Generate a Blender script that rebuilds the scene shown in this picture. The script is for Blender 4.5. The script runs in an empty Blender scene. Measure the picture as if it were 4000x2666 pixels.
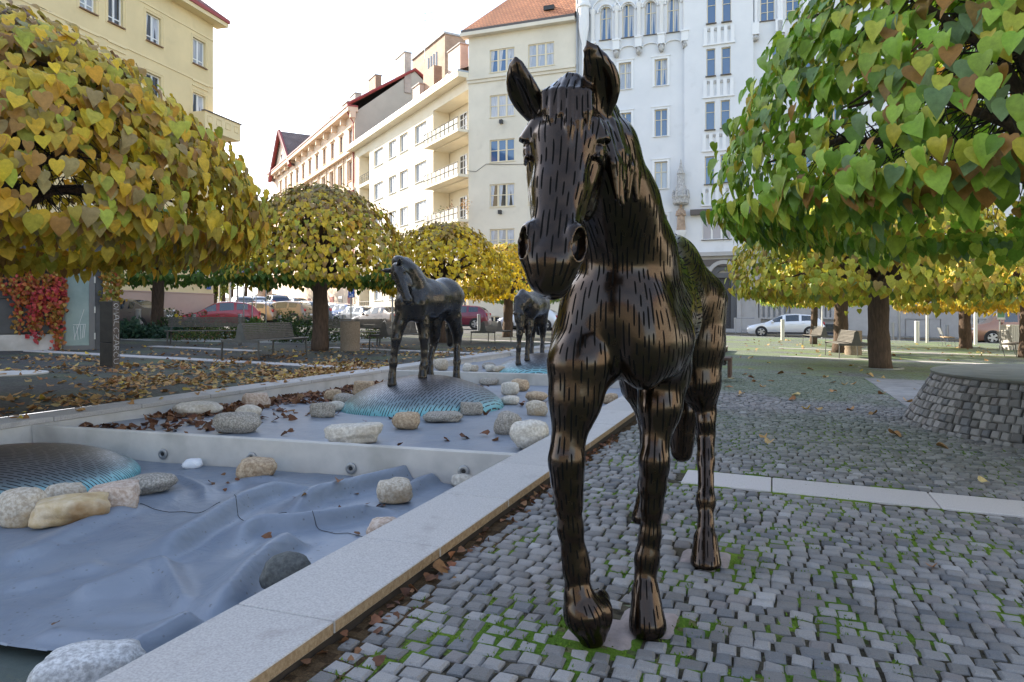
import bpy, math, random, bmesh
import numpy as np
from mathutils import Vector, Matrix, noise as mnoise
from mathutils.bvhtree import BVHTree

random.seed(7)
RNG = np.random.default_rng(7)
SC = bpy.context.scene
COL = SC.collection
D = bpy.data
PI = math.pi

# ------------------------------------------------------------------ camera, sky, sun, exposure
CAM_H = 1.22
FPX = 2750.0                      # focal length in pixels of the 4000 px wide photograph
HOR = 1228.0                      # row of the horizon
cam = D.cameras.new('camera')
cam.sensor_width = 36.0
cam.lens = 36.0 * FPX / 4000.0
cam.shift_y = (HOR - 1333.0) / 4000.0
cam.clip_start = 0.05
cam.clip_end = 2000.0
cam_o = D.objects.new('camera', cam)
COL.objects.link(cam_o)
cam_o.location = (0, 0, CAM_H)
cam_o.rotation_euler = (PI / 2, 0, 0)
SC.camera = cam_o

SUN_AZ = Vector((-0.80, 0.60, 0)).normalized()     # towards the sun, on the ground
SUN_EL = math.radians(27.0)
SUN_DIR = (SUN_AZ * math.cos(SUN_EL) + Vector((0, 0, math.sin(SUN_EL)))).normalized()
world = D.worlds.new('World')
SC.world = world
world.use_nodes = True
wn, wl = world.node_tree.nodes, world.node_tree.links
wn.clear()
w_out = wn.new('ShaderNodeOutputWorld')
w_bg = wn.new('ShaderNodeBackground')
w_sky = wn.new('ShaderNodeTexSky')
w_sky.sky_type = 'NISHITA'
w_sky.sun_disc = False
w_sky.sun_elevation = SUN_EL
w_sky.sun_rotation = math.atan2(SUN_AZ.x, SUN_AZ.y)
w_sky.air_density = 1.0
w_sky.dust_density = 0.8
w_sky.ozone_density = 1.0
w_bg.inputs['Strength'].default_value = 0.15
# thin white cloud over the blue
w_tc = wn.new('ShaderNodeTexCoord')
w_map = wn.new('ShaderNodeMapping')
w_map.inputs['Scale'].default_value = (1.0, 1.0, 2.6)
w_noise = wn.new('ShaderNodeTexNoise')
w_noise.inputs['Scale'].default_value = 1.7
w_noise.inputs['Detail'].default_value = 6
w_noise.inputs['Roughness'].default_value = 0.55
w_ramp = wn.new('ShaderNodeValToRGB')
w_ramp.color_ramp.elements[0].position = 0.36
w_ramp.color_ramp.elements[0].color = (0.04, 0.04, 0.04, 1)
w_ramp.color_ramp.elements[1].position = 0.62
w_ramp.color_ramp.elements[1].color = (0.8, 0.8, 0.8, 1)
w_mix = wn.new('ShaderNodeMixRGB')
w_mix.inputs['Color2'].default_value = (8.6, 8.8, 9.2, 1)
wl.new(w_tc.outputs['Generated'], w_map.inputs['Vector'])
wl.new(w_map.outputs['Vector'], w_noise.inputs['Vector'])
wl.new(w_noise.outputs['Fac'], w_ramp.inputs['Fac'])
# a bright veil spreads round the sun and thins out away from it
w_dot = wn.new('ShaderNodeVectorMath'); w_dot.operation = 'DOT_PRODUCT'
w_dot.inputs[1].default_value = SUN_AZ
wl.new(w_tc.outputs['Generated'], w_dot.inputs[0])
w_veil = wn.new('ShaderNodeMapRange')
w_veil.interpolation_type = 'SMOOTHSTEP'
w_veil.inputs['From Min'].default_value = 0.60
w_veil.inputs['From Max'].default_value = 0.90
w_veil.inputs['To Max'].default_value = 0.85
wl.new(w_dot.outputs['Value'], w_veil.inputs['Value'])
w_max = wn.new('ShaderNodeMath'); w_max.operation = 'MAXIMUM'
w_soft = wn.new('ShaderNodeMath'); w_soft.operation = 'MULTIPLY'; w_soft.inputs[1].default_value = 0.22
wl.new(w_ramp.outputs['Color'], w_soft.inputs[0])
wl.new(w_soft.outputs['Value'], w_max.inputs[0])
wl.new(w_veil.outputs['Result'], w_max.inputs[1])
wl.new(w_max.outputs['Value'], w_mix.inputs['Fac'])
wl.new(w_sky.outputs['Color'], w_mix.inputs['Color1'])
wl.new(w_mix.outputs['Color'], w_bg.inputs['Color'])
wl.new(w_bg.outputs['Background'], w_out.inputs['Surface'])

sun = D.lights.new('sun', 'SUN')
sun.energy = 5.0
sun.angle = math.radians(0.5)
sun.color = (1.0, 0.90, 0.74)
sun_o = D.objects.new('sun', sun)
COL.objects.link(sun_o)
sun_o.rotation_euler = (-SUN_DIR).to_track_quat('-Z', 'Y').to_euler()
sun_o.location = SUN_DIR * 100

SC.view_settings.view_transform = 'Standard'
SC.view_settings.look = 'None'
SC.view_settings.gamma = 1
SC.view_settings.use_curve_mapping = False
SC.view_settings.exposure = 1.5
SC.cycles.max_bounces = 6
SC.cycles.diffuse_bounces = 3
SC.cycles.glossy_bounces = 3
SC.cycles.transmission_bounces = 4
SC.cycles.transparent_max_bounces = 6

# ------------------------------------------------------------------ measuring helpers
UU = Vector((0.348, 0.9375, 0.0)).normalized()       # along the pool, away from the camera
VV = Vector((UU.y, -UU.x, 0.0))                      # across the pool, to the right

def ground_z(x, y):
 z = -0.019 * x + 0.003 * y
 s = (x + 6.0) * -0.5 + (y - 52.0) * 0.866
 if x < 2.0 and s > 0:
  z += min(0.035 * s, 3.0) * min(1.0, (2.0 - x) / 8.0)
 return z

def st(s, t, z=0.0):
 p = UU * s + VV * t
 return Vector((p.x, p.y, z))

def to_st(p):
 return p.x * UU.x + p.y * UU.y, p.x * VV.x + p.y * VV.y

def at_depth(px, py, d):
 return Vector(((px - 2000.0) / FPX * d, d, CAM_H + (HOR - py) / FPX * d))

def at_z(px, py, z):
 return at_depth(px, py, (z - CAM_H) * FPX / (HOR - py))

def at_ground(px, py):
 z = 0.0
 for _ in range(30):
  p = at_z(px, py, z)
  z = ground_z(p.x, p.y)
 return Vector((p.x, p.y, z))

def on_ground(px, d):
 x = (px - 2000.0) / FPX * d
 return Vector((x, d, ground_z(x, d)))

# ------------------------------------------------------------------ object helpers
def tag(o, label=None, cat=None, group=None, kind=None):
 if label: o['label'] = label
 if cat: o['category'] = cat
 if group: o['group'] = group
 if kind: o['kind'] = kind
 return o

def empty(name, loc=(0, 0, 0), rz=0.0, label=None, cat=None, group=None):
 o = D.objects.new(name, None)
 COL.objects.link(o)
 o.location = loc
 o.rotation_euler = (0, 0, rz)
 o.empty_display_size = 0.2
 return tag(o, label, cat, group)

def children(o):
 return [c for c in COL.objects if c.parent is o] if False else list(o.children)

def copy_tree(o, parent=None):
 c = o.copy()
 COL.objects.link(c)
 c.parent = parent
 for ch in list(o.children):
  copy_tree(ch, c)
 return c

def link_mesh(name, me, parent=None, mats=(), smooth=False):
 for m in mats:
  me.materials.append(m)
 if smooth:
  me.polygons.foreach_set('use_smooth', np.ones(len(me.polygons), dtype=bool))
 o = D.objects.new(name, me)
 COL.objects.link(o)
 if parent is not None:
  o.parent = parent
 return o

def np_mesh(name, V, F, mi=None):
 V = np.asarray(V, dtype=np.float32)
 F = np.asarray(F, dtype=np.int32)
 me = D.meshes.new(name)
 n = F.shape[1]
 me.vertices.add(len(V))
 me.vertices.foreach_set('co', V.ravel())
 me.loops.add(F.size)
 me.loops.foreach_set('vertex_index', F.ravel())
 me.polygons.add(len(F))
 me.polygons.foreach_set('loop_start', np.arange(0, F.size, n, dtype=np.int32))
 if mi is not None:
  me.polygons.foreach_set('material_index', np.asarray(mi, dtype=np.int32))
 me.update(calc_edges=True)
 return me

def face_colors(me, cols, name='col'):
 a = me.attributes.new(name, 'FLOAT_COLOR', 'FACE')
 c = np.ones((len(me.polygons), 4), dtype=np.float32)
 c[:, :3] = cols
 a.data.foreach_set('color', c.ravel())

class MB:
 def __init__(self):
  self.v, self.f, self.m = [], [], []
 def add(self, verts, faces, mi=0):
  b = len(self.v)
  self.v.extend([tuple(p) for p in verts])
  self.f.extend([tuple(i + b for i in f) for f in faces])
  self.m.extend([mi] * len(faces))
  return self
 def quad(self, a, b, c, d, mi=0):
  return self.add([a, b, c, d], [(0, 1, 2, 3)], mi)
 def box(self, lo, hi, mi=0, mat=None):
  x0, y0, z0 = lo
  x1, y1, z1 = hi
  vs = [(x0, y0, z0), (x1, y0, z0), (x1, y1, z0), (x0, y1, z0), (x0, y0, z1), (x1, y0, z1), (x1, y1, z1), (x0, y1, z1)]
  if mat is not None:
   vs = [mat @ Vector(p) for p in vs]
  return self.add(vs, [(3, 2, 1, 0), (4, 5, 6, 7), (0, 1, 5, 4), (1, 2, 6, 5), (2, 3, 7, 6), (3, 0, 4, 7)], mi)
 def bbox(self, lo, hi, b=0.01, mi=0, mat=None):
  bm = bmesh.new()
  bmesh.ops.create_cube(bm, size=1.0)
  for v in bm.verts:
   v.co = Vector([lo[i] + (v.co[i] + 0.5) * (hi[i] - lo[i]) for i in range(3)])
  bmesh.ops.bevel(bm, geom=list(bm.edges), offset=b, segments=1, affect='EDGES')
  if mat is not None:
   bm.transform(mat)
  bm.verts.index_update()
  self.add([v.co[:] for v in bm.verts], [[v.index for v in f.verts] for f in bm.faces], mi)
  bm.free()
  return self
 def prism(self, poly, h, mi=0, mat=None):
  n = len(poly)
  vs = [(p[0], p[1], 0) for p in poly] + [(p[0], p[1], h) for p in poly]
  if mat is not None:
   vs = [mat @ Vector(p) for p in vs]
  fs = [tuple(range(n - 1, -1, -1)), tuple(range(n, 2 * n))] + [(i, (i + 1) % n, (i + 1) % n + n, i + n) for i in range(n)]
  return self.add(vs, fs, mi)
 def tube(self, path, r, n=8, mi=0, cap=True):
  path = [Vector(p) for p in path]
  rs = r if isinstance(r, (list, tuple)) else [r] * len(path)
  vs, fs = [], []
  up = Vector((0.13, 0.07, 1)).normalized()
  prev = None
  for i, p in enumerate(path):
   d = (path[min(i + 1, len(path) - 1)] - path[max(i - 1, 0)]).normalized()
   a = d.cross(up) if prev is None else prev - d * prev.dot(d)
   if a.length < 1e-4:
    a = d.cross(Vector((1, 0, 0)))
   a.normalize()
   prev = a
   b = d.cross(a)
   for k in range(n):
    t = 2 * PI * k / n
    vs.append(p + (a * math.cos(t) + b * math.sin(t)) * rs[i])
  for i in range(len(path) - 1):
   for k in range(n):
    k2 = (k + 1) % n
    fs.append((i * n + k, i * n + k2, (i + 1) * n + k2, (i + 1) * n + k))
  if cap:
   fs.append(tuple(range(n - 1, -1, -1)))
   fs.append(tuple(range((len(path) - 1) * n, len(path) * n)))
  return self.add(vs, fs, mi)
 def lathe(self, prof, n=16, mi=0, c=(0, 0, 0), mat=None):
  vs, fs = [], []
  for r, z in prof:
   for k in range(n):
    t = 2 * PI * k / n
    vs.append(Vector((c[0] + r * math.cos(t), c[1] + r * math.sin(t), c[2] + z)))
  if mat is not None:
   vs = [mat @ p for p in vs]
  for i in range(len(prof) - 1):
   for k in range(n):
    k2 = (k + 1) % n
    fs.append((i * n + k, i * n + k2, (i + 1) * n + k2, (i + 1) * n + k))
  fs.append(tuple(range(n - 1, -1, -1)))
  fs.append(tuple(range((len(prof) - 1) * n, len(prof) * n)))
  return self.add(vs, fs, mi)
 def mesh(self, name, mats, off=None):
  me = D.meshes.new(name)
  v = self.v
  if off is not None:
   v = [(p[0] - off[0], p[1] - off[1], p[2] - off[2]) for p in v]
  me.from_pydata(v, [], self.f)
  for m in (mats if isinstance(mats, (list, tuple)) else [mats]):
   me.materials.append(m)
  me.polygons.foreach_set('material_index', self.m)
  return me
 def build(self, name, mats, parent=None, off=None, smooth=False, auto=None):
  me = self.mesh(name, mats, off)
  if smooth or auto:
   me.polygons.foreach_set('use_smooth', [True] * len(me.polygons))
   if auto:
    me.set_sharp_from_angle(angle=math.radians(auto))
  me.update()
  o = D.objects.new(name, me)
  COL.objects.link(o)
  if parent is not None:
   o.parent = parent
  return o

# ------------------------------------------------------------------ materials
def nodes_of(name):
 m = D.materials.new(name)
 m.use_nodes = True
 nt = m.node_tree
 b = nt.nodes['Principled BSDF']
 return m, nt, b

def rgba(c):
 return (c[0], c[1], c[2], 1.0)

def mat(name, col, rough=0.7, metal=0.0, col2=None, nscale=6.0, lo=0.35, hi=0.65, detail=5.0, bump=0.0, bscale=None,
  bdist=0.01, spec=0.5, coat=0.0, rand=0.0, stretch=None, third=None, local=False):
 m, nt, b = nodes_of(name)
 N, Lk = nt.nodes, nt.links
 b.inputs['Base Color'].default_value = rgba(col)
 b.inputs['Roughness'].default_value = rough
 b.inputs['Metallic'].default_value = metal
 b.inputs['Specular IOR Level'].default_value = spec
 if coat:
  b.inputs['Coat Weight'].default_value = coat
  b.inputs['Coat Roughness'].default_value = 0.05
 vec = None
 if col2 is not None or bump:
  if local:
   g = N.new('ShaderNodeTexCoord')
   src = g.outputs['Object']
  else:
   g = N.new('ShaderNodeNewGeometry')
   src = g.outputs['Position']
  mp = N.new('ShaderNodeMapping')
  if stretch:
   mp.inputs['Scale'].default_value = stretch
  Lk.new(src, mp.inputs['Vector'])
  vec = mp.outputs['Vector']
 colout = None
 if col2 is not None:
  n1 = N.new('ShaderNodeTexNoise')
  n1.inputs['Scale'].default_value = nscale
  n1.inputs['Detail'].default_value = detail
  n1.inputs['Roughness'].default_value = 0.62
  Lk.new(vec, n1.inputs['Vector'])
  r = N.new('ShaderNodeValToRGB')
  r.color_ramp.elements[0].position = lo
  r.color_ramp.elements[0].color = rgba(col)
  r.color_ramp.elements[1].position = hi
  r.color_ramp.elements[1].color = rgba(col2)
  Lk.new(n1.outputs['Fac'], r.inputs['Fac'])
  colout = r.outputs['Color']
  if third is not None:        # (colour, scale, lo, hi)
   n2 = N.new('ShaderNodeTexNoise')
   n2.inputs['Scale'].default_value = third[1]
   n2.inputs['Detail'].default_value = 4
   Lk.new(vec, n2.inputs['Vector'])
   mr = N.new('ShaderNodeMapRange')
   mr.inputs['From Min'].default_value = third[2]
   mr.inputs['From Max'].default_value = third[3]
   Lk.new(n2.outputs['Fac'], mr.inputs['Value'])
   mx = N.new('ShaderNodeMixRGB')
   mx.inputs['Color2'].default_value = rgba(third[0])
   Lk.new(mr.outputs['Result'], mx.inputs['Fac'])
   Lk.new(colout, mx.inputs['Color1'])
   colout = mx.outputs['Color']
 if rand:
  oi = N.new('ShaderNodeObjectInfo')
  hs = N.new('ShaderNodeHueSaturation')
  mr = N.new('ShaderNodeMapRange')
  mr.inputs['To Min'].default_value = 1 - rand
  mr.inputs['To Max'].default_value = 1 + rand
  Lk.new(oi.outputs['Random'], mr.inputs['Value'])
  Lk.new(mr.outputs['Result'], hs.inputs['Value'])
  hs.inputs['Color'].default_value = rgba(col)
  if colout is not None:
   Lk.new(colout, hs.inputs['Color'])
  colout = hs.outputs['Color']
 if colout is not None:
  Lk.new(colout, b.inputs['Base Color'])
 if bump:
  n3 = N.new('ShaderNodeTexNoise')
  n3.inputs['Scale'].default_value = bscale or nscale * 4
  n3.inputs['Detail'].default_value = 6
  n3.inputs['Roughness'].default_value = 0.65
  Lk.new(vec, n3.inputs['Vector'])
  bp = N.new('ShaderNodeBump')
  bp.inputs['Strength'].default_value = bump
  bp.inputs['Distance'].default_value = bdist
  Lk.new(n3.outputs['Fac'], bp.inputs['Height'])
  Lk.new(bp.outputs['Normal'], b.inputs['Normal'])
 return m

def attr_mat(name, rough=0.6, attr='col', transl=0.0, bump=0.0, bscale=40, spec=0.4, nvar=0.0, nscale=20):
 m, nt, b = nodes_of(name)
 N, Lk = nt.nodes, nt.links
 a = N.new('ShaderNodeAttribute')
 a.attribute_name = attr
 c = a.outputs['Color']
 g = N.new('ShaderNodeNewGeometry')
 if nvar:
  n1 = N.new('ShaderNodeTexNoise')
  n1.inputs['Scale'].default_value = nscale
  n1.inputs['Detail'].default_value = 5
  n1.inputs['Roughness'].default_value = 0.7
  Lk.new(g.outputs['Position'], n1.inputs['Vector'])
  mr = N.new('ShaderNodeMapRange')
  mr.inputs['From Min'].default_value = 0.3
  mr.inputs['From Max'].default_value = 0.7
  mr.inputs['To Min'].default_value = 1 - nvar
  mr.inputs['To Max'].default_value = 1 + nvar
  Lk.new(n1.outputs['Fac'], mr.inputs['Value'])
  hs = N.new('ShaderNodeHueSaturation')
  Lk.new(mr.outputs['Result'], hs.inputs['Value'])
  Lk.new(c, hs.inputs['Color'])
  c = hs.outputs['Color']
 Lk.new(c, b.inputs['Base Color'])
 b.inputs['Roughness'].default_value = rough
 b.inputs['Specular IOR Level'].default_value = spec
 if bump:
  n3 = N.new('ShaderNodeTexNoise')
  n3.inputs['Scale'].default_value = bscale
  n3.inputs['Detail'].default_value = 5
  Lk.new(g.outputs['Position'], n3.inputs['Vector'])
  bp = N.new('ShaderNodeBump')
  bp.inputs['Strength'].default_value = bump
  bp.inputs['Distance'].default_value = 0.01
  Lk.new(n3.outputs['Fac'], bp.inputs['Height'])
  Lk.new(bp.outputs['Normal'], b.inputs['Normal'])
 if transl:
  tr = N.new('ShaderNodeBsdfTranslucent')
  Lk.new(c, tr.inputs['Color'])
  mx = N.new('ShaderNodeMixShader')
  mx.inputs['Fac'].default_value = transl
  Lk.new(b.outputs['BSDF'], mx.inputs[1])
  Lk.new(tr.outputs['BSDF'], mx.inputs[2])
  Lk.new(mx.outputs['Shader'], N['Material Output'].inputs['Surface'])
 return m

MT = {}
MT['steel'] = mat('galvanised_steel', (0.30, 0.31, 0.32), 0.45, 0.7)
MT['dark_steel'] = mat('dark_painted_steel', (0.045, 0.045, 0.047), 0.5, 0.3)
MT['black'] = mat('black_rubber', (0.012, 0.012, 0.013), 0.7)
MT['granite_slab'] = mat('pale_granite_slab', (0.36, 0.34, 0.33), 0.75, col2=(0.50, 0.47, 0.46), nscale=160, lo=0.3, hi=0.7, bump=0.25, bscale=240, bdist=0.003, rand=0.08)
MT['concrete'] = mat('pale_concrete', (0.42, 0.41, 0.39), 0.8, col2=(0.56, 0.54, 0.51), nscale=3.0, lo=0.3, hi=0.7, bump=0.15, bscale=60, bdist=0.004, third=((0.25, 0.24, 0.21), 1.3, 0.52, 0.8))

# ================================================================== GROUND
POOL_S0, POOL_S1 = -6.0, 26.0
T_IN_R, T_OUT_R = -1.94, -1.50
T_IN_L, T_OUT_L = -7.22, -7.68
FLOOR1, FLOOR2A, FLOOR2B, FLOOR3 = -0.215, -0.035, -0.13, -0.02

def vnoise(x, y, z=0.0, sc=1.0, oct=3):
 return mnoise.fractal((x * sc, y * sc, z), 0.6, 2.0, oct)

def ground_material(name, base, base2, green, joint, cell, green_lo, green_hi, bump=0.35, far_soft=False):
 m, nt, b = nodes_of(name)
 N, Lk = nt.nodes, nt.links
 g = N.new('ShaderNodeNewGeometry')
 mp = N.new('ShaderNodeMapping')
 mp.inputs['Rotation'].default_value = (0, 0, math.atan2(UU.x, UU.y))
 Lk.new(g.outputs['Position'], mp.inputs['Vector'])
 vo = N.new('ShaderNodeTexVoronoi')
 vo.inputs['Scale'].default_value = 1.0 / cell
 vo.inputs['Randomness'].default_value = 0.75
 Lk.new(mp.outputs['Vector'], vo.inputs['Vector'])
 ve = N.new('ShaderNodeTexVoronoi')
 ve.feature = 'DISTANCE_TO_EDGE'
 ve.inputs['Scale'].default_value = 1.0 / cell
 ve.inputs['Randomness'].default_value = 0.75
 Lk.new(mp.outputs['Vector'], ve.inputs['Vector'])
 sep = N.new('ShaderNodeSeparateColor')
 Lk.new(vo.outputs['Color'], sep.inputs['Color'])
 c1 = N.new('ShaderNodeMixRGB')
 c1.inputs['Color1'].default_value = rgba(base)
 c1.inputs['Color2'].default_value = rgba(base2)
 Lk.new(sep.outputs['Red'], c1.inputs['Fac'])
 j = N.new('ShaderNodeMapRange')
 j.inputs['From Min'].default_value = 0.02
 j.inputs['From Max'].default_value = 0.14
 Lk.new(ve.outputs['Distance'], j.inputs['Value'])
 c2 = N.new('ShaderNodeMixRGB')
 c2.inputs['Color1'].default_value = rgba(joint)
 Lk.new(j.outputs['Result'], c2.inputs['Fac'])
 Lk.new(c1.outputs['Color'], c2.inputs['Color2'])
 n1 = N.new('ShaderNodeTexNoise')
 n1.inputs['Scale'].default_value = 0.55
 n1.inputs['Detail'].default_value = 7
 n1.inputs['Roughness'].default_value = 0.62
 Lk.new(g.outputs['Position'], n1.inputs['Vector'])
 mr = N.new('ShaderNodeMapRange')
 mr.inputs['From Min'].default_value = green_lo
 mr.inputs['From Max'].default_value = green_hi
 mr.inputs['To Max'].default_value = 0.85
 Lk.new(n1.outputs['Fac'], mr.inputs['Value'])
 c3 = N.new('ShaderNodeMixRGB')
 c3.inputs['Color2'].default_value = rgba(green)
 Lk.new(mr.outputs['Result'], c3.inputs['Fac'])
 Lk.new(c2.outputs['Color'], c3.inputs['Color1'])
 n2 = N.new('ShaderNodeTexNoise')
 n2.inputs['Scale'].default_value = 30
 n2.inputs['Detail'].default_value = 6
 Lk.new(g.outputs['Position'], n2.inputs['Vector'])
 mr2 = N.new('ShaderNodeMapRange')
 mr2.inputs['From Min'].default_value = 0.3
 mr2.inputs['From Max'].default_value = 0.7
 mr2.inputs['To Min'].default_value = 0.7
 mr2.inputs['To Max'].default_value = 1.25
 Lk.new(n2.outputs['Fac'], mr2.inputs['Value'])
 hs = N.new('ShaderNodeHueSaturation')
 Lk.new(mr2.outputs['Result'], hs.inputs['Value'])
 Lk.new(c3.outputs['Color'], hs.inputs['Color'])
 Lk.new(hs.outputs['Color'], b.inputs['Base Color'])
 b.inputs['Roughness'].default_value = 0.85
 bp = N.new('ShaderNodeBump')
 bp.inputs['Strength'].default_value = bump
 bp.inputs['Distance'].default_value = 0.02
 Lk.new(j.outputs['Result'], bp.inputs['Height'])
 Lk.new(bp.outputs['Normal'], b.inputs['Normal'])
 return m

MT['plaza'] = ground_material('plaza_mosaic', (0.115, 0.125, 0.135), (0.22, 0.23, 0.235), (0.135, 0.19, 0.06), (0.05, 0.052, 0.04), 0.085, 0.36, 0.62)
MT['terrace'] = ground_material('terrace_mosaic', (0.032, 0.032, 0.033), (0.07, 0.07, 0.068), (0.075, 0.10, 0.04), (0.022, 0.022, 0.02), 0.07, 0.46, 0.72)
MT['asphalt'] = mat('asphalt', (0.055, 0.055, 0.057), 0.9, col2=(0.085, 0.083, 0.08), nscale=1.2, bump=0.2, bscale=120, bdist=0.006)
MT['pavement'] = ground_material('pavement_mosaic', (0.17, 0.17, 0.165), (0.28, 0.28, 0.27), (0.2, 0.21, 0.13), (0.1, 0.1, 0.09), 0.08, 0.55, 0.85)

def axis_lines(lo, hi, step, extra, far_lo, far_hi):
 L = list(np.arange(lo, hi + 1e-6, step)) + list(extra)
 x = lo
 k = step
 while x > far_lo:
  k *= 1.35
  x -= k
  L.append(max(x, far_lo))
 x, k = hi, step
 while x < far_hi:
  k *= 1.35
  x += k
  L.append(min(x, far_hi))
 L = sorted(set(round(float(v), 4) for v in L))
 out = [L[0]]
 for v in L[1:]:
  if v - out[-1] > 1e-3:
   out.append(v)
 return out

STREET_S0, STREET_S1, FACADE_S = 45.5, 51.6, 55.5
s_lines = axis_lines(-8, 60, 1.0, [POOL_S1, STREET_S0, STREET_S1, 26.0], -120, 420)
t_lines = axis_lines(-34, 34, 1.0, [T_OUT_R, T_OUT_L, -19.5, -33.5], -300, 300)

def ground_zone(s, t):
 if POOL_S0 < s < POOL_S1 and T_OUT_L < t < T_OUT_R:
  return None
 if STREET_S0 < s < STREET_S1 and t > -14:
  return 'road'
 if s >= STREET_S1 and t > -14:
  return 'pavement'
 if t < -24 and s > 27 or t <= -14 and s > 36:
  return 'road'
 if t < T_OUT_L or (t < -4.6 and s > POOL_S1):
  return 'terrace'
 return 'plaza'

zones = {}
for i in range(len(s_lines) - 1):
 for j in range(len(t_lines) - 1):
  z = ground_zone((s_lines[i] + s_lines[i + 1]) / 2, (t_lines[j] + t_lines[j + 1]) / 2)
  if z:
   zones.setdefault(z, []).append((i, j))
ZLIFT = {'plaza': 0.0, 'terrace': 0.0, 'road': -0.06, 'pavement': 0.05}
for zn, cells in zones.items():
 idx, vs, fs = {}, [], []
 def vid(i, j):
  k = (i, j)
  if k not in idx:
   p = st(s_lines[i], t_lines[j])
   far = max(0.0, math.hypot(p.x, p.y) - 150)
   z = ground_z(max(-60, min(60, p.x)), min(140, p.y)) + ZLIFT[zn]
   idx[k] = len(vs)
   vs.append((p.x, p.y, z))
  return idx[k]
 for i, j in cells:
  fs.append((vid(i, j), vid(i, j + 1), vid(i + 1, j + 1), vid(i + 1, j)))
 me = np_mesh(zn, vs, fs)
 me.flip_normals() if me.polygons[0].normal.z < 0 else None
 o = link_mesh(zn, me, None, [MT['asphalt' if zn == 'road' else zn]])
 tag(o, kind='structure')

# kerb along the street on the square's side
kb = MB()
for k in range(60):
 t0, t1 = -13.9 + k * 1.0, -13.9 + k * 1.0 + 0.985
 a = [st(s, t) for s in (STREET_S0 - 0.16, STREET_S0) for t in (t0, t1)]
 zz = ground_z(a[0].x, a[0].y)
 vs = [(p.x, p.y, zz - 0.1) for p in (a[0], a[1], a[3], a[2])] + [(p.x, p.y, zz + 0.012) for p in (a[0], a[1], a[3], a[2])]
 kb.add(vs, [(3, 2, 1, 0), (4, 5, 6, 7), (0, 1, 5, 4), (1, 2, 6, 5), (2, 3, 7, 6), (3, 0, 4, 7)])
tag(kb.build('kerb', MT['granite_slab']), kind='structure')

# ------------------------------------------------------------------ stone bands let into the paving
def stone_slab(name, s0, s1, t0, t1, z0, z1, parent, m, tilt=None, bev=0.006):
 mb = MB()
 c = st((s0 + s1) / 2, (t0 + t1) / 2)
 a, b2 = (s1 - s0) / 2, (t1 - t0) / 2
 mtx = Matrix(((VV.x, UU.x, 0, 0), (VV.y, UU.y, 0, 0), (0, 0, 1, 0), (0, 0, 0, 1)))
 mb.bbox((-b2, -a, z0), (b2, a, z1), bev, 0, mtx)
 o = mb.build(name, m, parent)
 return o, c

def place_slab(o, c, z, parent):
 o.location = (c.x - parent.location.x, c.y - parent.location.y, z - parent.location.z)
 # follow the fall of the ground
 gx, gy = -0.019, 0.003
 o.rotation_euler = (math.atan(gy), -math.atan(gx), 0)

def paving_band(s0, t_lo, t_hi, width, label, lens):
 p0 = st(s0, (t_lo + t_hi) / 2)
 root = empty('paving_band', (p0.x, p0.y, ground_z(p0.x, p0.y)), 0, label, 'paving band', 'pale stone bands in the paving')
 t = t_lo
 k = 0
 while t < t_hi - 0.2:
  L = min(lens[k % len(lens)], t_hi - t)
  o, c = stone_slab('slab', s0, s0 + width, t + 0.004, t + L - 0.004, -0.05, 0.019, root, MT['granite_slab'])
  place_slab(o, c, ground_z(c.x, c.y), root)
  t += L
  k += 1
 return root

paving_band(5.19, -0.63, 7.5, 0.43, 'wide pale stone band running right from behind the bronze horse across the cobbles', [0.62, 1.02, 1.0, 1.05])
paving_band(23.0, 0.2, 16.0, 0.40, 'thin pale stone band in front of the slatted double bench and right trunk', [1.0, 1.05])
paving_band(29.2, 0.2, 18.0, 0.40, 'thin pale stone band on the far side of the slatted double bench at right', [1.0])
paving_band(12.25, -17.6, -7.75, 0.42, 'pale stone band half hidden by fallen leaves near the black graffiti post', [1.0, 1.1])
paving_band(15.6, -17.2, -13.4, 0.42, 'short pale stone band between the round tree grating and the graffiti post', [1.0])
paving_band(18.4, -12.9, -7.75, 0.40, 'pale stone band between the concrete bin and the middle bronze horse', [1.0])
paving_band(27.2, -12.0, -3.4, 0.40, 'pale stone band on the grass-green paving behind the farthest horse', [1.0])

# ------------------------------------------------------------------ pool: shell, copings, dams
pool = MB()
def wall_strip(t_a, t_b, s_a, s_b, zt, zb, n=1):
 pool.add([st(s_a, t_a, zb), st(s_b, t_a, zb), st(s_b, t_a, zt), st(s_a, t_a, zt), st(s_a, t_b, zb), st(s_b, t_b, zb), st(s_b, t_b, zt), st(s_a, t_b, zt)],
    [(0, 1, 2, 3), (7, 6, 5, 4), (3, 2, 6, 7), (1, 5, 6, 2), (0, 3, 7, 4)])
wall_strip(T_IN_R + 0.012, T_OUT_R - 0.14, POOL_S0, POOL_S1, 0.052, -0.5)
wall_strip(T_OUT_L - 0.06, T_IN_L - 0.012, POOL_S0, POOL_S1, 0.072, -0.5)
pool.add([st(POOL_S1 - .3, T_IN_L, -.5), st(POOL_S1 - .3, T_IN_R, -.5), st(POOL_S1 - .3, T_IN_R, .1), st(POOL_S1 - .3, T_IN_L, .1)], [(0, 1, 2, 3)])
o = pool.build('pool_wall', MT['concrete'])
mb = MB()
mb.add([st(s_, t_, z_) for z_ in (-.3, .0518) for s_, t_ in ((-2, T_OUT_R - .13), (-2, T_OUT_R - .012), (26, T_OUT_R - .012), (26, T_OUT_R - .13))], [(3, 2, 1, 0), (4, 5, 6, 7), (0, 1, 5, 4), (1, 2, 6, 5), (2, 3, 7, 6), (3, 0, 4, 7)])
tag(mb.build('gap_shade_strip', mat('gap_shade_dark', (.03, .022, .016), .95)), kind='structure')  # dark strip standing in for the shade under the coping overhang
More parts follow.
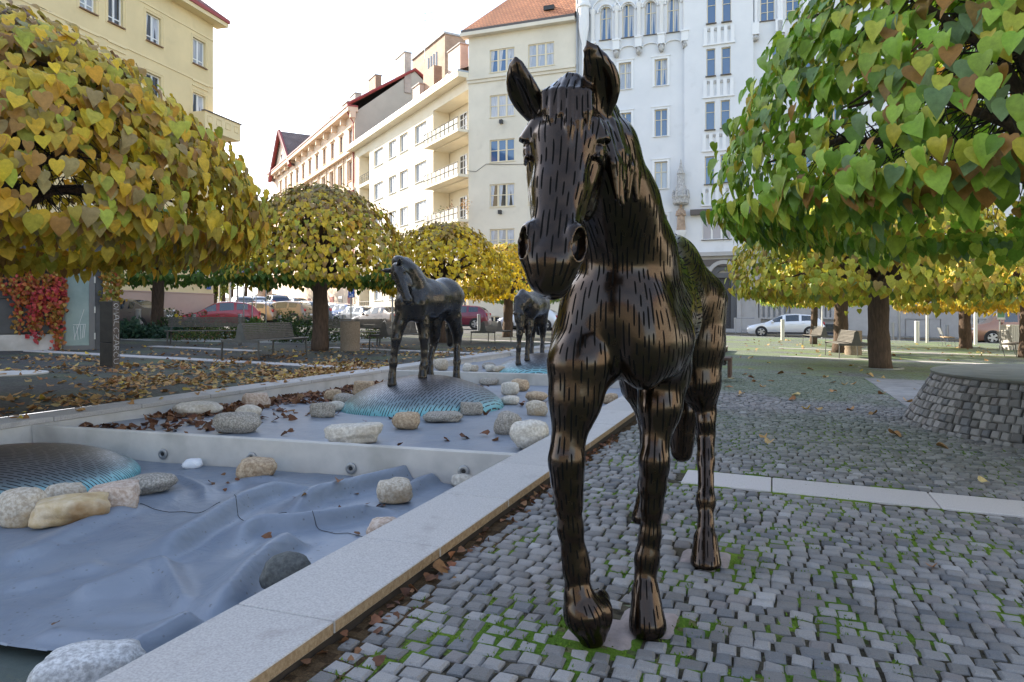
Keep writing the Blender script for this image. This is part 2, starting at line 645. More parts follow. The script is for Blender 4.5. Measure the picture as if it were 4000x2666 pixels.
tag(o, 'pale concrete inner walls of the shallow pool under its stone copings', 'pool wall')

MT['coping'] = mat('coping_granite', (0.33, 0.315, 0.305), 0.75, col2=(0.47, 0.455, 0.44), nscale=110, lo=0.36, hi=0.64, bump=0.35, bscale=260, bdist=0.0025, rand=0.07, third=((0.27, 0.25, 0.24), 5.0, 0.58, 0.85))
MT['coping_edge'] = mat('stained_coping_edge', (0.20, 0.135, 0.075), 0.85, col2=(0.32, 0.24, 0.15), nscale=45, bump=.5, bscale=120, bdist=.004)
cr = empty('pool_coping', (st(2, -1.7).x, st(2, -1.7).y, 0.05), 0, 'wide pale granite coping in front, between the pool liner and the cobbles', 'coping', 'copings along the pool')
edges_r = [-2.0, 0.35, 2.18, 3.05, 3.98, 4.95, 6.0, 7.05, 8.1, 9.15, 10.2, 11.25, 12.3, 13.35, 14.4, 15.45, 16.5, 17.55, 18.6, 19.65, 20.7, 21.75, 22.8, 23.85, 24.9, 26.0]
for a, b2 in zip(edges_r[:-1], edges_r[1:]):
 o, c = stone_slab('coping_stone', a + 0.0025, b2 - 0.0025, T_IN_R, T_OUT_R, -0.025, 0.025, cr, MT['coping'], bev=0.004)
 o.data.materials.append(MT['coping_edge'])
 for f_ in o.data.polygons:
  if f_.normal.dot(VV) > .9: f_.material_index = 1
 o.location = (c.x - cr.location.x, c.y - cr.location.y, 0.0775 + random.uniform(-.0012, .0012) - cr.location.z)
cl = empty('pool_coping', (st(8, -7.4).x, st(8, -7.4).y, 0.05), 0, 'long granite coping at the back of the pool beside the fallen leaves', 'coping', 'copings along the pool')
s = 2.0
while s < 26:
 L = 1.12
 o, c = stone_slab('coping_stone', s + 0.004, min(s + L, 26.0) - 0.004, T_OUT_L, T_IN_L, -0.03, 0.025, cl, MT['coping'], bev=0.005)
 o.location = (c.x - cl.location.x, c.y - cl.location.y, 0.0975 + random.uniform(-.002, .002) - cl.location.z)
 s += L
# dark tone painting in the shade of the gap below the front coping
MT['soil'] = mat('gap_shade_tone', (0.030, 0.020, 0.014), 0.95, col2=(0.07, 0.05, 0.034), nscale=30, bump=0.8, bscale=90, bdist=0.012)

def dam(s_r, s_l, z_top, z_bot, thick, label, nozzles):
 mid = st((s_r + s_l) / 2, -4.6, z_bot)
 root = empty('cascade_wall', mid, 0, label, 'cascade wall', 'cross walls of the pool')
 n = 14
 mb = MB()
 vs, fs = [], []
 for i in range(n + 1):
  t = -7.215 + (7.215 - 1.95) * i / n
  s = s_l + (s_r - s_l) * i / n
  for (ds, z) in ((0.012, z_bot - .1), (0.0, z_top - 0.012), (0.012, z_top), (thick, z_top), (thick, z_bot - .1)):
   vs.append(st(s + ds, t, z) - mid)
 for i in range(n):
  for k in range(4):
   fs.append((i * 5 + k, (i + 1) * 5 + k, (i + 1) * 5 + k + 1, i * 5 + k + 1))
 mb.add(vs, fs)
 mb.build('wall', MT['concrete'], root)
 tan = (st(s_r, -1.95) - st(s_l, -7.215)).normalized()
 nrm = Vector((tan.y, -tan.x, 0))
 for (px, py) in nozzles:
  # where the line of sight meets the wall's front face
  d0 = Vector(((px - 2000) / FPX, 1.0, (HOR - py) / FPX))
  p0 = st(s_l, -7.215)
  k = (p0 - Vector((0, 0, CAM_H))).dot(nrm) / d0.dot(nrm)
  p = Vector((0, 0, CAM_H)) + d0 * k
  R = Matrix.Translation(p - mid) @ nrm.to_track_quat('Z', 'Y').to_matrix().to_4x4()
  mbn = MB()
  mbn.lathe([(0.050, -0.004), (0.052, 0.012), (0.044, 0.018), (0.030, 0.018), (0.026, 0.012), (0.021, 0.012), (0.020, -0.03)], 24, 0, mat=R)
  nz = mbn.build('nozzle', MT['steel'], root, smooth=False, auto=40)
  mbd = MB()
  mbd.lathe([(0.017, 0.0), (0.017, 0.0125)], 16, 0, mat=R)
  mbd.build('nozzle_hole', MT['black'], nz)
 return root

dam(5.43, 5.12, 0.07, FLOOR1, 0.05, 'low concrete cross wall with steel nozzles between the near and middle basins', [(638, 1774), (985, 1788), (1372, 1830), (1812, 1842)])
dam(12.72, 12.40, 0.10, FLOOR2B, 0.05, 'low concrete cross wall behind the middle bronze horse and its mound', [])
dam(19.6, 19.3, 0.09, FLOOR3, 0.05, 'low concrete cross wall beyond the grazing bronze horse', [])

# ------------------------------------------------------------------ pool liners
def liner_mat(name, c1, c2, rough):
 m, nt, b = nodes_of(name)
 N, Lk = nt.nodes, nt.links
 g = N.new('ShaderNodeNewGeometry')
 n1 = N.new('ShaderNodeTexNoise'); n1.inputs['Scale'].default_value = 1.6; n1.inputs['Detail'].default_value = 7; n1.inputs['Roughness'].default_value = 0.6
 Lk.new(g.outputs['Position'], n1.inputs['Vector'])
 r = N.new('ShaderNodeValToRGB')
 r.color_ramp.elements[0].position = 0.3; r.color_ramp.elements[0].color = rgba(c1)
 r.color_ramp.elements[1].position = 0.7; r.color_ramp.elements[1].color = rgba(c2)
 Lk.new(n1.outputs['Fac'], r.inputs['Fac'])
 # specks of dirt
 vo = N.new('ShaderNodeTexVoronoi'); vo.inputs['Scale'].default_value = 22
 Lk.new(g.outputs['Position'], vo.inputs['Vector'])
 mr = N.new('ShaderNodeMapRange'); mr.inputs['From Min'].default_value = 0.09; mr.inputs['From Max'].default_value = 0.20; mr.inputs['To Min'].default_value = 0.6; mr.inputs['To Max'].default_value = 0.0
 Lk.new(vo.outputs['Distance'], mr.inputs['Value'])
 n2 = N.new('ShaderNodeTexNoise'); n2.inputs['Scale'].default_value = 5
 Lk.new(g.outputs['Position'], n2.inputs['Vector'])
 gt = N.new('ShaderNodeMath'); gt.operation = 'GREATER_THAN'; gt.inputs[1].default_value = 0.50
 Lk.new(n2.outputs['Fac'], gt.inputs[0])
 mu = N.new('ShaderNodeMath'); mu.operation = 'MULTIPLY'
 Lk.new(mr.outputs['Result'], mu.inputs[0]); Lk.new(gt.outputs['Value'], mu.inputs[1])
 mx = N.new('ShaderNodeMixRGB'); mx.inputs['Color2'].default_value = (0.05, 0.05, 0.05, 1)
 Lk.new(mu.outputs['Value'], mx.inputs['Fac']); Lk.new(r.outputs['Color'], mx.inputs['Color1'])
 Lk.new(mx.outputs['Color'], b.inputs['Base Color'])
 b.inputs['Roughness'].default_value = rough
 n3 = N.new('ShaderNodeTexNoise'); n3.inputs['Scale'].default_value = 3.2; n3.inputs['Detail'].default_value = 8; n3.inputs['Distortion'].default_value = 1.6
 Lk.new(g.outputs['Position'], n3.inputs['Vector'])
 bp = N.new('ShaderNodeBump'); bp.inputs['Strength'].default_value = 0.35; bp.inputs['Distance'].default_value = 0.03
 Lk.new(n3.outputs['Fac'], bp.inputs['Height']); Lk.new(bp.outputs['Normal'], b.inputs['Normal'])
 return m
MT['liner'] = liner_mat('pool_liner_sheet', (0.145, 0.175, 0.225), (0.205, 0.24, 0.295), 0.42)
MT['liner2'] = liner_mat('pool_liner_flat', (0.175, 0.205, 0.255), (0.225, 0.255, 0.305), 0.42)

def px_line(pts, z):
 return [np.array(at_z(px, py, z)[:2]) for px, py in pts]

# ridges of the folds: (pixels along the crest, height, width each side: steep, gentle)
FOLDS = [
 ([(610, 2180), (690, 2130), (800, 2070), (890, 2010), (960, 1965), (1080, 1920), (1220, 1895)], 0.10, 0.075, 0.26),
 ([(610, 2180), (520, 2240), (400, 2290), (250, 2330)], 0.06, 0.07, 0.22),
 ([(620, 2180), (650, 2240), (690, 2320), (715, 2390)], 0.045, 0.05, 0.12),
 ([(930, 2130), (960, 2080), (1010, 2058), (1150, 2055), (1290, 2035), (1420, 2010), (1560, 1990)], 0.085, 0.06, 0.20),
 ([(840, 2420), (900, 2350), (980, 2250), (1060, 2180), (1120, 2140), (1200, 2120)], 0.10, 0.075, 0.22),
 ([(505, 2585), (580, 2545), (680, 2490), (800, 2430)], 0.085, 0.06, 0.25),
 ([(0, 2185), (120, 2150), (260, 2085), (430, 2010), (560, 1960)], 0.050, 0.12, 0.25),
 ([(0, 2290), (150, 2255), (300, 2215), (420, 2190)], 0.03, 0.10, 0.25),
 ([(1130, 2010), (1230, 1955), (1330, 1925), (1480, 1890), (1600, 1860), (1740, 1850)], 0.11, 0.085, 0.22),
 ([(1560, 1945), (1640, 1895), (1720, 1868)], 0.08, 0.06, 0.16),
 ([(880, 1905), (960, 1870), (1100, 1860)], 0.03, 0.08, 0.16),
 ([(620, 1850), (700, 1860), (790, 1900), (800, 1950)], 0.028, 0.05, 0.12),
 ([(300, 2420), (500, 2390), (700, 2400)], 0.02, 0.10, 0.22),
 ([(100, 2480), (300, 2470), (560, 2500)], 0.025, 0.07, 0.2),
]
FOLD_W = [(px_line(p, FLOOR1 + 0.03), h, w1, w2) for p, h, w1, w2 in FOLDS]

def liner1_height(P):
 z = np.zeros(len(P))
 for line, h, w1, w2 in FOLD_W:
  best = np.full(len(P), 1e9); side = np.zeros(len(P)); along = np.zeros(len(P))
  nseg = len(line) - 1
  for i in range(nseg):
   a, b2 = line[i], line[i + 1]
   ab = b2 - a
   L2 = ab @ ab
   k = np.clip(((P - a) @ ab) / L2, 0, 1)
   q = a + k[:, None] * ab
   dv = P - q
   dd = np.hypot(dv[:, 0], dv[:, 1])
   m = dd < best
   best[m] = dd[m]
   side[m] = (ab[0] * dv[:, 1] - ab[1] * dv[:, 0])[m]
   along[m] = ((i + k) / nseg)[m]
  w = np.where(side < 0, w1, w2)
  fade = np.clip(np.minimum(along, 1 - along) * 5 + 0.12, 0, 1)
  z = np.maximum(z, 0) + 1.2 * h * fade * np.exp(-(best / w) ** 2 * 2.6)
 for i, (x, y) in enumerate(P):
  z[i] += 0.014 * vnoise(x, y, 3.1, 1.1, 2) + 0.004 * vnoise(x, y, 9.0, 5, 2)
 return z

EDGE_A, EDGE_B = at_z(20, 2531, FLOOR1), at_z(560, 2572, FLOOR1)      # where the near sheet ends, water beyond
e_dir = np.array([EDGE_B.x - EDGE_A.x, EDGE_B.y - EDGE_A.y]); e_dir /= np.hypot(*e_dir)
e_nrm = np.array([-e_dir[1], e_dir[0]])
e_len = math.hypot(EDGE_B.x - EDGE_A.x, EDGE_B.y - EDGE_A.y)
ns, ntt = 190, 180
Pg = []
for i in range(ns + 1):
 for j in range(ntt + 1):
  t = T_IN_L + (T_IN_R - T_IN_L) * j / ntt
  kk = (t - T_IN_L) / (T_IN_R - T_IN_L)
  s1 = 5.12 + (5.43 - 5.12) * kk
  s = 0.2 + (s1 - 0.2) * i / ns
  p = st(s, t)
  Pg.append((p.x, p.y))
Pg = np.array(Pg)
Zg = FLOOR1 + liner1_height(Pg)
dist_edge = (Pg - np.array([EDGE_A.x, EDGE_A.y])) @ e_nrm
al_ = (Pg - np.array([EDGE_A.x, EDGE_A.y])) @ e_dir
dist_edge = dist_edge + .9 * np.clip((al_ / e_len - .72) / .35, 0, 1) ** 1.5 + .018 * np.sin(al_ * 9)
Zg += 0.012 * np.exp(-(dist_edge / 0.05) ** 2)
snap = (dist_edge < 0) & (dist_edge > -0.034)
Pg = Pg - np.where(snap, dist_edge, 0)[:, None] * e_nrm
dist_edge = np.where(snap, 0, dist_edge)
tt = Pg @ np.array([VV.x, VV.y])
Zg += 0.05 * np.clip(1 - (T_IN_R - tt) / 0.22, 0, 1) ** 2          # climbs the front wall
Zg += 0.03 * np.clip(1 - (tt - T_IN_L) / 0.15, 0, 1) ** 2
keep = dist_edge > -0.012
F = []
for i in range(ns):
 for j in range(ntt):
  a = i * (ntt + 1) + j
  if keep[a] and keep[a + 1] and keep[a + ntt + 1] and keep[a + ntt + 2]:
   F.append((a, a + 1, a + ntt + 2, a + ntt + 1))
me = np_mesh('pool_liner', np.column_stack([Pg, Zg]), F)
o = link_mesh('pool_liner', me, None, [MT['liner']], True)
tag(o, 'creased blue grey rubber liner lying in the near basin', 'pool liner', 'liner sheets in the pool basins')

def liner1_z(x, y):
 return FLOOR1 + float(liner1_height(np.array([[x, y]]))[0])

# bottom of the near basin and the shallow water left in it
fb = MB()
fb.quad(st(-6, T_IN_L, FLOOR1 - .06), st(-6, T_IN_R, FLOOR1 - .06), st(6, T_IN_R, FLOOR1 - .07), st(6, T_IN_L, FLOOR1 - .07))
MT['basin'] = mat('algae_basin_floor', (0.05, 0.06, 0.045), 0.6, col2=(0.14, 0.14, 0.11), nscale=3, bump=0.2, bscale=30)
tag(fb.build('basin_floor', MT['basin']), kind='structure')
m, nt, b = nodes_of('shallow_water')
b.inputs['Base Color'].default_value = (0.13, 0.16, 0.15, 1)
b.inputs['Roughness'].default_value = 0.03
b.inputs['IOR'].default_value = 1.33
b.inputs['Alpha'].default_value = 0.55
MT['water'] = m
wb = MB()
wa = [(-6, T_IN_L), (-6, T_IN_R), (4.5, T_IN_R), (4.5, T_IN_L)]
wb.quad(*[st(s, t, FLOOR1 - .036) for s, t in wa])
tag(wb.build('water', MT['water']), kind='structure')

def floor2_z(s):
 k = min(1, max(0, (s - 5.3) / (12.4 - 5.3)))
 return FLOOR2A + (FLOOR2B - FLOOR2A) * k

def flat_liner(s0, s1, zf, label, seed, amp):
 n1, n2 = 90, 70
 vs = []
 for i in range(n1 + 1):
  for j in range(n2 + 1):
   s = s0 + (s1 - s0) * i / n1
   t = T_IN_L + (T_IN_R - T_IN_L) * j / n2
   sk = s - 0.31 * (1 - j / n2) * (1 if s0 < 13 else 0.8)
   p = st(sk, t)
   rid = abs(vnoise(p.x, p.y, seed, 0.8, 2))
   z = zf(sk) + amp * vnoise(p.x, p.y, seed + 4, 1.3, 3) + 0.9 * amp * max(0, 0.16 - rid) / 0.16
   z += 0.03 * max(0, 1 - (T_IN_R - t) / 0.2) ** 2
   vs.append((p.x, p.y, z))
 fs = [(i * (n2 + 1) + j, i * (n2 + 1) + j + 1, (i + 1) * (n2 + 1) + j + 1, (i + 1) * (n2 + 1) + j) for i in range(n1) for j in range(n2)]
 o = link_mesh('pool_liner', np_mesh('pool_liner', vs, fs), None, [MT['liner2']], True)
 tag(o, label, 'pool liner', 'liner sheets in the pool basins')
flat_liner(5.47, 12.74, floor2_z, 'flat grey liner strewn with leaves under the middle horse mound', 2.0, 0.011)
flat_liner(12.76, 19.6, lambda s: FLOOR3, 'grey liner in the far basin round the grazing horse mound', 5.0, 0.012)
flat_liner(19.6, 25.7, lambda s: FLOOR3 + .01, 'grey liner in the last basin beyond the grazing horse', 8.0, 0.012)

# ================================================================== COBBLES
CONE_S, CONE_T, CONE_R0, CONE_R1, CONE_H = 9.53, 3.40, 1.94, 1.59, 0.63
PAD = (10.9, 16.0, 1.74, 5.0)     # smooth slabs behind the cone: s0, s1, t0, t1
HOOF_STONES = []                  # (px, py, half-width) flat stones under the hooves, filled by the horse

MT['cobble'] = attr_mat('granite_cobble', 0.72, bump=0.55, bscale=130, nvar=0.22, nscale=260, spec=0.45)
MT['joint'] = attr_mat('joint_soil_and_moss', 0.95, bump=0.8, bscale=160, nvar=0.45, nscale=90, spec=0.1)
CP = 0.080

def moss_amount(x, y):
 a = vnoise(x, y, 1.7, 0.55, 3)
 b = vnoise(x, y, 7.3, 3.2, 3)
 return a * 0.30 + b * 1.0 + .08

cob = []          # per cobble: 4 corner xy + z + dims
def in_frame(p, margin=60):
 if p.y < 0.6:
  return False
 px = 2000 + p.x / p.y * FPX
 py = HOR + (CAM_H - p.z) / p.y * FPX
 return -margin < px < 4000 + margin and py < 2666 + margin + 120

flat_stones = [(2345, 2475, 0.13), (2530, 2440, 0.11), (2755, 2190, 0.12), (2545, 2030, 0.10)]
flat_st = []
for px, py, hw in flat_stones:
 p = at_ground(px, py)
 flat_st.append((*to_st(p), hw))

rows_s = np.arange(0.6, 16.0, CP)
for ri, s0 in enumerate(rows_s):
 t = -1.47 + random.uniform(0, CP)
 tmax = 4.6 + s0 * 0.62
 while t < tmax:
  w = CP * random.uniform(0.80, 1.28)
  tc = t + w / 2
  wob = 0.045 * vnoise(s0 * 0.15, tc, 4.4, 0.8, 2)
  sc_ = s0 + wob
  t += w
  p = st(sc_, tc)
  p.z = ground_z(p.x, p.y)
  if not in_frame(p):
   continue
  if 5.13 < sc_ < 5.68 and tc > -0.68:
   continue
  if PAD[0] - .02 < sc_ < PAD[1] + .05 and PAD[2] - 0.05 < tc < PAD[3]:
   continue
  if math.hypot(sc_ - CONE_S, tc - CONE_T) < CONE_R0 - 0.02:
   continue
  if any(abs(sc_ - a) < h + .018 and abs(tc - b2) < h + .022 for a, b2, h in flat_st):
   continue
  cob.append((sc_, tc, CP, w, p.x, p.y, p.z))
cob.sort(key=lambda c: c[4] ** 2 + c[5] ** 2)

def cobble_verts(h, w, rnd):
 g = 0.0035
 a, b2 = h / 2 - g - rnd.uniform(0, .004), w / 2 - g - rnd.uniform(0, .004)
 ring = []
 cs = [(-1, -1), (1, -1), (1, 1), (-1, 1)]
 jit = [(rnd.uniform(-.006, .006), rnd.uniform(-.006, .006)) for _ in cs]
 tilt = (rnd.uniform(-.05, .05), rnd.uniform(-.05, .05))
 zt = 0.017 + rnd.uniform(-.005, .004)
 out = []
 for k, (ins, z) in enumerate(((-0.001, -0.03), (0.0, zt - 0.008), (0.009, zt))):
  for (sx, sy), (jx, jy) in zip(cs, jit):
   x, y = sx * (b2 - ins) + jx, sy * (a - ins) + jy
   zz = z + (tilt[0] * x + tilt[1] * y if k else 0) + (rnd.uniform(-.0015, .0015) if k == 2 else 0)
   out.append((x, y, zz))
 return out
COB_F = [(0, 1, 5, 4), (1, 2, 6, 5), (2, 3, 7, 6), (3, 0, 4, 7), (4, 5, 9, 8), (5, 6, 10, 9), (6, 7, 11, 10), (7, 4, 8, 11), (8, 9, 10, 11)]

def cobble_col(rnd):
 v = rnd.uniform(0.115, 0.245)
 r = rnd.random()
 if r < .10: return (v * 1.05, v * .97, v * .95)
 if r < .16: return (v * 1.35, v * 1.33, v * 1.32)
 if r < .24: return (v * .62, v * .64, v * .68)
 return (v * 1.03, v * 1.0, v * 0.98)

cobble_root = empty('cobble_paving', st(2.2, 0.6, 0.0), 0, 'grey granite cobbles with mossy joints round the big bronze horse', 'paving')
rnd = random.Random(11)
variants = []
for k in range(14):
 me = D.meshes.new('cobble')
 me.from_pydata([Vector(v) for v in cobble_verts(CP, CP, rnd)], [], COB_F)
 c = cobble_col(rnd)
 face_colors(me, np.tile(c, (9, 1)))
 me.materials.append(MT['cobble'])
 variants.append(me)
RZ_ST = -math.atan2(UU.x, UU.y)
NEAR_N = 300
for (s_, t_, h, w, x, y, z) in cob[:NEAR_N]:
 o = D.objects.new('cobble', rnd.choice(variants))
 COL.objects.link(o)
 o.parent = cobble_root
 o.location = (x - cobble_root.location.x, y - cobble_root.location.y, z)
 o.rotation_euler = (rnd.uniform(-.02, .02), rnd.uniform(-.02, .02), RZ_ST + rnd.choice((0, PI)) + rnd.uniform(-.03, .03))
 o.scale = (w / CP, 1.0, 1.0)
Vc, Fc, Cc = [], [], []
for (s_, t_, h, w, x, y, z) in cob[NEAR_N:]:
 b = len(Vc)
 for (lx, ly, lz) in cobble_verts(h, w, rnd):
  Vc.append((x + VV.x * lx + UU.x * ly, y + VV.y * lx + UU.y * ly, z + lz))
 Fc.extend([tuple(i + b for i in f) for f in COB_F])
 c_ = np.array(cobble_col(rnd))
 al = min(1, max(0, (s_ - 5.5) / 6)) * min(1, max(0, vnoise(x, y, 6.6, .35, 3) * 1.6 + .55 + rnd.uniform(-.25, .25)))
 Cc.extend([tuple(c_ * (1 - .6 * al) + np.array((.085, .125, .055)) * .6 * al)] * 9)
Vc = np.array(Vc) - np.array(cobble_root.location)
me = np_mesh('far_cobbles', Vc, Fc)
face_colors(me, np.array(Cc))
o = link_mesh('far_cobbles', me, cobble_root, [MT['cobble']])
o['kind'] = 'stuff'

# soil and moss filling the joints (a fine sheet just above the ground, domed where the moss is thick)
js, jt = [], []
step = 0.036
S_ = np.arange(0.7, 9.0, step)
Vj, Fj, Cj = [], [], []
idx = {}
soil = np.array((0.035, 0.030, 0.021)); soil2 = np.array((0.085, 0.075, 0.052)); moss = np.array((0.065, 0.125, 0.014)); moss2 = np.array((0.125, 0.19, 0.025)); dryg = np.array((0.10, 0.10, 0.04))
def jv(i, j):
 k = (i, j)
 if k in idx:
  return idx[k]
 s_, t_ = S_[i], -1.5 + j * step
 p = st(s_, t_)
 mo = moss_amount(p.x, p.y)
 kk = min(1, max(0, (mo - 0.02) / 0.16))
 z = ground_z(p.x, p.y) + 0.0015 + 0.0075 * kk + 0.003 * vnoise(p.x, p.y, 2, 14, 2)
 idx[k] = len(Vj)
 Vj.append((p.x, p.y, z))
 return idx[k]
for i in range(len(S_) - 1):
 for j in range(int((4.9 + S_[i] * 0.60 + 1.5) / step)):
  s_, t_ = S_[i] + step / 2, -1.5 + (j + .5) * step
  p = st(s_, t_)
  p.z = ground_z(p.x, p.y)
  if not in_frame(p, 80) or (PAD[0] - .02 < s_ and t_ > PAD[2] - .02) or math.hypot(s_ - CONE_S, t_ - CONE_T) < CONE_R0 - .05:
   continue
  Fj.append((jv(i, j), jv(i, j + 1), jv(i + 1, j + 1), jv(i + 1, j)))
  mo = moss_amount(p.x, p.y)
  edge = max(0.0, 1 - (t_ + 1.5) / 0.28)
  kk = min(1, max(0, (mo - 0.02) / 0.14)) * (1 - edge)
  c = soil + (soil2 - soil) * rnd.random()
  g2 = moss + (moss2 - moss) * min(1, max(0, vnoise(p.x, p.y, 5.5, 2.0, 2) + 0.4)) * rnd.uniform(.6, 1.2)
  if rnd.random() < 0.08:
   g2 = dryg
  Cj.append(c * (1 - kk) + g2 * kk if edge < .3 else c * np.array((1.15, .85, .65)))
me = np_mesh('joint_moss', Vj, Fj)
if me.polygons[0].normal.z < 0:
 me.flip_normals()
face_colors(me, np.array(Cj))
o = link_mesh('joint_moss', me, None, [MT['joint']])
tag(o, kind='stuff')
o['label'] = 'bright green moss and dark soil in the joints between the cobbles'

# little tufts of moss and grass standing in the joints
Vt, Ft, Ct = [], [], []
tries = 0
while len(Ft) < 4200 and tries < 60000:
 tries += 1
 s_ = 0.9 + 6.5 * rnd.random() ** 1.5
 row = round((s_ - 0.6) / CP) * CP + 0.6 + CP / 2
 s_ = row + rnd.gauss(0, .008)
 t_ = rnd.uniform(-1.4, 4.4 + s_ * .6)
 p = st(s_ + 0.045 * vnoise(s_ * .15, t_, 4.4, .8, 2), t_)
 p.z = ground_z(p.x, p.y)
 mo = moss_amount(p.x, p.y)
 if mo < 0.10 or not in_frame(p) or rnd.random() > (mo - .05) * 4:
  continue
 for _ in range(rnd.randint(2, 5)):
  a = rnd.uniform(0, 2 * PI); h = rnd.uniform(.007, .016); r = rnd.uniform(.002, .012)
  q = Vector((p.x + r * math.cos(a) * 2, p.y + r * math.sin(a) * 2, p.z + .008))
  dx, dy = math.cos(a) * .006, math.sin(a) * .006
  b = len(Vt)
  Vt += [(q.x - dy, q.y + dx, q.z), (q.x + dy, q.y - dx, q.z), (q.x + dx * 1.5, q.y + dy * 1.5, q.z + h)]
  Ft.append((b, b + 1, b + 2))
  g2 = moss + (moss2 - moss) * rnd.random()
  Ct.append(g2 * rnd.uniform(.7, 1.25))
me = np_mesh('moss_tufts', Vt, Ft)
face_colors(me, np.array(Ct))
o = link_mesh('moss_tufts', me, None, [MT['joint']])
tag(o, kind='stuff')

# stone plates under the hooves
hp = empty('hoof_stones', st(flat_st[0][0], flat_st[0][1], 0.0), 0, 'flat pinkish stones let into the cobbles under the bronze hooves', 'paving stones')
MT['pinkstone'] = mat('worn_pink_stone', (0.20, 0.17, 0.165), 0.8, col2=(0.30, 0.25, 0.24), nscale=14, bump=0.6, bscale=60, bdist=0.008)
for a, b2, h in flat_st:
 bm = bmesh.new()
 bmesh.ops.create_grid(bm, x_segments=9, y_segments=9, size=1)
 for v in bm.verts:
  rr = 1 + .10 * mnoise.noise((v.co.x * 1.5 + a, v.co.y * 1.5 + b2, 1))
  edge = max(abs(v.co.x), abs(v.co.y))
  v.co = Vector((v.co.x * h * rr * 1.05, v.co.y * h * rr, 0.019 + .004 * mnoise.noise((v.co.x * 2 + a, v.co.y * 2, 5)) - (0.02 if edge > .99 else 0)))
 me = D.meshes.new('hoof_stone')
 bm.to_mesh(me); bm.free()
 c = st(a, b2)
 o = link_mesh('hoof_stone', me, hp, [MT['pinkstone']], True)
 o.location = (c.x - hp.location.x, c.y - hp.location.y, ground_z(c.x, c.y))
 o.rotation_euler = (0, 0, RZ_ST)

# smooth slabs behind the cobbled cone
MT['pad_slab'] = mat('grey_paving_slab', (0.17, 0.17, 0.175), 0.8, col2=(0.25, 0.25, 0.25), nscale=5, bump=.2, bscale=90, bdist=.004, rand=.1)
pr = empty('slab_paving', st(13, 3, 0), 0, 'smooth grey paving slabs leading to the cobbled cone at right', 'paving')
s = PAD[0]
while s < PAD[1] - .1:
 t = PAD[2]
 while t < PAD[3] - .1:
  if math.hypot(s + .4 - CONE_S, t + .4 - CONE_T) > CONE_R0 - .5 or True:
   o, c = stone_slab('slab', s + .004, min(s + .85, PAD[1]) - .004, t + .004, min(t + .82, PAD[3]) - .004, -.05, .016, pr, MT['pad_slab'])
   place_slab(o, c, ground_z(c.x, c.y), pr)
  t += .82
 s += .85

# ------------------------------------------------------------------ cobbled cone with its metal lid
cc = st(CONE_S, CONE_T)
cz = ground_z(cc.x, cc.y)
cone = empty('cobbled_cone', (cc.x, cc.y, cz), 0, 'truncated cone of grey granite cobbles with a flat metal lid', 'cobbled cone')
mb = MB()
mb.lathe([(CONE_R0 - .03, -.15), (CONE_R0 - .03, 0.0), (CONE_R1 - .03, CONE_H - .02)], 64)
mb.build('mortar_core', mat('dark_mortar', (0.10, 0.10, 0.095), 0.95, col2=(0.15, 0.15, 0.13), nscale=5), cone)
slope = math.atan2(CONE_R0 - CONE_R1, CONE_H)
slant = math.hypot(CONE_R0 - CONE_R1, CONE_H)
nrow = 8
rowh = slant / nrow
cstones = []
for r in range(nrow):
 k = (r + .5) / nrow
 R = CONE_R0 + (CONE_R1 - CONE_R0) * k
 a = rnd.uniform(0, .1)
 a_end = a + 2 * PI
 while a < a_end - 0.02:
  w = rnd.uniform(.085, .125)
  da = w / R
  cstones.append((a + da / 2, R, k * CONE_H, w, rowh))
  a += da
view = math.atan2(-cc.y, -cc.x)
def angd(a): return abs((a - view + PI) % (2 * PI) - PI)
cstones.sort(key=lambda c: angd(c[0]))
def cone_mtx(a, R, z):
 out = Vector((math.cos(a) * math.cos(slope), math.sin(a) * math.cos(slope), math.sin(slope)))
 tang = Vector((-math.sin(a), math.cos(a), 0))
 upv = out.cross(tang)
 M = Matrix((tang, upv, out)).transposed().to_4x4()
 M.translation = Vector((math.cos(a) * R, math.sin(a) * R, z)) - out * 0.012
 return M
Vc, Fc, Cc = [], [], []
for i, (a, R, z, w, h) in enumerate(cstones):
 M = cone_mtx(a, R, z)
 if i < 300:
  o = D.objects.new('cobble', rnd.choice(variants))
  COL.objects.link(o)
  o.parent = cone
  o.matrix_local = M @ Matrix.Rotation(rnd.uniform(-.06, .06), 4, 'Z') @ Matrix.Diagonal((w / CP * 1.06, h / CP * 1.10, 1.7, 1))
 else:
  b = len(Vc)
  for v in cobble_verts(h, w, rnd):
   Vc.append(tuple(M @ Vector((v[0], v[1], v[2] * 1.6))))
  Fc.extend([tuple(q + b for q in f) for f in COB_F])
  Cc.extend([cobble_col(rnd)] * 9)
me = np_mesh('other_cobbles', Vc, Fc)
face_colors(me, np.array(Cc))
link_mesh('other_cobbles', me, cone, [MT['cobble']])['kind'] = 'stuff'
mb = MB()
mb.lathe([(CONE_R1 - .1, CONE_H - .02), (CONE_R1 + .035, CONE_H - .01), (CONE_R1 + .045, CONE_H + .004), (CONE_R1 + .045, CONE_H + .022), (CONE_R1 + .03, CONE_H + .03), (0.05, CONE_H + .034)], 96)
lid = mb.build('metal_lid', mat('weathered_metal_lid', (0.13, 0.135, 0.12), 0.5, 0.4, col2=(0.22, 0.22, 0.20), nscale=3), cone, auto=40)
mb = MB()
mb.lathe([(0.09, CONE_H + .03), (0.10, CONE_H + .052), (0.06, CONE_H + .062)], 20, c=(-.15, -.55, 0))
mb.build('lid_cap', MT['steel'], cone, auto=40)

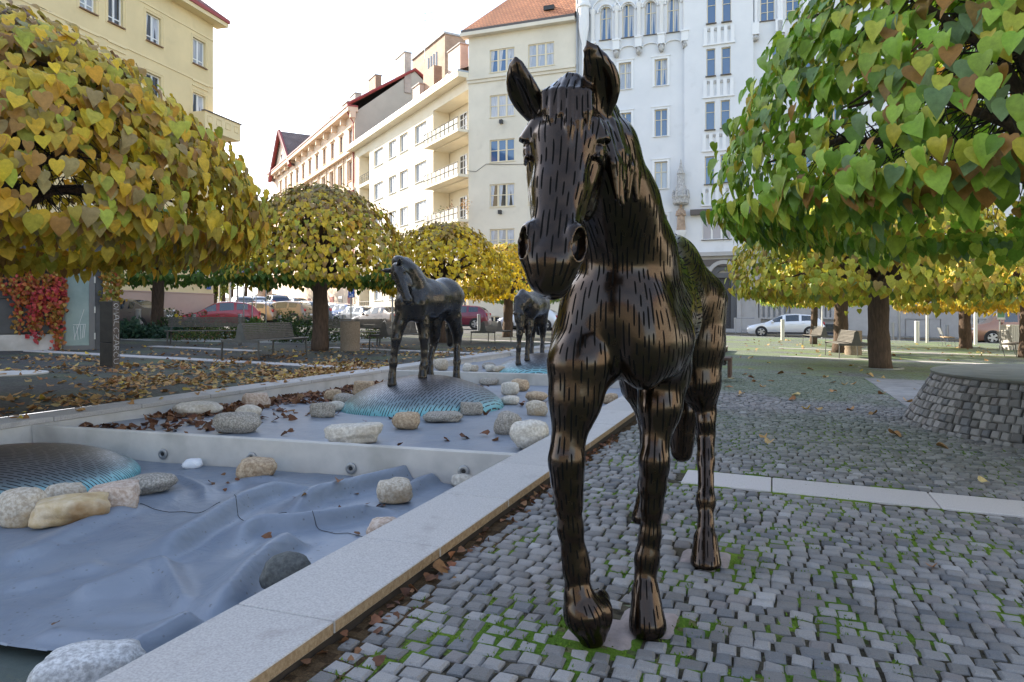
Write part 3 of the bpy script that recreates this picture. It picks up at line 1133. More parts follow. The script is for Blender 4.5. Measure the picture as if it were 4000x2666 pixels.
# ================================================================== BUILDINGS
def plaster(name, col, col2=None, n=0.5):
 col2 = col2 or tuple(c * 0.86 for c in col)
 return mat(name, col, 0.9, col2=col2, nscale=n, lo=0.35, hi=0.75, bump=0.12, bscale=25, bdist=0.01, third=(tuple(c * 0.72 for c in col), 0.9, 0.62, 0.95))
MT['yellow'] = plaster('yellow_plaster', (0.74, 0.60, 0.34))
MT['yellow_trim'] = mat('yellow_trim', (0.75, 0.62, 0.37), 0.85)
MT['plinth'] = plaster('pink_plinth', (0.50, 0.36, 0.29))
MT['cream'] = plaster('cream_plaster', (0.68, 0.63, 0.53))
MT['white'] = plaster('white_plaster', (0.69, 0.70, 0.72), (0.62, 0.635, 0.66))
MT['white_trim'] = mat('white_trim', (0.72, 0.73, 0.745), 0.85)
MT['grey_stone'] = plaster('grey_render', (0.42, 0.41, 0.40), (0.33, 0.32, 0.315), 1.2)
MT['ivory'] = plaster('ivory_plaster', (0.76, 0.69, 0.55), (0.70, 0.61, 0.46))
MT['peach'] = plaster('peach_plaster', (0.74, 0.58, 0.44), (0.68, 0.50, 0.36))
MT['side_wall'] = plaster('bare_side_wall', (0.50, 0.47, 0.40))
MT['frame_white'] = mat('white_window_frame', (0.74, 0.74, 0.73), 0.5)
MT['frame_cream'] = mat('cream_window_frame', (0.66, 0.58, 0.42), 0.55)
MT['frame_brown'] = mat('brown_window_frame', (0.20, 0.11, 0.06), 0.55)
MT['sill_dark'] = mat('dark_sill', (0.10, 0.085, 0.08), 0.6)
MT['brick'] = None
def glass_mat(name, c, rough=0.04):
 m, nt, b = nodes_of(name)
 b.inputs['Base Color'].default_value = rgba(c)
 b.inputs['Roughness'].default_value = rough
 b.inputs['Specular IOR Level'].default_value = 1.0
 b.inputs['IOR'].default_value = 1.6
 return m
MT['glass'] = glass_mat('window_glass', (0.012, 0.022, 0.04))
MT['glass_blue'] = glass_mat('sky_tint_window_glass', (0.035, 0.10, 0.22))  # blue base colour paints in the reflected sky
MT['glass_pale'] = glass_mat('curtained_window_glass', (0.30, 0.33, 0.38), 0.12)
MT['curtain'] = mat('net_curtain', (0.55, 0.57, 0.62), 0.9, col2=(0.38, 0.41, 0.47), nscale=9, stretch=(3, 3, .15), lo=.4, hi=.6)

def tile_mat(name, c1, c2, c3, sx=0.30, sz=0.35):
 m, nt, b = nodes_of(name)
 N, Lk = nt.nodes, nt.links
 uv = N.new('ShaderNodeUVMap')
 br = N.new('ShaderNodeTexBrick')
 br.inputs['Color1'].default_value = rgba(c1); br.inputs['Color2'].default_value = rgba(c2); br.inputs['Mortar'].default_value = rgba(c3)
 br.inputs['Scale'].default_value = 1.0
 br.inputs['Brick Width'].default_value = sx; br.inputs['Row Height'].default_value = sz
 br.inputs['Mortar Size'].default_value = 0.03; br.inputs['Mortar Smooth'].default_value = 0.4
 Lk.new(uv.outputs['UV'], br.inputs['Vector'])
 g = N.new('ShaderNodeNewGeometry')
 n1 = N.new('ShaderNodeTexNoise'); n1.inputs['Scale'].default_value = 0.7; n1.inputs['Detail'].default_value = 5
 Lk.new(g.outputs['Position'], n1.inputs['Vector'])
 mr = N.new('ShaderNodeMapRange'); mr.inputs['From Min'].default_value = .3; mr.inputs['From Max'].default_value = .7; mr.inputs['To Min'].default_value = .75; mr.inputs['To Max'].default_value = 1.2
 Lk.new(n1.outputs['Fac'], mr.inputs['Value'])
 hs = N.new('ShaderNodeHueSaturation'); Lk.new(br.outputs['Color'], hs.inputs['Color']); Lk.new(mr.outputs['Result'], hs.inputs['Value'])
 Lk.new(hs.outputs['Color'], b.inputs['Base Color'])
 b.inputs['Roughness'].default_value = 0.8
 bp = N.new('ShaderNodeBump'); bp.inputs['Strength'].default_value = 0.7; bp.inputs['Distance'].default_value = 0.05
 Lk.new(br.outputs['Fac'], bp.inputs['Height']); bp.invert = True
 Lk.new(bp.outputs['Normal'], b.inputs['Normal'])
 return m
MT['tile_orange'] = tile_mat('orange_roof_tiles', (0.46, 0.19, 0.09), (0.38, 0.15, 0.075), (0.15, 0.06, 0.035))
MT['tile_brown'] = tile_mat('brown_roof_tiles', (0.12, 0.085, 0.075), (0.17, 0.11, 0.095), (0.30, 0.24, 0.22))
MT['tile_red'] = tile_mat('red_roof_tiles', (0.25, 0.08, 0.06), (0.20, 0.07, 0.055), (0.07, 0.03, 0.03))
MT['red_trim'] = mat('red_painted_metal', (0.30, 0.05, 0.045), 0.5)
MT['brick'] = tile_mat('orange_chimney_brick', (0.42, 0.20, 0.10), (0.50, 0.27, 0.15), (0.34, 0.28, 0.22), 0.30, 0.10)
MT['pale_brick'] = tile_mat('pale_painted_brick', (0.62, 0.53, 0.45), (0.66, 0.58, 0.50), (0.48, 0.40, 0.34), 0.30, 0.10)

class Face:
 def __init__(self, O, e, z0=None):
  self.O = Vector((O[0], O[1], 0))
  self.e = Vector((e[0], e[1], 0)).normalized()
  self.n = Vector((self.e.y, -self.e.x, 0))
 def P(self, x, z, d=0.0):
  p = self.O + self.e * x + self.n * d
  return Vector((p.x, p.y, z))
 def hit(self, px, py=None, d=0.0):
  dr = Vector(((px - 2000) / FPX, 1.0, 0))
  o = self.O + self.n * d
  k = o.dot(self.n) / dr.dot(self.n)
  q = dr * k
  x = (q - self.O).dot(self.e)
  z = None if py is None else CAM_H + (HOR - py) / FPX * k
  return x, z
 def M(self, x, z, d=0.0):
  m = Matrix((self.e, self.n, Vector((0, 0, 1)))).transposed().to_4x4()
  m.translation = self.P(x, z, d)
  return m

WIN_CACHE = {}
def window_meshes(w, h, cols, trans, fm, gm, ft, arch):
 key = (round(w, 2), round(h, 2), cols, tuple(trans), fm, gm, ft, arch)
 if key in WIN_CACHE:
  return WIN_CACHE[key]
 mb = MB()
 hz = h
 # outer frame
 mb.box((-w / 2, -.03, 0), (-w / 2 + ft, .03, h)); mb.box((w / 2 - ft, -.03, 0), (w / 2, .03, h))
 mb.box((-w / 2 + ft, -.03, 0), (w / 2 - ft, .03, ft)); mb.box((-w / 2 + ft, -.03, h - ft), (w / 2 - ft, .03, h))
 for c in range(1, cols):
  x = -w / 2 + w * c / cols
  k = ft * (0.75 if cols < 3 else 0.95)
  mb.box((x - k, -.026, ft), (x + k, .036, h - ft))
 for tz in trans:
  z = h * tz
  xs = [-w / 2 + ft] + [-w / 2 + w * c / cols for c in range(1, cols)] + [w / 2 - ft]
  k = ft * (0.75 if cols < 3 else 0.95)
  for a, b2 in zip(xs[:-1], xs[1:]):
   mb.box((a + (k if a > -w / 2 + ft + 1e-4 else 0), -.024, z - ft * .4), (b2 - (k if b2 < w / 2 - ft - 1e-4 else 0), .028, z + ft * .4))
 fr = mb.mesh('window', [MT[fm]])
 pb = MB()
 pb.quad((-w / 2 + ft * .5, -.012, ft * .5), (w / 2 - ft * .5, -.012, ft * .5), (w / 2 - ft * .5, -.012, h - ft * .5), (-w / 2 + ft * .5, -.012, h - ft * .5))
 pn = pb.mesh('pane', [MT[gm]])
 WIN_CACHE[key] = (fr, pn)
 return fr, pn

def make_building(name, loc, label, cat='building', group=None):
 return empty(name, loc, 0, label, cat, group)

def add_window(root, F, x, z, w, h, cols=2, trans=(0.62,), fm='frame_white', gm='glass', ft=0.06, depth=0.2, sill='sill_dark', curtain=False, sillw=0.12, arch=False, pname='window'):
 fr, pn = window_meshes(w, h, cols, trans, fm, gm, ft, arch)
 o = D.objects.new(pname, fr); COL.objects.link(o); o.parent = root
 M = F.M(x, z, -depth)
 M.translation = M.translation - root.location
 o.matrix_local = M
 p = D.objects.new('pane', pn); COL.objects.link(p); p.parent = o
 if curtain:
  mb = MB()
  wv = w / cols
  for c in range(cols):
   x0 = -w / 2 + wv * c + ft
   if curtain == 'drape':
    mb.add([(x0, -.006, ft), (x0 + wv * .18, -.006, ft), (x0 + wv * .45, -.006, h - ft), (x0, -.006, h - ft)], [(0, 1, 2, 3)])
    if c == cols - 1:
     x1 = w / 2 - ft
     mb.add([(x1 - wv * .18, -.006, ft), (x1, -.006, ft), (x1, -.006, h - ft), (x1 - wv * .45, -.006, h - ft)], [(0, 1, 2, 3)])
   else:
    mb.quad((x0, -.006, ft), (x0 + wv * .8, -.006, ft), (x0 + wv * .8, -.006, h * .95), (x0, -.006, h * .95))
  mb.build('curtain', [MT['curtain']], o)
 if sill:
  mb = MB()
  mb.box((-w / 2 - .06, -.0, -.05), (w / 2 + .06, depth + sillw, -.002))
  mb.build('sill', [MT[sill]], o)
 return o

def wall_with_holes(root, F, x0, x1, z0, z1, holes, m, depth=0.22, name='wall', d=0.0, zbase=None):
 xs = sorted({round(v, 4) for v in [x0, x1] + [h[0] for h in holes] + [h[1] for h in holes] if x0 - 1e-6 <= v <= x1 + 1e-6})
 zs = sorted({round(v, 4) for v in [z0, z1] + [h[2] for h in holes] + [h[3] for h in holes] if z0 - 1e-6 <= v <= z1 + 1e-6})
 mb = MB()
 for i in range(len(xs) - 1):
  xm = (xs[i] + xs[i + 1]) / 2
  for j in range(len(zs) - 1):
   zm = (zs[j] + zs[j + 1]) / 2
   if any(h[0] < xm < h[1] and h[2] < zm < h[3] for h in holes):
    continue
   mb.quad(F.P(xs[i], zs[j], d), F.P(xs[i + 1], zs[j], d), F.P(xs[i + 1], zs[j + 1], d), F.P(xs[i], zs[j + 1], d))
 for h in holes:
  a, b2, c, e2 = h[:4]
  dp = h[4] if len(h) > 4 else depth
  mb.quad(F.P(a, c, d), F.P(a, e2, d), F.P(a, e2, d - dp), F.P(a, c, d - dp))
  mb.quad(F.P(b2, e2, d), F.P(b2, c, d), F.P(b2, c, d - dp), F.P(b2, e2, d - dp))
  mb.quad(F.P(a, e2, d), F.P(b2, e2, d), F.P(b2, e2, d - dp), F.P(a, e2, d - dp))
  mb.quad(F.P(b2, c, d), F.P(a, c, d), F.P(a, c, d - dp), F.P(b2, c, d - dp))
  mb.quad(F.P(a, c, d - dp - .03), F.P(b2, c, d - dp - .03), F.P(b2, e2, d - dp - .03), F.P(a, e2, d - dp - .03))
 return mb.build(name, m, root, root.location)

def fbox(mb, F, x0, x1, z0, z1, d0, d1, mi=0):
 vs = [F.P(x, z, d) for z in (z0, z1) for (x, d) in ((x0, d0), (x0, d1), (x1, d1), (x1, d0))]
 mb.add(vs, [(3, 2, 1, 0), (4, 5, 6, 7), (1, 0, 4, 5), (2, 1, 5, 6), (3, 2, 6, 7), (0, 3, 7, 4)], mi)

def part_box(name, root, F, x0, x1, z0, z1, d0, d1, m):
 mb = MB(); fbox(mb, F, x0, x1, z0, z1, d0, d1)
 return mb.build(name, m, root, root.location)

def roof_quad(mb, a, b2, c, d, mi=0):
 mb.quad(a, b2, c, d, mi)

def set_uv(me, eu):
 uvl = me.uv_layers.new(name='UVMap')
 for p in me.polygons:
  n = p.normal
  u = Vector(eu) - n * Vector(eu).dot(n)
  if u.length < 1e-3:
   u = Vector((n.y, -n.x, 0)) if abs(n.z) < .9 else Vector((1, 0, 0))
  u.normalize()
  v = n.cross(u)
  for li in p.loop_indices:
   co = me.vertices[me.loops[li].vertex_index].co
   uvl.data[li].uv = (co.dot(u), co.dot(v))

def shell(root, F, x0, x1, z1, deep, m, z0=-1.0, name='rear_wall'):
 mb = MB()
 a, b2, c, d2 = (x0, 0), (x1, 0), (x1, -deep), (x0, -deep)
 for (p, q) in ((b2, c), (c, d2), (d2, a)):
  mb.quad(F.P(p[0], z0, p[1]), F.P(q[0], z0, q[1]), F.P(q[0], z1, q[1]), F.P(p[0], z1, p[1]))
 mb.quad(F.P(*[x0, z1 - .02][:2], 0), F.P(x1, z1 - .02, 0), F.P(x1, z1 - .02, -deep), F.P(x0, z1 - .02, -deep))
 return mb.build(name, m, root, root.location)

def chimney(root, p, w, dp, h, m, rz=0.0, cap=True, pots=0, parent_name='chimney'):
 mb = MB()
 R = Matrix.Translation(Vector(p) - root.location) @ Matrix.Rotation(rz, 4, 'Z')
 mb.box((-w / 2, -dp / 2, -2.5), (w / 2, dp / 2, h), 0, R)
 o = mb.build('chimney', [MT[m]], root)
 set_uv(o.data, (math.cos(rz), math.sin(rz), 0))
 if cap:
  c = MB(); c.box((-w / 2 - .1, -dp / 2 - .1, h), (w / 2 + .1, dp / 2 + .1, h + .12), 0, R)
  c.build('chimney_cap', [MT['grey_stone']], o)
 for k in range(pots):
  c = MB()
  x = -w / 2 + w * (k + .5) / pots
  c.tube([R @ Vector((x, 0, h + .1)), R @ Vector((x, 0, h + 1.5))], .13, 8)
  c.build('flue_pipe', [MT['steel']], o)
 return o

# ------------------------------------------------------------------ yellow house at left
Y_E = Vector((0.273, 1.0, 0)).normalized()
YF = Face((-17.4, 41.0), Y_E)
yb = make_building('yellow_apartment_building', (-17.4, 41.0, 0.4), 'pale yellow apartment house with red eaves and a solid corner balcony')
YL = -30.0        # it runs on past the left edge of the photograph, towards the camera
y_eave = YF.hit(840, 104)[1]
holes, wins = [], []
def ywin(px0, px1, pyt, pyb, **kw):
 xa, zt = YF.hit(px0, pyt); xb, _ = YF.hit(px1, pyt)
 _, zb = YF.hit(px0, pyb)
 wins.append(((xa + xb) / 2, zb, xb - xa, zt - zb, kw)); holes.append((xa, xb, zb, zt))
_, ST = YF.hit(754, 143); _, SB = YF.hit(803, 262)
storey = YF.hit(754, 143)[1] - YF.hit(752, 357)[1]
cols_px = [(754, 803), (572, 630), (423, 481), (312, 375), (111, 195), (-60, 20)]
zt0 = YF.hit(754, 143)[1]; zb0 = YF.hit(754, 246)[1]
for r in range(6):
 for ci, (a, b2) in enumerate(cols_px):
  xa, _ = YF.hit(a); xb, _ = YF.hit(b2)
  dz = -storey * r
  if ci in (1, 2, 3) and r == 0:
   pass
  zt, zb = zt0 + dz, zb0 + dz
  if zb < 2.9:
   continue
  wins.append(((xa + xb) / 2, zb, xb - xa, zt - zb, dict(cur=(ci + r) % 3)))
  holes.append((xa, xb, zb, zt))
# windows of the part outside the frame (it throws the shade over the square)
xx = YF.hit(-60)[0] - 3.4
while xx > YL + 2:
 for r in range(6):
  zb = zb0 - storey * r
  if zb > 2.9:
   wins.append((xx, zb, 1.5, zt0 - zb0, dict(cur=0))); holes.append((xx - .75, xx + .75, zb, zt0 - storey * r))
 xx -= 3.4
# low window near the corner
xa, zt = YF.hit(753, 1050); xb, zb = YF.hit(806, 1097)
zb = YF.hit(753, 1096)[1]
if not any(abs((h[0] + h[1]) / 2 - (xa + xb) / 2) < .5 and h[2] < zt and h[3] > zb for h in holes):
 wins.append(((xa + xb) / 2, zb, xb - xa, zt - zb, dict(cur=0))); holes.append((xa, xb, zb, zt))
PL_Z = 2.36
wall_with_holes(yb, YF, YL, 0, PL_Z, y_eave, holes, MT['yellow'], 0.2)
wall_with_holes(yb, YF, YL, 0, -1.5, PL_Z, [], MT['plinth'], name='plinth', d=0.04)
part_box('plinth_ledge', yb, YF, YL, .03, PL_Z, PL_Z + .05, 0.002, .07, MT['plinth'])
shell(yb, YF, YL, 0, y_eave, 12, MT['yellow'], PL_Z - 3)
for x, z, w, h, kw in wins:
 add_window(yb, YF, x, z, w, h, 2, (0.22,), 'frame_white', 'glass' if kw['cur'] else 'glass_pale', .07, .18, 'frame_brown', curtain='drape' if kw['cur'] == 1 and x > -16 else False)
 if x > -16:
  mb = MB()      # the thin raised surround
  q = .16
  for (a, b2, c, d2) in ((x - w / 2 - q, x - w / 2 - q + .04, z - .1, z + h + q), (x + w / 2 + q - .04, x + w / 2 + q, z - .1, z + h + q), (x - w / 2 - q + .04, x + w / 2 + q - .04, z + h + q - .04, z + h + q)):
   fbox(mb, YF, a, b2, c, d2, .001, .025)
  mb.build('window_surround', MT['yellow_trim'], yb, yb.location)
for z in (zt0 - storey * .78, zt0 - storey * .78 - storey):
 part_box('string_course', yb, YF, YL, 0.02, z, z + .07, 0.001, .04, MT['yellow_trim'])
part_box('string_course', yb, YF, YL, 0.02, y_eave - .95, y_eave - .88, 0.001, .04, MT['yellow_trim'])
for ci, (a, b2) in enumerate(cols_px[:4]):
 if ci == 1: continue
 xa, _ = YF.hit(a - 4); xb, _ = YF.hit(b2 + 10)
 for dz in (.62, .34):
  z = zt0 - storey + dz
  part_box('relief_line', yb, YF, xa, xb, z, z + .06, 0.001, .05, MT['yellow_trim'])
# eave and roof
mb = MB()
fbox(mb, YF, YL - .5, .55, y_eave, y_eave + .22, -.2, .62)
mb.build('eave', MT['yellow_trim'], yb, yb.location)
mb = MB(); fbox(mb, YF, YL - .5, .60, y_eave + .22, y_eave + .42, -.1, .70)
mb.build('gutter', MT['red_trim'], yb, yb.location)
mb = MB()
a, b2, c, d2 = YF.P(YL - .5, y_eave + .42, .7), YF.P(.6, y_eave + .42, .7), YF.P(-5.5, y_eave + 5.6, -5.8), YF.P(YL - .5, y_eave + 5.6, -5.8)
mb.quad(a, b2, c, d2)
e2 = YF.P(.6, y_eave + .42, -12.3); f2 = YF.P(YL - .5, y_eave + .42, -12.3)
mb.add([b2, e2, c], [(0, 1, 2)])
mb.quad(e2, f2, d2, c)
o = mb.build('roof', MT['tile_red'], yb, yb.location)
set_uv(o.data, YF.e)
# corner balcony with sunk panels
xa, zt = YF.hit(738, 438)
zb = YF.hit(738, 508)[1]
bal = MB()
def solid(mb, F, x0, x1, z0, z1, d0, d1): fbox(mb, F, x0, x1, z0, z1, d0, d1)
BX1, BD = 1.1, 1.05
solid(bal, YF, xa, BX1, zb, zb + .22, .002, BD)
solid(bal, YF, xa, BX1, zb + .22, zt, BD - .14, BD)
solid(bal, YF, xa, xa + .14, zb + .22, zt, .002, BD - .14)
solid(bal, YF, BX1 - .14, BX1, zb + .22, zt, -1.2, BD - .14)
solid(bal, YF, .002, BX1 - .002, zb, zb + .22, -1.2, 0)
balo = bal.build('balcony', MT['yellow_trim'], yb, yb.location)
mb = MB(); solid(mb, YF, xa - .05, BX1 + .05, zt, zt + .06, BD - .2, BD + .06)
mb.build('parapet_cap', MT['sill_dark'], balo, yb.location)
mb = MB()
L = BX1 - xa
for k in range(4):
 x0 = xa + L * (k + .22) / 4; x1 = xa + L * (k + .78) / 4
 z0, z1 = zb + .42, zt - .18
 for (p, q, r, s_) in ((x0, x0 + .04, z0, z1), (x1 - .04, x1, z0, z1), (x0 + .04, x1 - .04, z0, z0 + .04), (x0 + .04, x1 - .04, z1 - .04, z1)):
  solid(mb, YF, p, q, r, s_, BD + .001, BD + .03)
mb.build('relief_panel', MT['yellow_trim'], balo, yb.location)
# street plate on the corner
o = part_box('street_plate', yb, YF, YF.hit(806)[0], YF.hit(823)[0], YF.hit(806, 1131)[1], YF.hit(806, 1118)[1], .002, .03, mat('blue_enamel', (0.05, 0.11, 0.32), 0.35))
part_box('street_plate', yb, YF, YF.hit(813)[0], YF.hit(824)[0], YF.hit(806, 1117)[1], YF.hit(806, 1111)[1], .002, .03, mat('red_enamel', (0.45, 0.04, 0.05), 0.35))

# ------------------------------------------------------------------ cream house facing the square
CF = Face(st(FACADE_S, -24.58), VV)
CW = CF.hit(2250)[0]
cb = make_building('cream_apartment_building', CF.P(0, .25), 'plain cream apartment house with three-light windows under an orange tiled roof')
c_top = CF.hit(1832, 150)[1]
hs, ws = [], []
rows = [(197, 286), (375, 462), (549, 636), (722, 811), (897, 985)]
colsx = [(1913, 2010), (2063, 2165)]
for r, (yt, ybm) in enumerate(rows):
 zt, zb = CF.hit(1913, yt)[1], CF.hit(1913, ybm)[1]
 for ci, (a, b2) in enumerate(colsx):
  xa, xb = CF.hit(a)[0], CF.hit(b2)[0]
  hs.append((xa, xb, zb, zt)); ws.append(((xa + xb) / 2, zb, xb - xa, zt - zb, r, ci))
xa, zt = CF.hit(1916, 1090); xb, zb = CF.hit(1990, 1162)
hs.append((xa, xb, zb, zt)); ws.append(((xa + xb) / 2, zb, xb - xa, zt - zb, 5, 0))
xa, zt = CF.hit(1906, 1236); xb, zb = CF.hit(1952, 1262)
hs.append((xa, xb, zb, zt)); ws.append(((xa + xb) / 2, zb, xb - xa, zt - zb, 6, 0))
wall_with_holes(cb, CF, 0, CW, -1, c_top, hs, MT['cream'], .16)
shell(cb, CF, 0, CW, c_top, 14, MT['cream'])
for x, z, w, h, r, ci in ws:
 add_window(cb, CF, x, z, w, h, 3 if r < 5 else 2, (0.52,) if r < 5 else (), 'frame_cream', ['glass_blue', 'glass_pale', 'glass_blue', 'glass', 'glass_pale', 'glass', 'glass'][r] if (r, ci) != (0, 1) else 'glass_pale', .085, .12, 'frame_cream', curtain=True if r in (1,) else ('drape' if r in (0, 3, 4) else False), sillw=.06)
zc = CF.hit(1832, 318)[1]
part_box('string_course', cb, CF, -.12, CW + .02, zc, zc + .22, .002, .24, MT['cream'])
part_box('string_course', cb, CF, -.08, CW + .02, zc - .25, zc - .002, .002, .12, MT['cream'])
mb = MB(); fbox(mb, CF, -.55, CW + .01, c_top, c_top + .3, -.3, .6)
mb.build('eave', MT['cream'], cb, cb.location)
mb = MB(); fbox(mb, CF, -.5, CW + .01, c_top + .3, c_top + .55, -.2, .52)
mb.build('gutter', MT['sill_dark'], cb, cb.location)
mb = MB()
zz = c_top + .5
A, B, C_, D_ = CF.P(-.5, zz, .5), CF.P(CW, zz, .5), CF.P(CW, zz + 8.2, -7), CF.P(6.3, zz + 8.2, -7)
mb.quad(A, B, C_, D_)
E_, G_ = CF.P(-.5, zz, -14.5), CF.P(CW, zz, -14.5)
mb.add([E_, A, D_], [(0, 1, 2)])
mb.quad(G_, E_, D_, C_)
o = mb.build('roof', MT['tile_orange'], cb, cb.location); set_uv(o.data, CF.e)
o2 = part_box('skylight', cb, CF, CF.hit(2120)[0], CF.hit(2160)[0], zz + 1.0, zz + 1.35, -.9, -.2, MT['dark_steel'])
# floodlights and cable on the wall
for (px, py) in ((1960, 478), (1955, 830)):
 x, z = CF.hit(px, py)
 part_box('wall_lamp', cb, CF, x - .13, x + .13, z - .16, z + .16, .002, .3, MT['dark_steel'])
mb = MB()
pts = [CF.hit(1826, 668), (CF.hit(1860, 672)), CF.hit(1900, 642), CF.hit(1960, 644), CF.hit(2040, 643), CF.hit(2110, 648)]
mb.tube([CF.P(x, z, .05) for x, z in pts], .02, 4)
mb.build('cable', MT['dark_steel'], cb, cb.location)

# ------------------------------------------------------------------ white neo-gothic building
WF = Face(CF.P(CW + .02, 0), VV)
wb_ = make_building('white_town_hall', WF.P(0, 0.2), 'tall white building with arched upper windows, tower bay and dark arched door')
WX = lambda px: WF.hit(px)[0]
W_END = WX(3398)
T0, T1 = WX(2675), WX(2943)
TD = 0.30
hs, ws = [], []
def wwin(a, b2, yt, ybm, d=0.0, **kw):
 xa, zt = WF.hit(a, yt, d); xb, _ = WF.hit(b2, yt, d); _, zb = WF.hit(a, ybm, d)
 return (xa, xb, zb, zt), ((xa + xb) / 2, zb, xb - xa, zt - zb, kw)
lh, lw = [], []
for a, b2, yt, ybm in ((2343, 2389, 30, 160), (2430, 2476, 20, 150), (2517, 2564, 8, 140), (2606, 2653, -4, 130)):
 h, w = wwin(a, b2, yt, ybm, arch=True); lh.append(h); lw.append(w)
for c in ((2300, 2346), (2417, 2466), (2557, 2607)):
 for yt, ybm in ((238, 342), (434, 539), (638, 743), (846, 950)):
  sh = (c[0] - 2557) * -0.1
  h, w = wwin(c[0], c[1], yt + sh - 4, ybm + sh - 4); lh.append(h); lw.append(w)
W_TOP = WF.hit(2400, -420)[1]
# second floor of arches above the frame
wall_with_holes(wb_, WF, 0, T0, 5.6, W_TOP, lh, MT['white'], .22)
wall_with_holes(wb_, WF, 0, T0, -1.2, 5.6, [], MT['grey_stone'], name='ground_floor_wall')
th, tw = [], []
for (a, b2, c, d2, yt, ybm) in ((2761, 2796, 2821, 2856, -20, 96), (2759, 2794, 2818, 2854, 193, 301), (2755, 2792, 2815, 2851, 400, 510), (2753, 2790, 2813, 2849, 612, 722)):
 for (p, q, o_) in ((a, b2, 0), (c, d2, -7)):
  h, w = wwin(p, q, yt + o_, ybm + o_, TD, tower=True); th.append(h); tw.append(w)
h, w = wwin(2742, 2856, 862, 938, TD, big=True); th.append(h); tw.append(w)
zr = 5.6
DX0, DX1 = WF.hit(2775, d=TD)[0], WF.hit(2878, d=TD)[0]
dz0, dz1 = WF.hit(2826, 1285, TD)[1], WF.hit(2826, 1033, TD)[1]
wall_with_holes(wb_, WF, T0, T1, zr, W_TOP, [h for h in th], MT['white'], .24, 'tower_wall', TD)
wall_with_holes(wb_, WF, T0, T1, -1.2, zr, [(DX0, DX1, dz0, dz1, .5)], MT['grey_stone'], .5, 'ground_floor_wall', TD)
mb = MB();
for xq, sg in ((T0, -1), (T1, 1)):
 mb.quad(WF.P(xq, -1.2, -.1), WF.P(xq, -1.2, TD), WF.P(xq, W_TOP, TD), WF.P(xq, W_TOP, -.1))
mb.build('tower_side', MT['white'], wb_, wb_.location)
rh, rw = [], []
for a, b2, yt, ybm in ((2970, 3025, -60, 86), (3070, 3125, -66, 78), (3170, 3224, -72, 70)):
 h, w = wwin(a, b2, yt, ybm, fine=True); rh.append(h); rw.append(w)
for k in range(3):
 for yt, ybm in ((180, 280), (390, 490), (600, 700), (810, 920)):
  h, w = wwin(3015 + k * 110, 3060 + k * 110, yt, ybm); rh.append(h); rw.append(w)
bh = []
for a, b2 in ((3535, 3676), (3746, 3860)):
 h, w = wwin(a, b2, 1247, 1330); bh.append(h)
W_FAR = WX(3398) + 42
wall_with_holes(wb_, WF, T1, W_FAR, zr, W_TOP, rh, MT['white'], .22)
wall_with_holes(wb_, WF, T1, W_END, -1.2, zr, [], MT['grey_stone'], name='ground_floor_wall')
wall_with_holes(wb_, WF, W_END, W_FAR, -2.2, zr, bh, MT['grey_stone'], .12, name='ground_floor_wall')
for h in bh:      # shuttered basement openings
 n = 3
 for k in range(n):
  xa = h[0] + (h[1] - h[0]) * k / n; xb = h[0] + (h[1] - h[0]) * (k + 1) / n
  part_box('shutter_board', wb_, WF, xa + .04, xb - .04, h[2], h[3] - .02, -.11, -.04 - .03 * (k % 2), MT['grey_stone'])
shell(wb_, WF, 0, W_FAR, W_TOP, 16, MT['white'])
def surround(F, x, z, w, h, d=0.0, q=.18, m='white_trim'):
 mb = MB()
 fbox(mb, F, x - w / 2 - q, x - w / 2, z - .05, z + h + q, d + .001, d + .05)
 fbox(mb, F, x + w / 2, x + w / 2 + q, z - .05, z + h + q, d + .001, d + .05)
 fbox(mb, F, x - w / 2, x + w / 2, z + h, z + h + q, d + .001, d + .05)
 fbox(mb, F, x - w / 2 - q - .06, x + w / 2 + q + .06, z + h + q, z + h + q + .07, d + .001, d + .10)
 mb.build('window_surround', MT[m], wb_, wb_.location)
def arch_filler(F, x, zb, w, h, d, m, name='arch_head', thick=.05):
 n = 12
 r = w / 2
 zc = zb + h - r
 mb = MB()
 for sgn in (-1, 1):
  pts = [(x + sgn * r * math.cos(PI / 2 * k / n), zc + r * math.sin(PI / 2 * k / n)) for k in range(n + 1)]
  for k in range(n):
   (xa, za), (xb, zb2) = pts[k], pts[k + 1]
   xo = x + sgn * (r + .02)
   zo = zc + r + .02
   # quad out to the corner column
   v = [F.P(xa, za, d + thick), F.P(xb, zb2, d + thick), F.P(xo, zo, d + thick)]
   if sgn > 0: v = v[::-1]
   mb.add(v, [(0, 1, 2)])
   mb.quad(F.P(xa, za, d + thick), F.P(xb, zb2, d + thick), F.P(xb, zb2, d - .2), F.P(xa, za, d - .2))
 mb.build(name, m, wb_, wb_.location)
k = 0
for x, z, w, h, kw in lw:
 k += 1
 if kw.get('arch'):
  add_window(wb_, WF, x, z, w, h, 2, (0.66,), 'frame_cream', 'glass_blue', .055, .2, 'sill_dark', curtain='drape')
  arch_filler(WF, x, z, w, h, 0.0, MT['white'])
  # moulded arch above
  n = 14; r = w / 2 + .16; zc = z + h - w / 2
  for rr, dd in ((r, .09), (r + .55, .06)):
   mb = MB()
   path = [WF.P(x + rr * math.cos(PI * i / n), zc + rr * math.sin(PI * i / n), dd) for i in range(n + 1)]
   mb.tube(path, .07, 6)
   mb.build('arch_moulding', MT['white_trim'], wb_, wb_.location, auto=50)
 else:
  opened = abs(x - WX(2582)) < .3 and abs(z - lw[0][1]) > 5 and k == 16
  add_window(wb_, WF, x, z, w, h, 2, (0.62,), 'frame_cream', 'glass_pale' if k % 3 == 0 else 'glass_blue', .06, .18, 'white_trim', curtain='drape' if k % 4 == 1 else False)
  surround(WF, x, z, w, h)
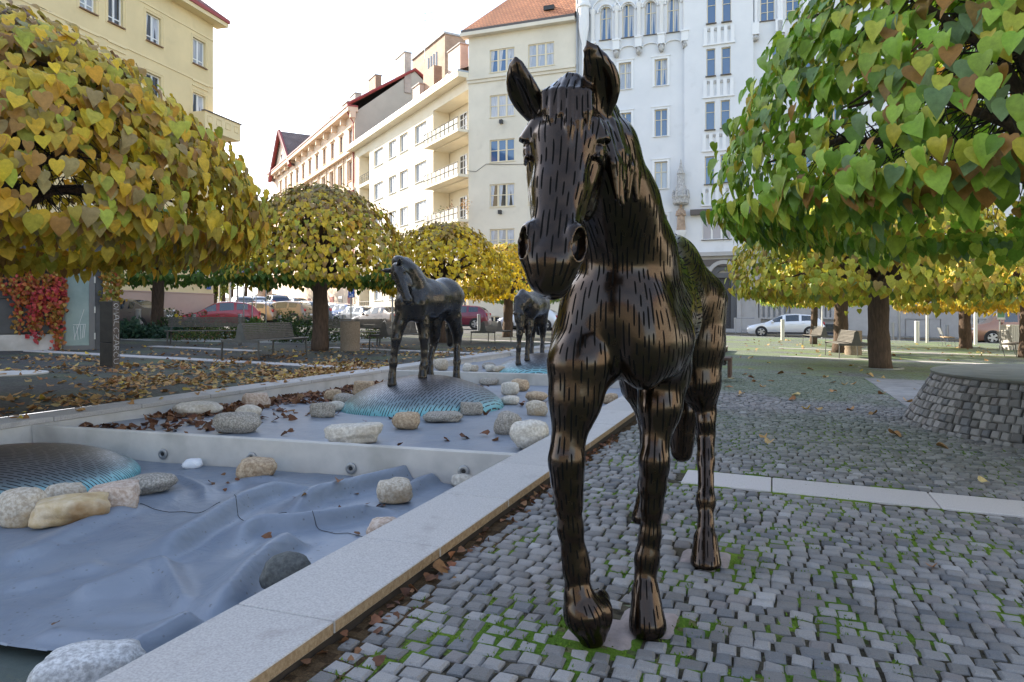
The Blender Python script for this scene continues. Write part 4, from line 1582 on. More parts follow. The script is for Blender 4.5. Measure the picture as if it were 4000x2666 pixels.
# half columns and carved head corbels between the arched windows
zs_arch = lw[0][1]
xcols = [lw[0][0] - 1.05] + [(lw[i][0] + lw[i + 1][0]) / 2 for i in range(3)] + [lw[3][0] + .92]
MT['carved'] = mat('carved_stone', (0.55, 0.54, 0.52), 0.85, col2=(0.26, 0.25, 0.24), nscale=9, bump=.8, bscale=9, bdist=.08)
for i, x in enumerate(xcols):
 z = zs_arch + [0, .0, .0, .0, .0][i]
 mb = MB(); mb.lathe([(.10, -.3), (.16, -.2), (.16, 2.1), (.22, 2.2), (.26, 2.5)], 12, c=(0, 0, 0), mat=Matrix.Translation(WF.P(x, z, .12)))
 mb.build('half_column', MT['white_trim'], wb_, wb_.location, auto=40)
 mb = MB(); fbox(mb, WF, x - .26, x + .26, z - 1.0, z - .28, .001, .36)
 mb.build('column_block', MT['white_trim'], wb_, wb_.location)
 mb = MB(); fbox(mb, WF, x - .31, x + .31, z - .28, z - .16, .001, .42)
 mb.build('column_cap', MT['white_trim'], wb_, wb_.location)
 bm = bmesh.new(); bmesh.ops.create_icosphere(bm, subdivisions=3, radius=1)
 for v in bm.verts:
  f = 1 + .22 * mnoise.noise(v.co * 2.2 + Vector((i, 0, 0)))
  v.co = Vector((v.co.x * .22 * f, v.co.y * .22 * f, v.co.z * .33 * f))
 me = D.meshes.new('carved_head'); bm.to_mesh(me); bm.free()
 o = link_mesh('carved_head', me, wb_, [MT['carved']], True)
 o.location = WF.P(x, z - 1.3, .18) - wb_.location
for i in range(4):   # blind arches under the windows
 xa, xb = xcols[i] + .26, xcols[i + 1] - .26
 z = zs_arch - .75
 n = 10
 mb = MB()
 mb.tube([WF.P((xa + xb) / 2 - (xb - xa) / 2 * math.cos(PI * k / n), z - .3 + .32 * math.sin(PI * k / n), .08) for k in range(n + 1)], .055, 6)
 mb.build('blind_arch', MT['white_trim'], wb_, wb_.location, auto=50)
for x, z, w, h, kw in tw:
 if kw.get('big'):
  add_window(wb_, Face(WF.P(0, 0, TD), VV), x, z, w, h, 3, (), 'frame_white', 'glass_pale', .07, .2, 'sill_dark')
 else:
  add_window(wb_, Face(WF.P(0, 0, TD), VV), x, z, w, h, 1, (0.64,), 'frame_cream', 'glass_blue', .055, .2, 'sill_dark', sillw=.2)
# fluted relief panels under the tower windows
for row in range(4):
 xa, xb = tw[row * 2][0] - .42, tw[row * 2 + 1][0] + .42
 zt = tw[row * 2][1] - .28
 z0 = zt - 1.25
 q = xb - xa
 mb = MB()
 for j in range(5):
  x0 = xa + q * j / 4 - .13
  fbox(mb, WF, x0, x0 + .26, z0, zt, TD + .001, TD + .09)
 fbox(mb, WF, xa - .2, xb + .2, z0 - .12, z0, TD + .001, TD + .12)
 mb.build('fluted_panel', MT['white_trim'], wb_, wb_.location)
 for j in range(4):
  o = part_box('panel_crest', wb_, WF, xa + q * (j + .32) / 4, xa + q * (j + .68) / 4, zt - .3, zt - .08, TD + .001, TD + .07, MT['carved'])
for x, z, w, h, kw in rw:
 add_window(wb_, WF, x, z, w, h, 2, (0.25, 0.5, 0.75) if kw.get('fine') else (0.62,), 'frame_cream', 'glass_blue', .05, .18, 'sill_dark')
 if kw.get('fine'):
  for xx_ in (x - w / 2 - .32, x + w / 2 + .32):
   mb = MB(); mb.lathe([(.13, -.2), (.15, 3.2)], 10, mat=Matrix.Translation(WF.P(xx_, z, .12)))
   mb.build('half_column', MT['white_trim'], wb_, wb_.location, auto=40)
   part_box('column_block', wb_, WF, xx_ - .24, xx_ + .24, z - 1.0, z - .12, .001, .36, MT['white_trim'])
   bm = bmesh.new(); bmesh.ops.create_icosphere(bm, subdivisions=2, radius=.25)
   me = D.meshes.new('carved_head'); bm.to_mesh(me); bm.free()
   o = link_mesh('carved_head', me, wb_, [MT['carved']], True); o.location = WF.P(xx_, z - 1.25, .18) - wb_.location
 else:
  surround(WF, x, z, w, h)
# corner shaft and pinnacle at the left end
xp = WX(2285)
mb = MB(); mb.lathe([(.12, -6.5), (.16, -3.2), (.30, -2.6), (.42, -1.8), (.42, -.3), (.55, -.2), (.55, 0), (.45, .1), (.45, 6)], 12, mat=Matrix.Translation(WF.P(xp, WF.hit(2285, 85)[1] + 1.2, .35)))
mb.build('oriel_shaft', MT['white_trim'], wb_, wb_.location, auto=40)
mb = MB(); mb.tube([WF.P(.12, 1, .14), WF.P(.12, W_TOP - 4, .14)], .09, 8)
mb.build('drainpipe', MT['steel'], wb_, wb_.location, auto=50)
# cornice bands between the ground floor and the white storeys
part_box('cornice', wb_, WF, 0, T0 - .002, zr, zr + .25, .002, .3, MT['grey_stone'])
part_box('cornice', wb_, WF, T0 - .02, T1 + .02, zr, zr + .3, TD + .002, TD + .35, MT['grey_stone'])
part_box('dark_band', wb_, WF, T0 + .3, T1 - .3, zr - .75, zr - .25, TD + .002, TD + .08, MT['sill_dark'])
part_box('cornice', wb_, WF, T1 + .02, W_END, zr, zr + .25, .002, .3, MT['grey_stone'])
part_box('ledge', wb_, WF, WX(2700), T1, WF.hit(2700, 845)[1], WF.hit(2700, 838)[1] + .25, TD + .002, TD + .5, MT['sill_dark'])
# arched door
dx = (DX0 + DX1) / 2; dw = DX1 - DX0
def arch_ring(r0, r1, d0, d1, zc, zbot, m, name):
 mb = MB(); n = 16
 pts = [(math.cos(PI * i / n), math.sin(PI * i / n)) for i in range(n + 1)]
 P0 = [(dx + r0, zbot)] + [(dx + r0 * c, zc + r0 * s_) for c, s_ in pts] + [(dx - r0, zbot)]
 P1 = [(dx + r1, zbot)] + [(dx + r1 * c, zc + r1 * s_) for c, s_ in pts] + [(dx - r1, zbot)]
 for i in range(len(P0) - 1):
  a, b2, c, d2 = P0[i], P0[i + 1], P1[i + 1], P1[i]
  mb.quad(WF.P(*d2, d1), WF.P(*c, d1), WF.P(*b2, d1), WF.P(*a, d1))
  mb.quad(WF.P(*a, d1), WF.P(*b2, d1), WF.P(*b2, d0), WF.P(*a, d0))
  mb.quad(WF.P(*c, d1), WF.P(*d2, d1), WF.P(*d2, d0), WF.P(*c, d0))
 return mb.build(name, m, wb_, wb_.location)
zc = dz1 - dw / 2
MT['door_dark'] = mat('dark_stained_door', (0.035, 0.032, 0.034), 0.5, col2=(0.07, 0.065, 0.066), nscale=12, bump=.5, bscale=14, bdist=.03)
arch_ring(dw / 2 - .42, dw / 2 - .02, TD - .45, TD - .08, zc, dz0, mat('dark_door_frame', (0.10, 0.10, 0.105), 0.6), 'door_frame')
arch_ring(dw / 2 + .02, dw / 2 + .30, TD, TD + .14, zc, dz0, MT['grey_stone'], 'door_surround')
part_box('door', wb_, WF, dx - dw / 2 + .3, dx + dw / 2 - .3, dz0, zc + .15, TD - .48, TD - .36, MT['door_dark'])
part_box('door_transom', wb_, WF, dx - dw / 2 + .1, dx + dw / 2 - .1, zc - .05, zc + .32, TD - .36, TD - .14, mat('door_transom_wood', (0.11, 0.11, 0.115), 0.6))
part_box('fanlight', wb_, WF, dx - dw / 2 + .2, dx + dw / 2 - .2, zc + .32, dz1 - .3, TD - .47, TD - .42, MT['glass_pale'])
for i in range(3):
 part_box('door_step', wb_, WF, DX0 - .5 - .2 * (2 - i), DX1 + .5 + .2 * (2 - i), dz0 - .16 * (3 - i) + 0, dz0 - .16 * (2 - i) - .002, TD + .002, TD + 1.2 - .32 * i, MT['grey_stone'])
arch_filler(Face(WF.P(0, 0, TD), VV), dx, dz0, dw, dz1 - dz0, 0.0, MT['grey_stone'], 'door_arch_head', .03)
# pilasters and the balustrade-like panels by the car
for px in (2920, 3130, 3345):
 x = WX(px)
 part_box('pilaster', wb_, WF, x - .75, x + .75, -.2, zr - .3, .002, .28, MT['grey_stone'])
 part_box('pilaster_foot', wb_, WF, x - .95, x + .95, -1.4, .95, .002, .5, MT['grey_stone'])
for px0, px1 in ((2972, 3098), (3178, 3290)):
 xa, xb = WX(px0), WX(px1)
 za, zb_ = WF.hit(px0, 1240)[1], WF.hit(px0, 1168)[1]
 mb = MB()
 fbox(mb, WF, xa - .2, xb + .2, zb_ - .12, zb_ + .1, .002, .3)
 fbox(mb, WF, xa - .1, xb + .1, za - .15, za, .002, .25)
 for j in range(7):
  x = xa + (xb - xa) * j / 6
  fbox(mb, WF, x - .10, x + .10, za, zb_ - .12, .002, .16)
 mb.build('relief_balustrade', MT['grey_stone'], wb_, wb_.location)
 part_box('basement_window', wb_, WF, xa + .1, xb - .1, -.6, za - .5, .002, .06, MT['glass'])
# canopy and statue at the corner of the tower
xs_, zs_ = WF.hit(2663, 905)
mb = MB()
Mt = Matrix.Translation(WF.P(xs_, zs_, .55))
mb.lathe([(.25, -.5), (.42, -.12), (.45, 0)], 10, mat=Mt)
mb.build('statue_corbel', MT['white_trim'], wb_, wb_.location, auto=40)
mb = MB()
zcan = WF.hit(2663, 805)[1] - zs_
mb.lathe([(.50, zcan), (.62, zcan + .1), (.62, zcan + .55), (.68, zcan + .6), (.5, zcan + .8), (.42, zcan + 1.35), (.30, zcan + 1.5), (.26, zcan + 2.3), (.32, zcan + 2.35), (.12, zcan + 2.9), (.10, zcan + 3.1), (.02, zcan + 3.5)], 10, mat=Mt)
for k in range(8):
 a = 2 * PI * k / 8
 mb.lathe([(.10, zcan + .5), (.10, zcan + .85), (.02, zcan + 1.15)], 6, mat=Mt @ Matrix.Translation((.58 * math.cos(a), .58 * math.sin(a), 0)))
mb.build('statue_canopy', MT['carved'], wb_, wb_.location, auto=40)
# the stone figure: robed, one arm across the chest
bm = bmesh.new()
prof = [(.0, 0.30), (.25, .30), (.9, .25), (1.25, .24), (1.5, .27), (1.66, .17), (1.72, .09), (1.80, .10), (1.95, .12), (2.05, .08), (2.1, .01)]
n = 14
rings = []
for z, r in prof:
 rings.append([bm.verts.new((r * math.cos(2 * PI * k / n) * (1.1 if z < 1.7 else 1) * (1 + .10 * math.sin(5 * k + z * 3) * (z < 1.2)), r * .75 * math.sin(2 * PI * k / n), z)) for k in range(n)])
for a, b2 in zip(rings[:-1], rings[1:]):
 for k in range(n):
  bm.faces.new((a[k], a[(k + 1) % n], b2[(k + 1) % n], b2[k]))
bm.faces.new(rings[-1])
for (p, q, r, r2) in (((-.26, 0, 1.5), (-.32, -.12, 1.15), .09, .08), ((-.32, -.12, 1.15), (-.02, -.26, 1.2), .08, .06), ((.26, 0, 1.5), (.33, -.1, 1.12), .09, .08), ((.33, -.1, 1.12), (.1, -.26, 1.35), .08, .06)):
 t_ = MB(); t_.tube([p, q], [r, r2], 8)
 vv = [bm.verts.new(x) for x in t_.v]
 for f in t_.f: bm.faces.new([vv[i] for i in f])
me = D.meshes.new('stone_figure'); bm.to_mesh(me); bm.free()
o = link_mesh('stone_figure', me, wb_, [mat('weathered_sandstone', (0.45, 0.33, 0.24), 0.9, col2=(0.27, 0.2, 0.15), nscale=4)], True)
o.location = WF.P(xs_, zs_, .55) - wb_.location
o.rotation_euler = (0, 0, RZ_ST); o.scale = (1.0, 1.0, 1.0)

# ------------------------------------------------------------------ ivory house with loggias, side street
A_T = Vector((-0.5, 0.866, 0))           # along the street, away
AO = CF.P(-.02, 0)                       # corner next to the cream house
AF = Face(AO + A_T * 0, -A_T)            # e runs back towards the corner: to the right as seen
ab = make_building('ivory_apartment_building', AO + A_T * 12, 'ivory apartment house with stacked corner balconies and long overhanging eave')
AX = lambda px: AF.hit(px)[0]
a_z = AF.hit(1600, 455)[1]
XA0 = AX(1387)
hs, ws = [], []
def rowset(F, colpx, r_list, hs, ws, **kw):
 for (a, b2) in colpx:
  xa, xb = F.hit(a)[0], F.hit(b2)[0]
  for (zb, zt) in r_list:
   hs.append((xa, xb, zb, zt)); ws.append(((xa + xb) / 2, zb, xb - xa, zt - zb))
z1t, z1b = AF.hit(1620, 497)[1], AF.hit(1620, 570)[1]
z2t, z2b = AF.hit(1620, 646)[1], AF.hit(1620, 722)[1]
stA = (z1t - z2t)
rl = [(z1b - stA * k, z1t - stA * k) for k in range(5)]
rowset(AF, ((1620, 1666), (1561, 1593), (1518, 1547), (1461, 1496)), rl, hs, ws)
LX0, LX1 = AX(1692), -.02                # right loggia
LL0, LL1 = AX(1403), AX(1443)
logg = []
for k in range(5):
 zf = AF.hit(1692, 578)[1] - stA * k
 logg.append(zf)
 hs.append((LX0, LX1, zf + .02, zf + stA - .35, 1.7))
 hs.append((LL0, LL1, zf + .02, zf + stA - .35, 1.2))
wall_with_holes(ab, AF, XA0, 0, -1, a_z - .0, hs, MT['ivory'], .28)
shell(ab, AF, XA0, 0, a_z, 11, MT['ivory'])
for x, z, w, h in ws:
 add_window(ab, AF, x, z, w, h, 3 if w > 2.2 else 2, (), 'frame_white', 'glass_pale', .07, .22, 'white_trim')
for k, zf in enumerate(logg):
 if zf < 1.0: continue
 # loggia door and window
 Fb = Face(AF.P(0, 0, -1.68), -A_T)
 add_window(ab, Fb, LX0 + (LX1 - LX0) * .42, zf + .05, 1.5, 2.7, 2, (.3, .55, .8), 'frame_white', 'glass', .07, 0, None, pname='balcony_door')
 # slab
 part_box('balcony_slab', ab, AF, LX0 - .05, LX1, zf - .22, zf + .02, .002, 1.0, MT['ivory'])
 mb = MB()
 for zz in (zf + .06, zf + .55, zf + 1.05):
  mb.tube([AF.P(LX0, zz, .05), AF.P(LX0, zz, .95), AF.P(LX1 - .15, zz, .95)], .028, 5)
 for q in range(9):
  x = LX0 + (LX1 - .15 - LX0) * q / 8
  mb.tube([AF.P(x, zf, .95), AF.P(x, zf + 1.05, .95)], .022, 5)
 rail = mb.build('balcony_rail', MT['dark_steel'], ab, ab.location)
 mp_ = MB();
 mp_.quad(AF.P(LX0 + .05, zf + .08, .93), AF.P(LX1 - .2, zf + .08, .93), AF.P(LX1 - .2, zf + 1.0, .93), AF.P(LX0 + .05, zf + 1.0, .93))
 mp_.build('balcony_panel', mat('wired_balcony_panel', (0.17, 0.17, 0.13) if k == 0 else (0.40, 0.36, 0.29), .6), rail, ab.location)
 mb = MB()
 for zz in (zf + .06, zf + .55, zf + 1.05):
  mb.tube([AF.P(LL0, zz, -.05), AF.P(LL1, zz, -.05)], .03, 5)
 for q in range(7):
  x = LL0 + (LL1 - LL0) * q / 6
  mb.tube([AF.P(x, zf, -.05), AF.P(x, zf + 1.05, -.05)], .025, 5)
 mb.build('balcony_rail', MT['dark_steel'], ab, ab.location)
mb = MB(); fbox(mb, AF, XA0 - .6, 0, a_z, a_z + .45, -.4, 1.0); mb.build('eave', MT['ivory'], ab, ab.location)
mb = MB(); fbox(mb, AF, XA0 - .6, 0, a_z + .45, a_z + .6, -.4, 1.05); mb.build('gutter', MT['steel'], ab, ab.location)
mb = MB(); mb.quad(AF.P(XA0, a_z + .6, .9), AF.P(0, a_z + .6, .9), AF.P(0, a_z + 3.6, -6), AF.P(XA0, a_z + 3.6, -6))
o = mb.build('roof', MT['tile_orange'], ab, ab.location); set_uv(o.data, AF.e)
rzA = math.atan2(AF.e.y, AF.e.x)
def chim(px0, px1, pyt, pyb, root, F, back, m, pots=0, cap=True):
 x0, z1 = F.hit(px0, pyt, -back); x1, _ = F.hit(px1, pyt, -back); _, z0 = F.hit(px0, pyb, -back)
 w = abs(x1 - x0)
 p = F.P((x0 + x1) / 2, z0, -back)
 return chimney(root, p, max(.4, w * .8), .9, z1 - z0, m, math.atan2(F.e.y, F.e.x), cap, pots)
chim(1664, 1716, 292, 350, ab, AF, 2.5, 'brick', 4, False)
chim(1624, 1658, 352, 410, ab, AF, 2.0, 'pale_brick', 0)
chim(1760, 1820, 215, 318, ab, AF, 3.5, 'pale_brick', 0)
# balcony plants
for (px, py, c, n) in ((1720, 832, (0.10, 0.16, 0.03), 50), (1755, 815, (0.25, 0.10, 0.03), 40), (1700, 850, (0.08, 0.13, 0.03), 40), (1812, 800, (0.5, 0.24, 0.04), 70)):
 x, z = AF.hit(px, py, .9)
 V, Fx = [], []
 for _ in range(n):
  q = AF.P(x + random.gauss(0, .35), z + random.gauss(0, .28), .8 + random.gauss(0, .12)) - ab.location
  d1 = Vector((random.gauss(0, 1), random.gauss(0, 1), random.gauss(0, 1))).normalized() * .14
  d2_ = Vector((random.gauss(0, 1), random.gauss(0, 1), random.gauss(0, 1))).normalized() * .14
  b = len(V); V += [q, q + d1, q + d2_]; Fx.append((b, b + 1, b + 2))
 o = link_mesh('balcony_plant', np_mesh('balcony_plant', [v[:] for v in V], Fx), ab, [mat('balcony_leaf', c, .7)])

# ------------------------------------------------------------------ peach house, further along
BF = Face(AF.P(XA0 - .02, 0), -A_T)
bb = make_building('peach_apartment_building', AF.P(XA0 - 18, 0), 'peach ornate apartment house with heavy cornice and steep brown roof')
BXp = lambda px: BF.hit(px)[0]
b_z = BF.hit(1385, 440)[1]
XB0 = BXp(1065)
d0 = BXp(1387); d1 = BXp(1349); step_ = abs(d1 - d0)
zt1, zb1 = BF.hit(1387, 493)[1], BF.hit(1387, 562)[1]
zt2, zb2 = BF.hit(1384, 622)[1], BF.hit(1384, 700)[1]
hs, ws = [], []
nB = int((-XB0 - 1.6) / step_)
for k in range(nB):
 x = -1.9 - k * step_
 for (zb_, zt_, w_) in ((zb1, zt1, 1.5), (zb2, zt2, 1.5), (zb2 - (zt1 - zt2), zt2 - (zt1 - zt2), 1.5), (zb2 - 2 * (zt1 - zt2), zt2 - 2 * (zt1 - zt2), 1.6)):
  hs.append((x - w_ / 2, x + w_ / 2, zb_, zt_)); ws.append((x, zb_, w_, zt_ - zb_))
wall_with_holes(bb, BF, XB0, 0, 4.0, b_z, hs, MT['peach'], .3)
MT['shop_red'] = mat('red_shopfront', (0.30, 0.085, 0.06), .6)
wall_with_holes(bb, BF, XB0, 0, -1, 4.0, [], MT['peach'], name='ground_floor_wall', d=.06)
for k in range(nB):
 x = -1.9 - k * step_
 part_box('shop_door' if k % 3 else 'shop_window', bb, BF, x - .9, x + .9, 1.0, 3.6, .062, .12, [MT['shop_red'], MT['glass'], MT['shop_red']][k % 3])
shell(bb, BF, XB0, 0, b_z, 15, MT['side_wall'])
for x, z, w, h in ws:
 add_window(bb, BF, x, z, w, h, 2, (.65,), 'frame_brown', 'glass_pale', .07, .25, 'peach')
 mb = MB(); fbox(mb, BF, x - w / 2 - .25, x + w / 2 + .25, z + h + .12, z + h + .3, .002, .22)
 mb.build('window_hood', MT['peach'], bb, bb.location)
 if abs(z - zb2) < .1:
  for sx in (-1, 1):
   part_box('pilaster_strip', bb, BF, x + sx * (w / 2 + .42) - .12, x + sx * (w / 2 + .42) + .12, z - .3, z + h + .9, .002, .14, MT['peach'])
zmid = (zb1 + zt2) / 2
part_box('cornice', bb, BF, XB0, .1, zmid - .1, zmid + .35, .002, .55, MT['peach'])
part_box('cornice', bb, BF, XB0, .1, zb2 - 1.4, zb2 - 1.1, .002, .3, MT['peach'])
mb = MB(); fbox(mb, BF, XB0 - .3, .3, b_z, b_z + .55, -.3, 1.0); mb.build('eave', MT['peach'], bb, bb.location)
mb = MB(); fbox(mb, BF, XB0 - .3, .35, b_z + .55, b_z + .75, -.3, 1.1); mb.build('gutter', MT['red_trim'], bb, bb.location)
for k in range(nB + 1):
 x = -1.9 - (k - .5) * step_
 part_box('bracket', bb, BF, x - .2, x + .2, b_z - .8, b_z - .002, .002, .7, MT['peach'])
RB = b_z + 6.6
mb = MB()
mb.quad(BF.P(XB0, b_z + .7, 1.0), BF.P(0, b_z + .7, 1.0), BF.P(0, RB, -8), BF.P(XB0, RB, -8))
mb.quad(BF.P(0, b_z + .7, -17), BF.P(XB0, b_z + .7, -17), BF.P(XB0, RB, -8), BF.P(0, RB, -8))
o = mb.build('roof', MT['tile_brown'], bb, bb.location); set_uv(o.data, BF.e)
mb = MB(); mb.add([BF.P(-.05, b_z, 0.0), BF.P(-.05, b_z, -16), BF.P(-.05, RB - .1, -8)], [(0, 1, 2)])
mb.add([BF.P(-.05, b_z - 5, 0.0), BF.P(-.05, b_z - 5, -16), BF.P(-.05, b_z, -16), BF.P(-.05, b_z, 0)], [(0, 1, 2, 3)])
mb.build('gable_wall', MT['side_wall'], bb, bb.location)
mb = MB(); mb.tube([BF.P(.1, b_z + .8, 1.0), BF.P(.1, RB + .1, -8), BF.P(.1, b_z + .8, -17)], .22, 6); mb.build('red_verge', MT['red_trim'], bb, bb.location)
mb = MB(); mb.tube([BF.P(-.5, b_z + .4, 1.0), BF.P(-.5, b_z - .4, .6), BF.P(-.3, b_z - 1.2, .15), BF.P(-.3, 4, .15)], .09, 6); mb.build('drainpipe', MT['red_trim'], bb, bb.location)
chim(1553, 1598, 242, 320, bb, BF, 7.0, 'pale_brick', 0)
chim(1448, 1482, 322, 372, bb, BF, 7.0, 'brick', 0)
chim(1374, 1402, 388, 420, bb, BF, 6.0, 'pale_brick', 0)
chim(1345, 1372, 420, 455, bb, BF, 6.0, 'brick', 0)
chim(1296, 1312, 468, 495, bb, BF, 6.0, 'brick', 0)
chim(1250, 1276, 512, 545, bb, BF, 6.0, 'pale_brick', 0)
mb = MB(); p = BF.P(BXp(1420), RB, -8)
mb.tube([p, p + Vector((0, 0, 7))], .05, 5)
for z in (4.5, 5.3, 6.2):
 mb.tube([p + Vector((-1.2, .4, z)), p + Vector((1.2, -.4, z))], .03, 4)
mb.build('aerial', MT['steel'], bb, bb.location)
# cross gable at the far end
xg0, xg1 = BXp(1150), BXp(1075)
xg0, xg1 = min(xg0, xg1), max(xg0, xg1)
ga = (xg0 + xg1) / 2
zg = BF.hit(1105, 520, .3)[1]
mb = MB()
mb.add([BF.P(xg0, b_z - .5, .35), BF.P(xg1, b_z - .5, .35), BF.P(ga, zg, .35)], [(0, 1, 2)])
gw = mb.build('gable', MT['peach'], bb, bb.location)
mb = MB()
mb.quad(BF.P(xg1 + .6, b_z - .9, .9), BF.P(xg1 + .6, b_z - .9, -9), BF.P(ga, zg + .3, -9), BF.P(ga, zg + .3, .9))
mb.quad(BF.P(ga, zg + .3, .9), BF.P(ga, zg + .3, -9), BF.P(xg0 - .6, b_z - .9, -9), BF.P(xg0 - .6, b_z - .9, .9))
o = mb.build('gable_roof', MT['tile_brown'], gw, bb.location); set_uv(o.data, BF.n)
mb = MB(); mb.tube([BF.P(xg1 + .6, b_z - .9, .9), BF.P(ga, zg + .3, .9), BF.P(xg0 - .6, b_z - .9, .9)], .35, 6); mb.build('gable_verge', MT['red_trim'], gw, bb.location)
part_box('gable_window', bb, BF, ga - .8, ga + .8, b_z + .5, b_z + 2.6, .352, .4, MT['glass'])

# brick party wall with flues seen above the ivory house
pw = make_building('brick_chimney_house', AF.P(-8, 0, -14), 'orange brick fire wall and chimney stacks rising behind the ivory house')
xa, zt = AF.hit(1612, 237, -11); xb, zb_ = AF.hit(1738, 262, -11)
mb = MB(); fbox(mb, AF, xa, xb, 0, zt, -14, -11)
o = mb.build('fire_wall', MT['brick'], pw, pw.location); set_uv(o.data, AF.e)
mb = MB(); fbox(mb, AF, xa - .2, xb + .2, zt, zt + .25, -14.2, -10.8); mb.build('wall_cap', MT['grey_stone'], pw, pw.location)
mb = MB(); fbox(mb, AF, xb + .01, -.5, 0, AF.hit(1745, 290, -11)[1], -14, -11); mb.build('side_wall', MT['cream'], pw, pw.location)

# ------------------------------------------------------------------ the rest of the square, outside the frame: mirrored in the bronze and the windows
def plain_house(name, O, e, W, H, m, label, nst=5):
 F = Face(O, e)
 r = make_building(name, F.P(W / 2, ground_z(O[0], O[1])), label)
 hs, ws = [], []
 n = int(W / 3.2)
 for i in range(n):
  for k in range(nst):
   x = W * (i + .5) / n; z = 1.6 + k * 3.6
   hs.append((x - .65, x + .65, z, z + 1.9)); ws.append((x, z))
 wall_with_holes(r, F, 0, W, -3, H, hs, MT[m], .2)
 shell(r, F, 0, W, H, 12, MT[m], -3)
 for x, z in ws:
  add_window(r, F, x, z, 1.3, 1.9, 2, (.65,), 'frame_white', 'glass', .06, .18, 'white_trim')
 mb = MB(); fbox(mb, F, -.3, W + .3, H, H + .4, -.3, .6); mb.build('eave', MT[m], r, r.location)
 mb = MB(); mb.quad(F.P(-.3, H + .4, .5), F.P(W + .3, H + .4, .5), F.P(W + .3, H + 5, -6), F.P(-.3, H + 5, -6))
 mb.quad(F.P(W + .3, H + .4, -12.5), F.P(-.3, H + .4, -12.5), F.P(-.3, H + 5, -6), F.P(W + .3, H + 5, -6))
 o = mb.build('roof', MT['tile_orange'], r, r.location); set_uv(o.data, F.e)
 return r
plain_house('apartment_building', st(44, 37), -UU, 56, 19, 'cream', 'cream apartment house along the right side of the square')
plain_house('apartment_building', st(-50, 30), -VV, 66, 18, 'ivory', 'ivory apartment house closing the square behind the viewpoint')

# ================================================================== TREES
MT['leaf'] = attr_mat('catalpa_leaf', 0.5, transl=0.34, nvar=0.22, nscale=26, spec=0.35)
MT['bark'] = mat('catalpa_bark', (0.055, 0.036, 0.026), 0.95, col2=(0.13, 0.085, 0.058), nscale=9, bump=1.0, bscale=16, bdist=.03, stretch=(3, 3, .5), lo=.3, hi=.7)
MT['twig'] = mat('dark_twigs', (0.028, 0.021, 0.017), 0.9)

def leaf_template(detail):
 if detail == 2:
  rim = [(0.0, .05), (.14, -.06), (.33, -.03), (.45, .16), (.45, .38), (.34, .62), (.17, .83), (0.0, 1.02)]
  mid = [.05, .05, .12, .25, .42, .62, .82, 1.02]
 elif detail == 1:
  rim = [(0.0, .04), (.30, -.04), (.46, .25), (.30, .66), (0.0, 1.0)]
  mid = [.04, .10, .32, .64, 1.0]
 else:
  rim = [(0.0, .0), (.45, .2), (0.0, 1.0)]
  mid = [.0, .3, 1.0]
 V = []; T = []
 n = len(rim)
 def vert(x, y):
  z = .26 * abs(x) - .34 * (y - .1) ** 2 * (1 if y > .1 else .3) + .06 * abs(x) * math.sin(y * 9)
  V.append((x, y, z)); return len(V) - 1
 m = [vert(0, q) for q in mid]
 for sg in (1, -1):
  r = [m[0]] + [vert(sg * x, y) for x, y in rim[1:-1]] + [m[-1]]
  for i in range(n - 1):
   for tri in ((m[i], r[i], r[i + 1]), (m[i], r[i + 1], m[i + 1])):
    if len(set(tri)) == 3:
     T.append(tri if sg > 0 else tri[::-1])
 return np.array(V), np.array(T)
LEAF = {d: leaf_template(d) for d in (0, 1, 2)}

def frames(tip, nrm):
 tip = tip / np.linalg.norm(tip, axis=1, keepdims=True)
 nrm = nrm - tip * (nrm * tip).sum(1, keepdims=True)
 nrm /= np.linalg.norm(nrm, axis=1, keepdims=True)
 side = np.cross(tip, nrm)
 return side, tip, nrm

def leaves_mesh(name, P, tip, nrm, size, cols, detail, rng, curl=0.0):
 LV, LT = LEAF[detail]
 side, tp, nm = frames(tip, nrm)
 n = len(P)
 sx = size * rng.uniform(.85, 1.15, n)
 cz = rng.uniform(.2, 1.9, n)
 bend = rng.normal(0, .10, n)
 lx = LV[None, :, 0] * sx[:, None]
 ly = LV[None, :, 1] * size[:, None]
 lz = LV[None, :, 2] * (size * cz)[:, None] + (LV[None, :, 0] * LV[None, :, 1]) * (bend * size)[:, None]
 W = P[:, None, :] + lx[..., None] * side[:, None, :] + ly[..., None] * tp[:, None, :] + lz[..., None] * nm[:, None, :]
 F = LT[None] + (np.arange(n) * len(LV))[:, None, None]
 me = np_mesh(name, W.reshape(-1, 3), F.reshape(-1, 3))
 face_colors(me, np.repeat(cols, len(LT), axis=0))
 return me

def pick_colors(rng, pal, n, bias=None):
 cs = np.array([c for c, w in pal]); w = np.array([w for c, w in pal], dtype=float); w /= w.sum()
 k = rng.choice(len(cs), n, p=w)
 c = cs[k] * rng.uniform(.72, 1.18, (n, 1))
 return c * rng.uniform(.93, 1.07, (n, 3))

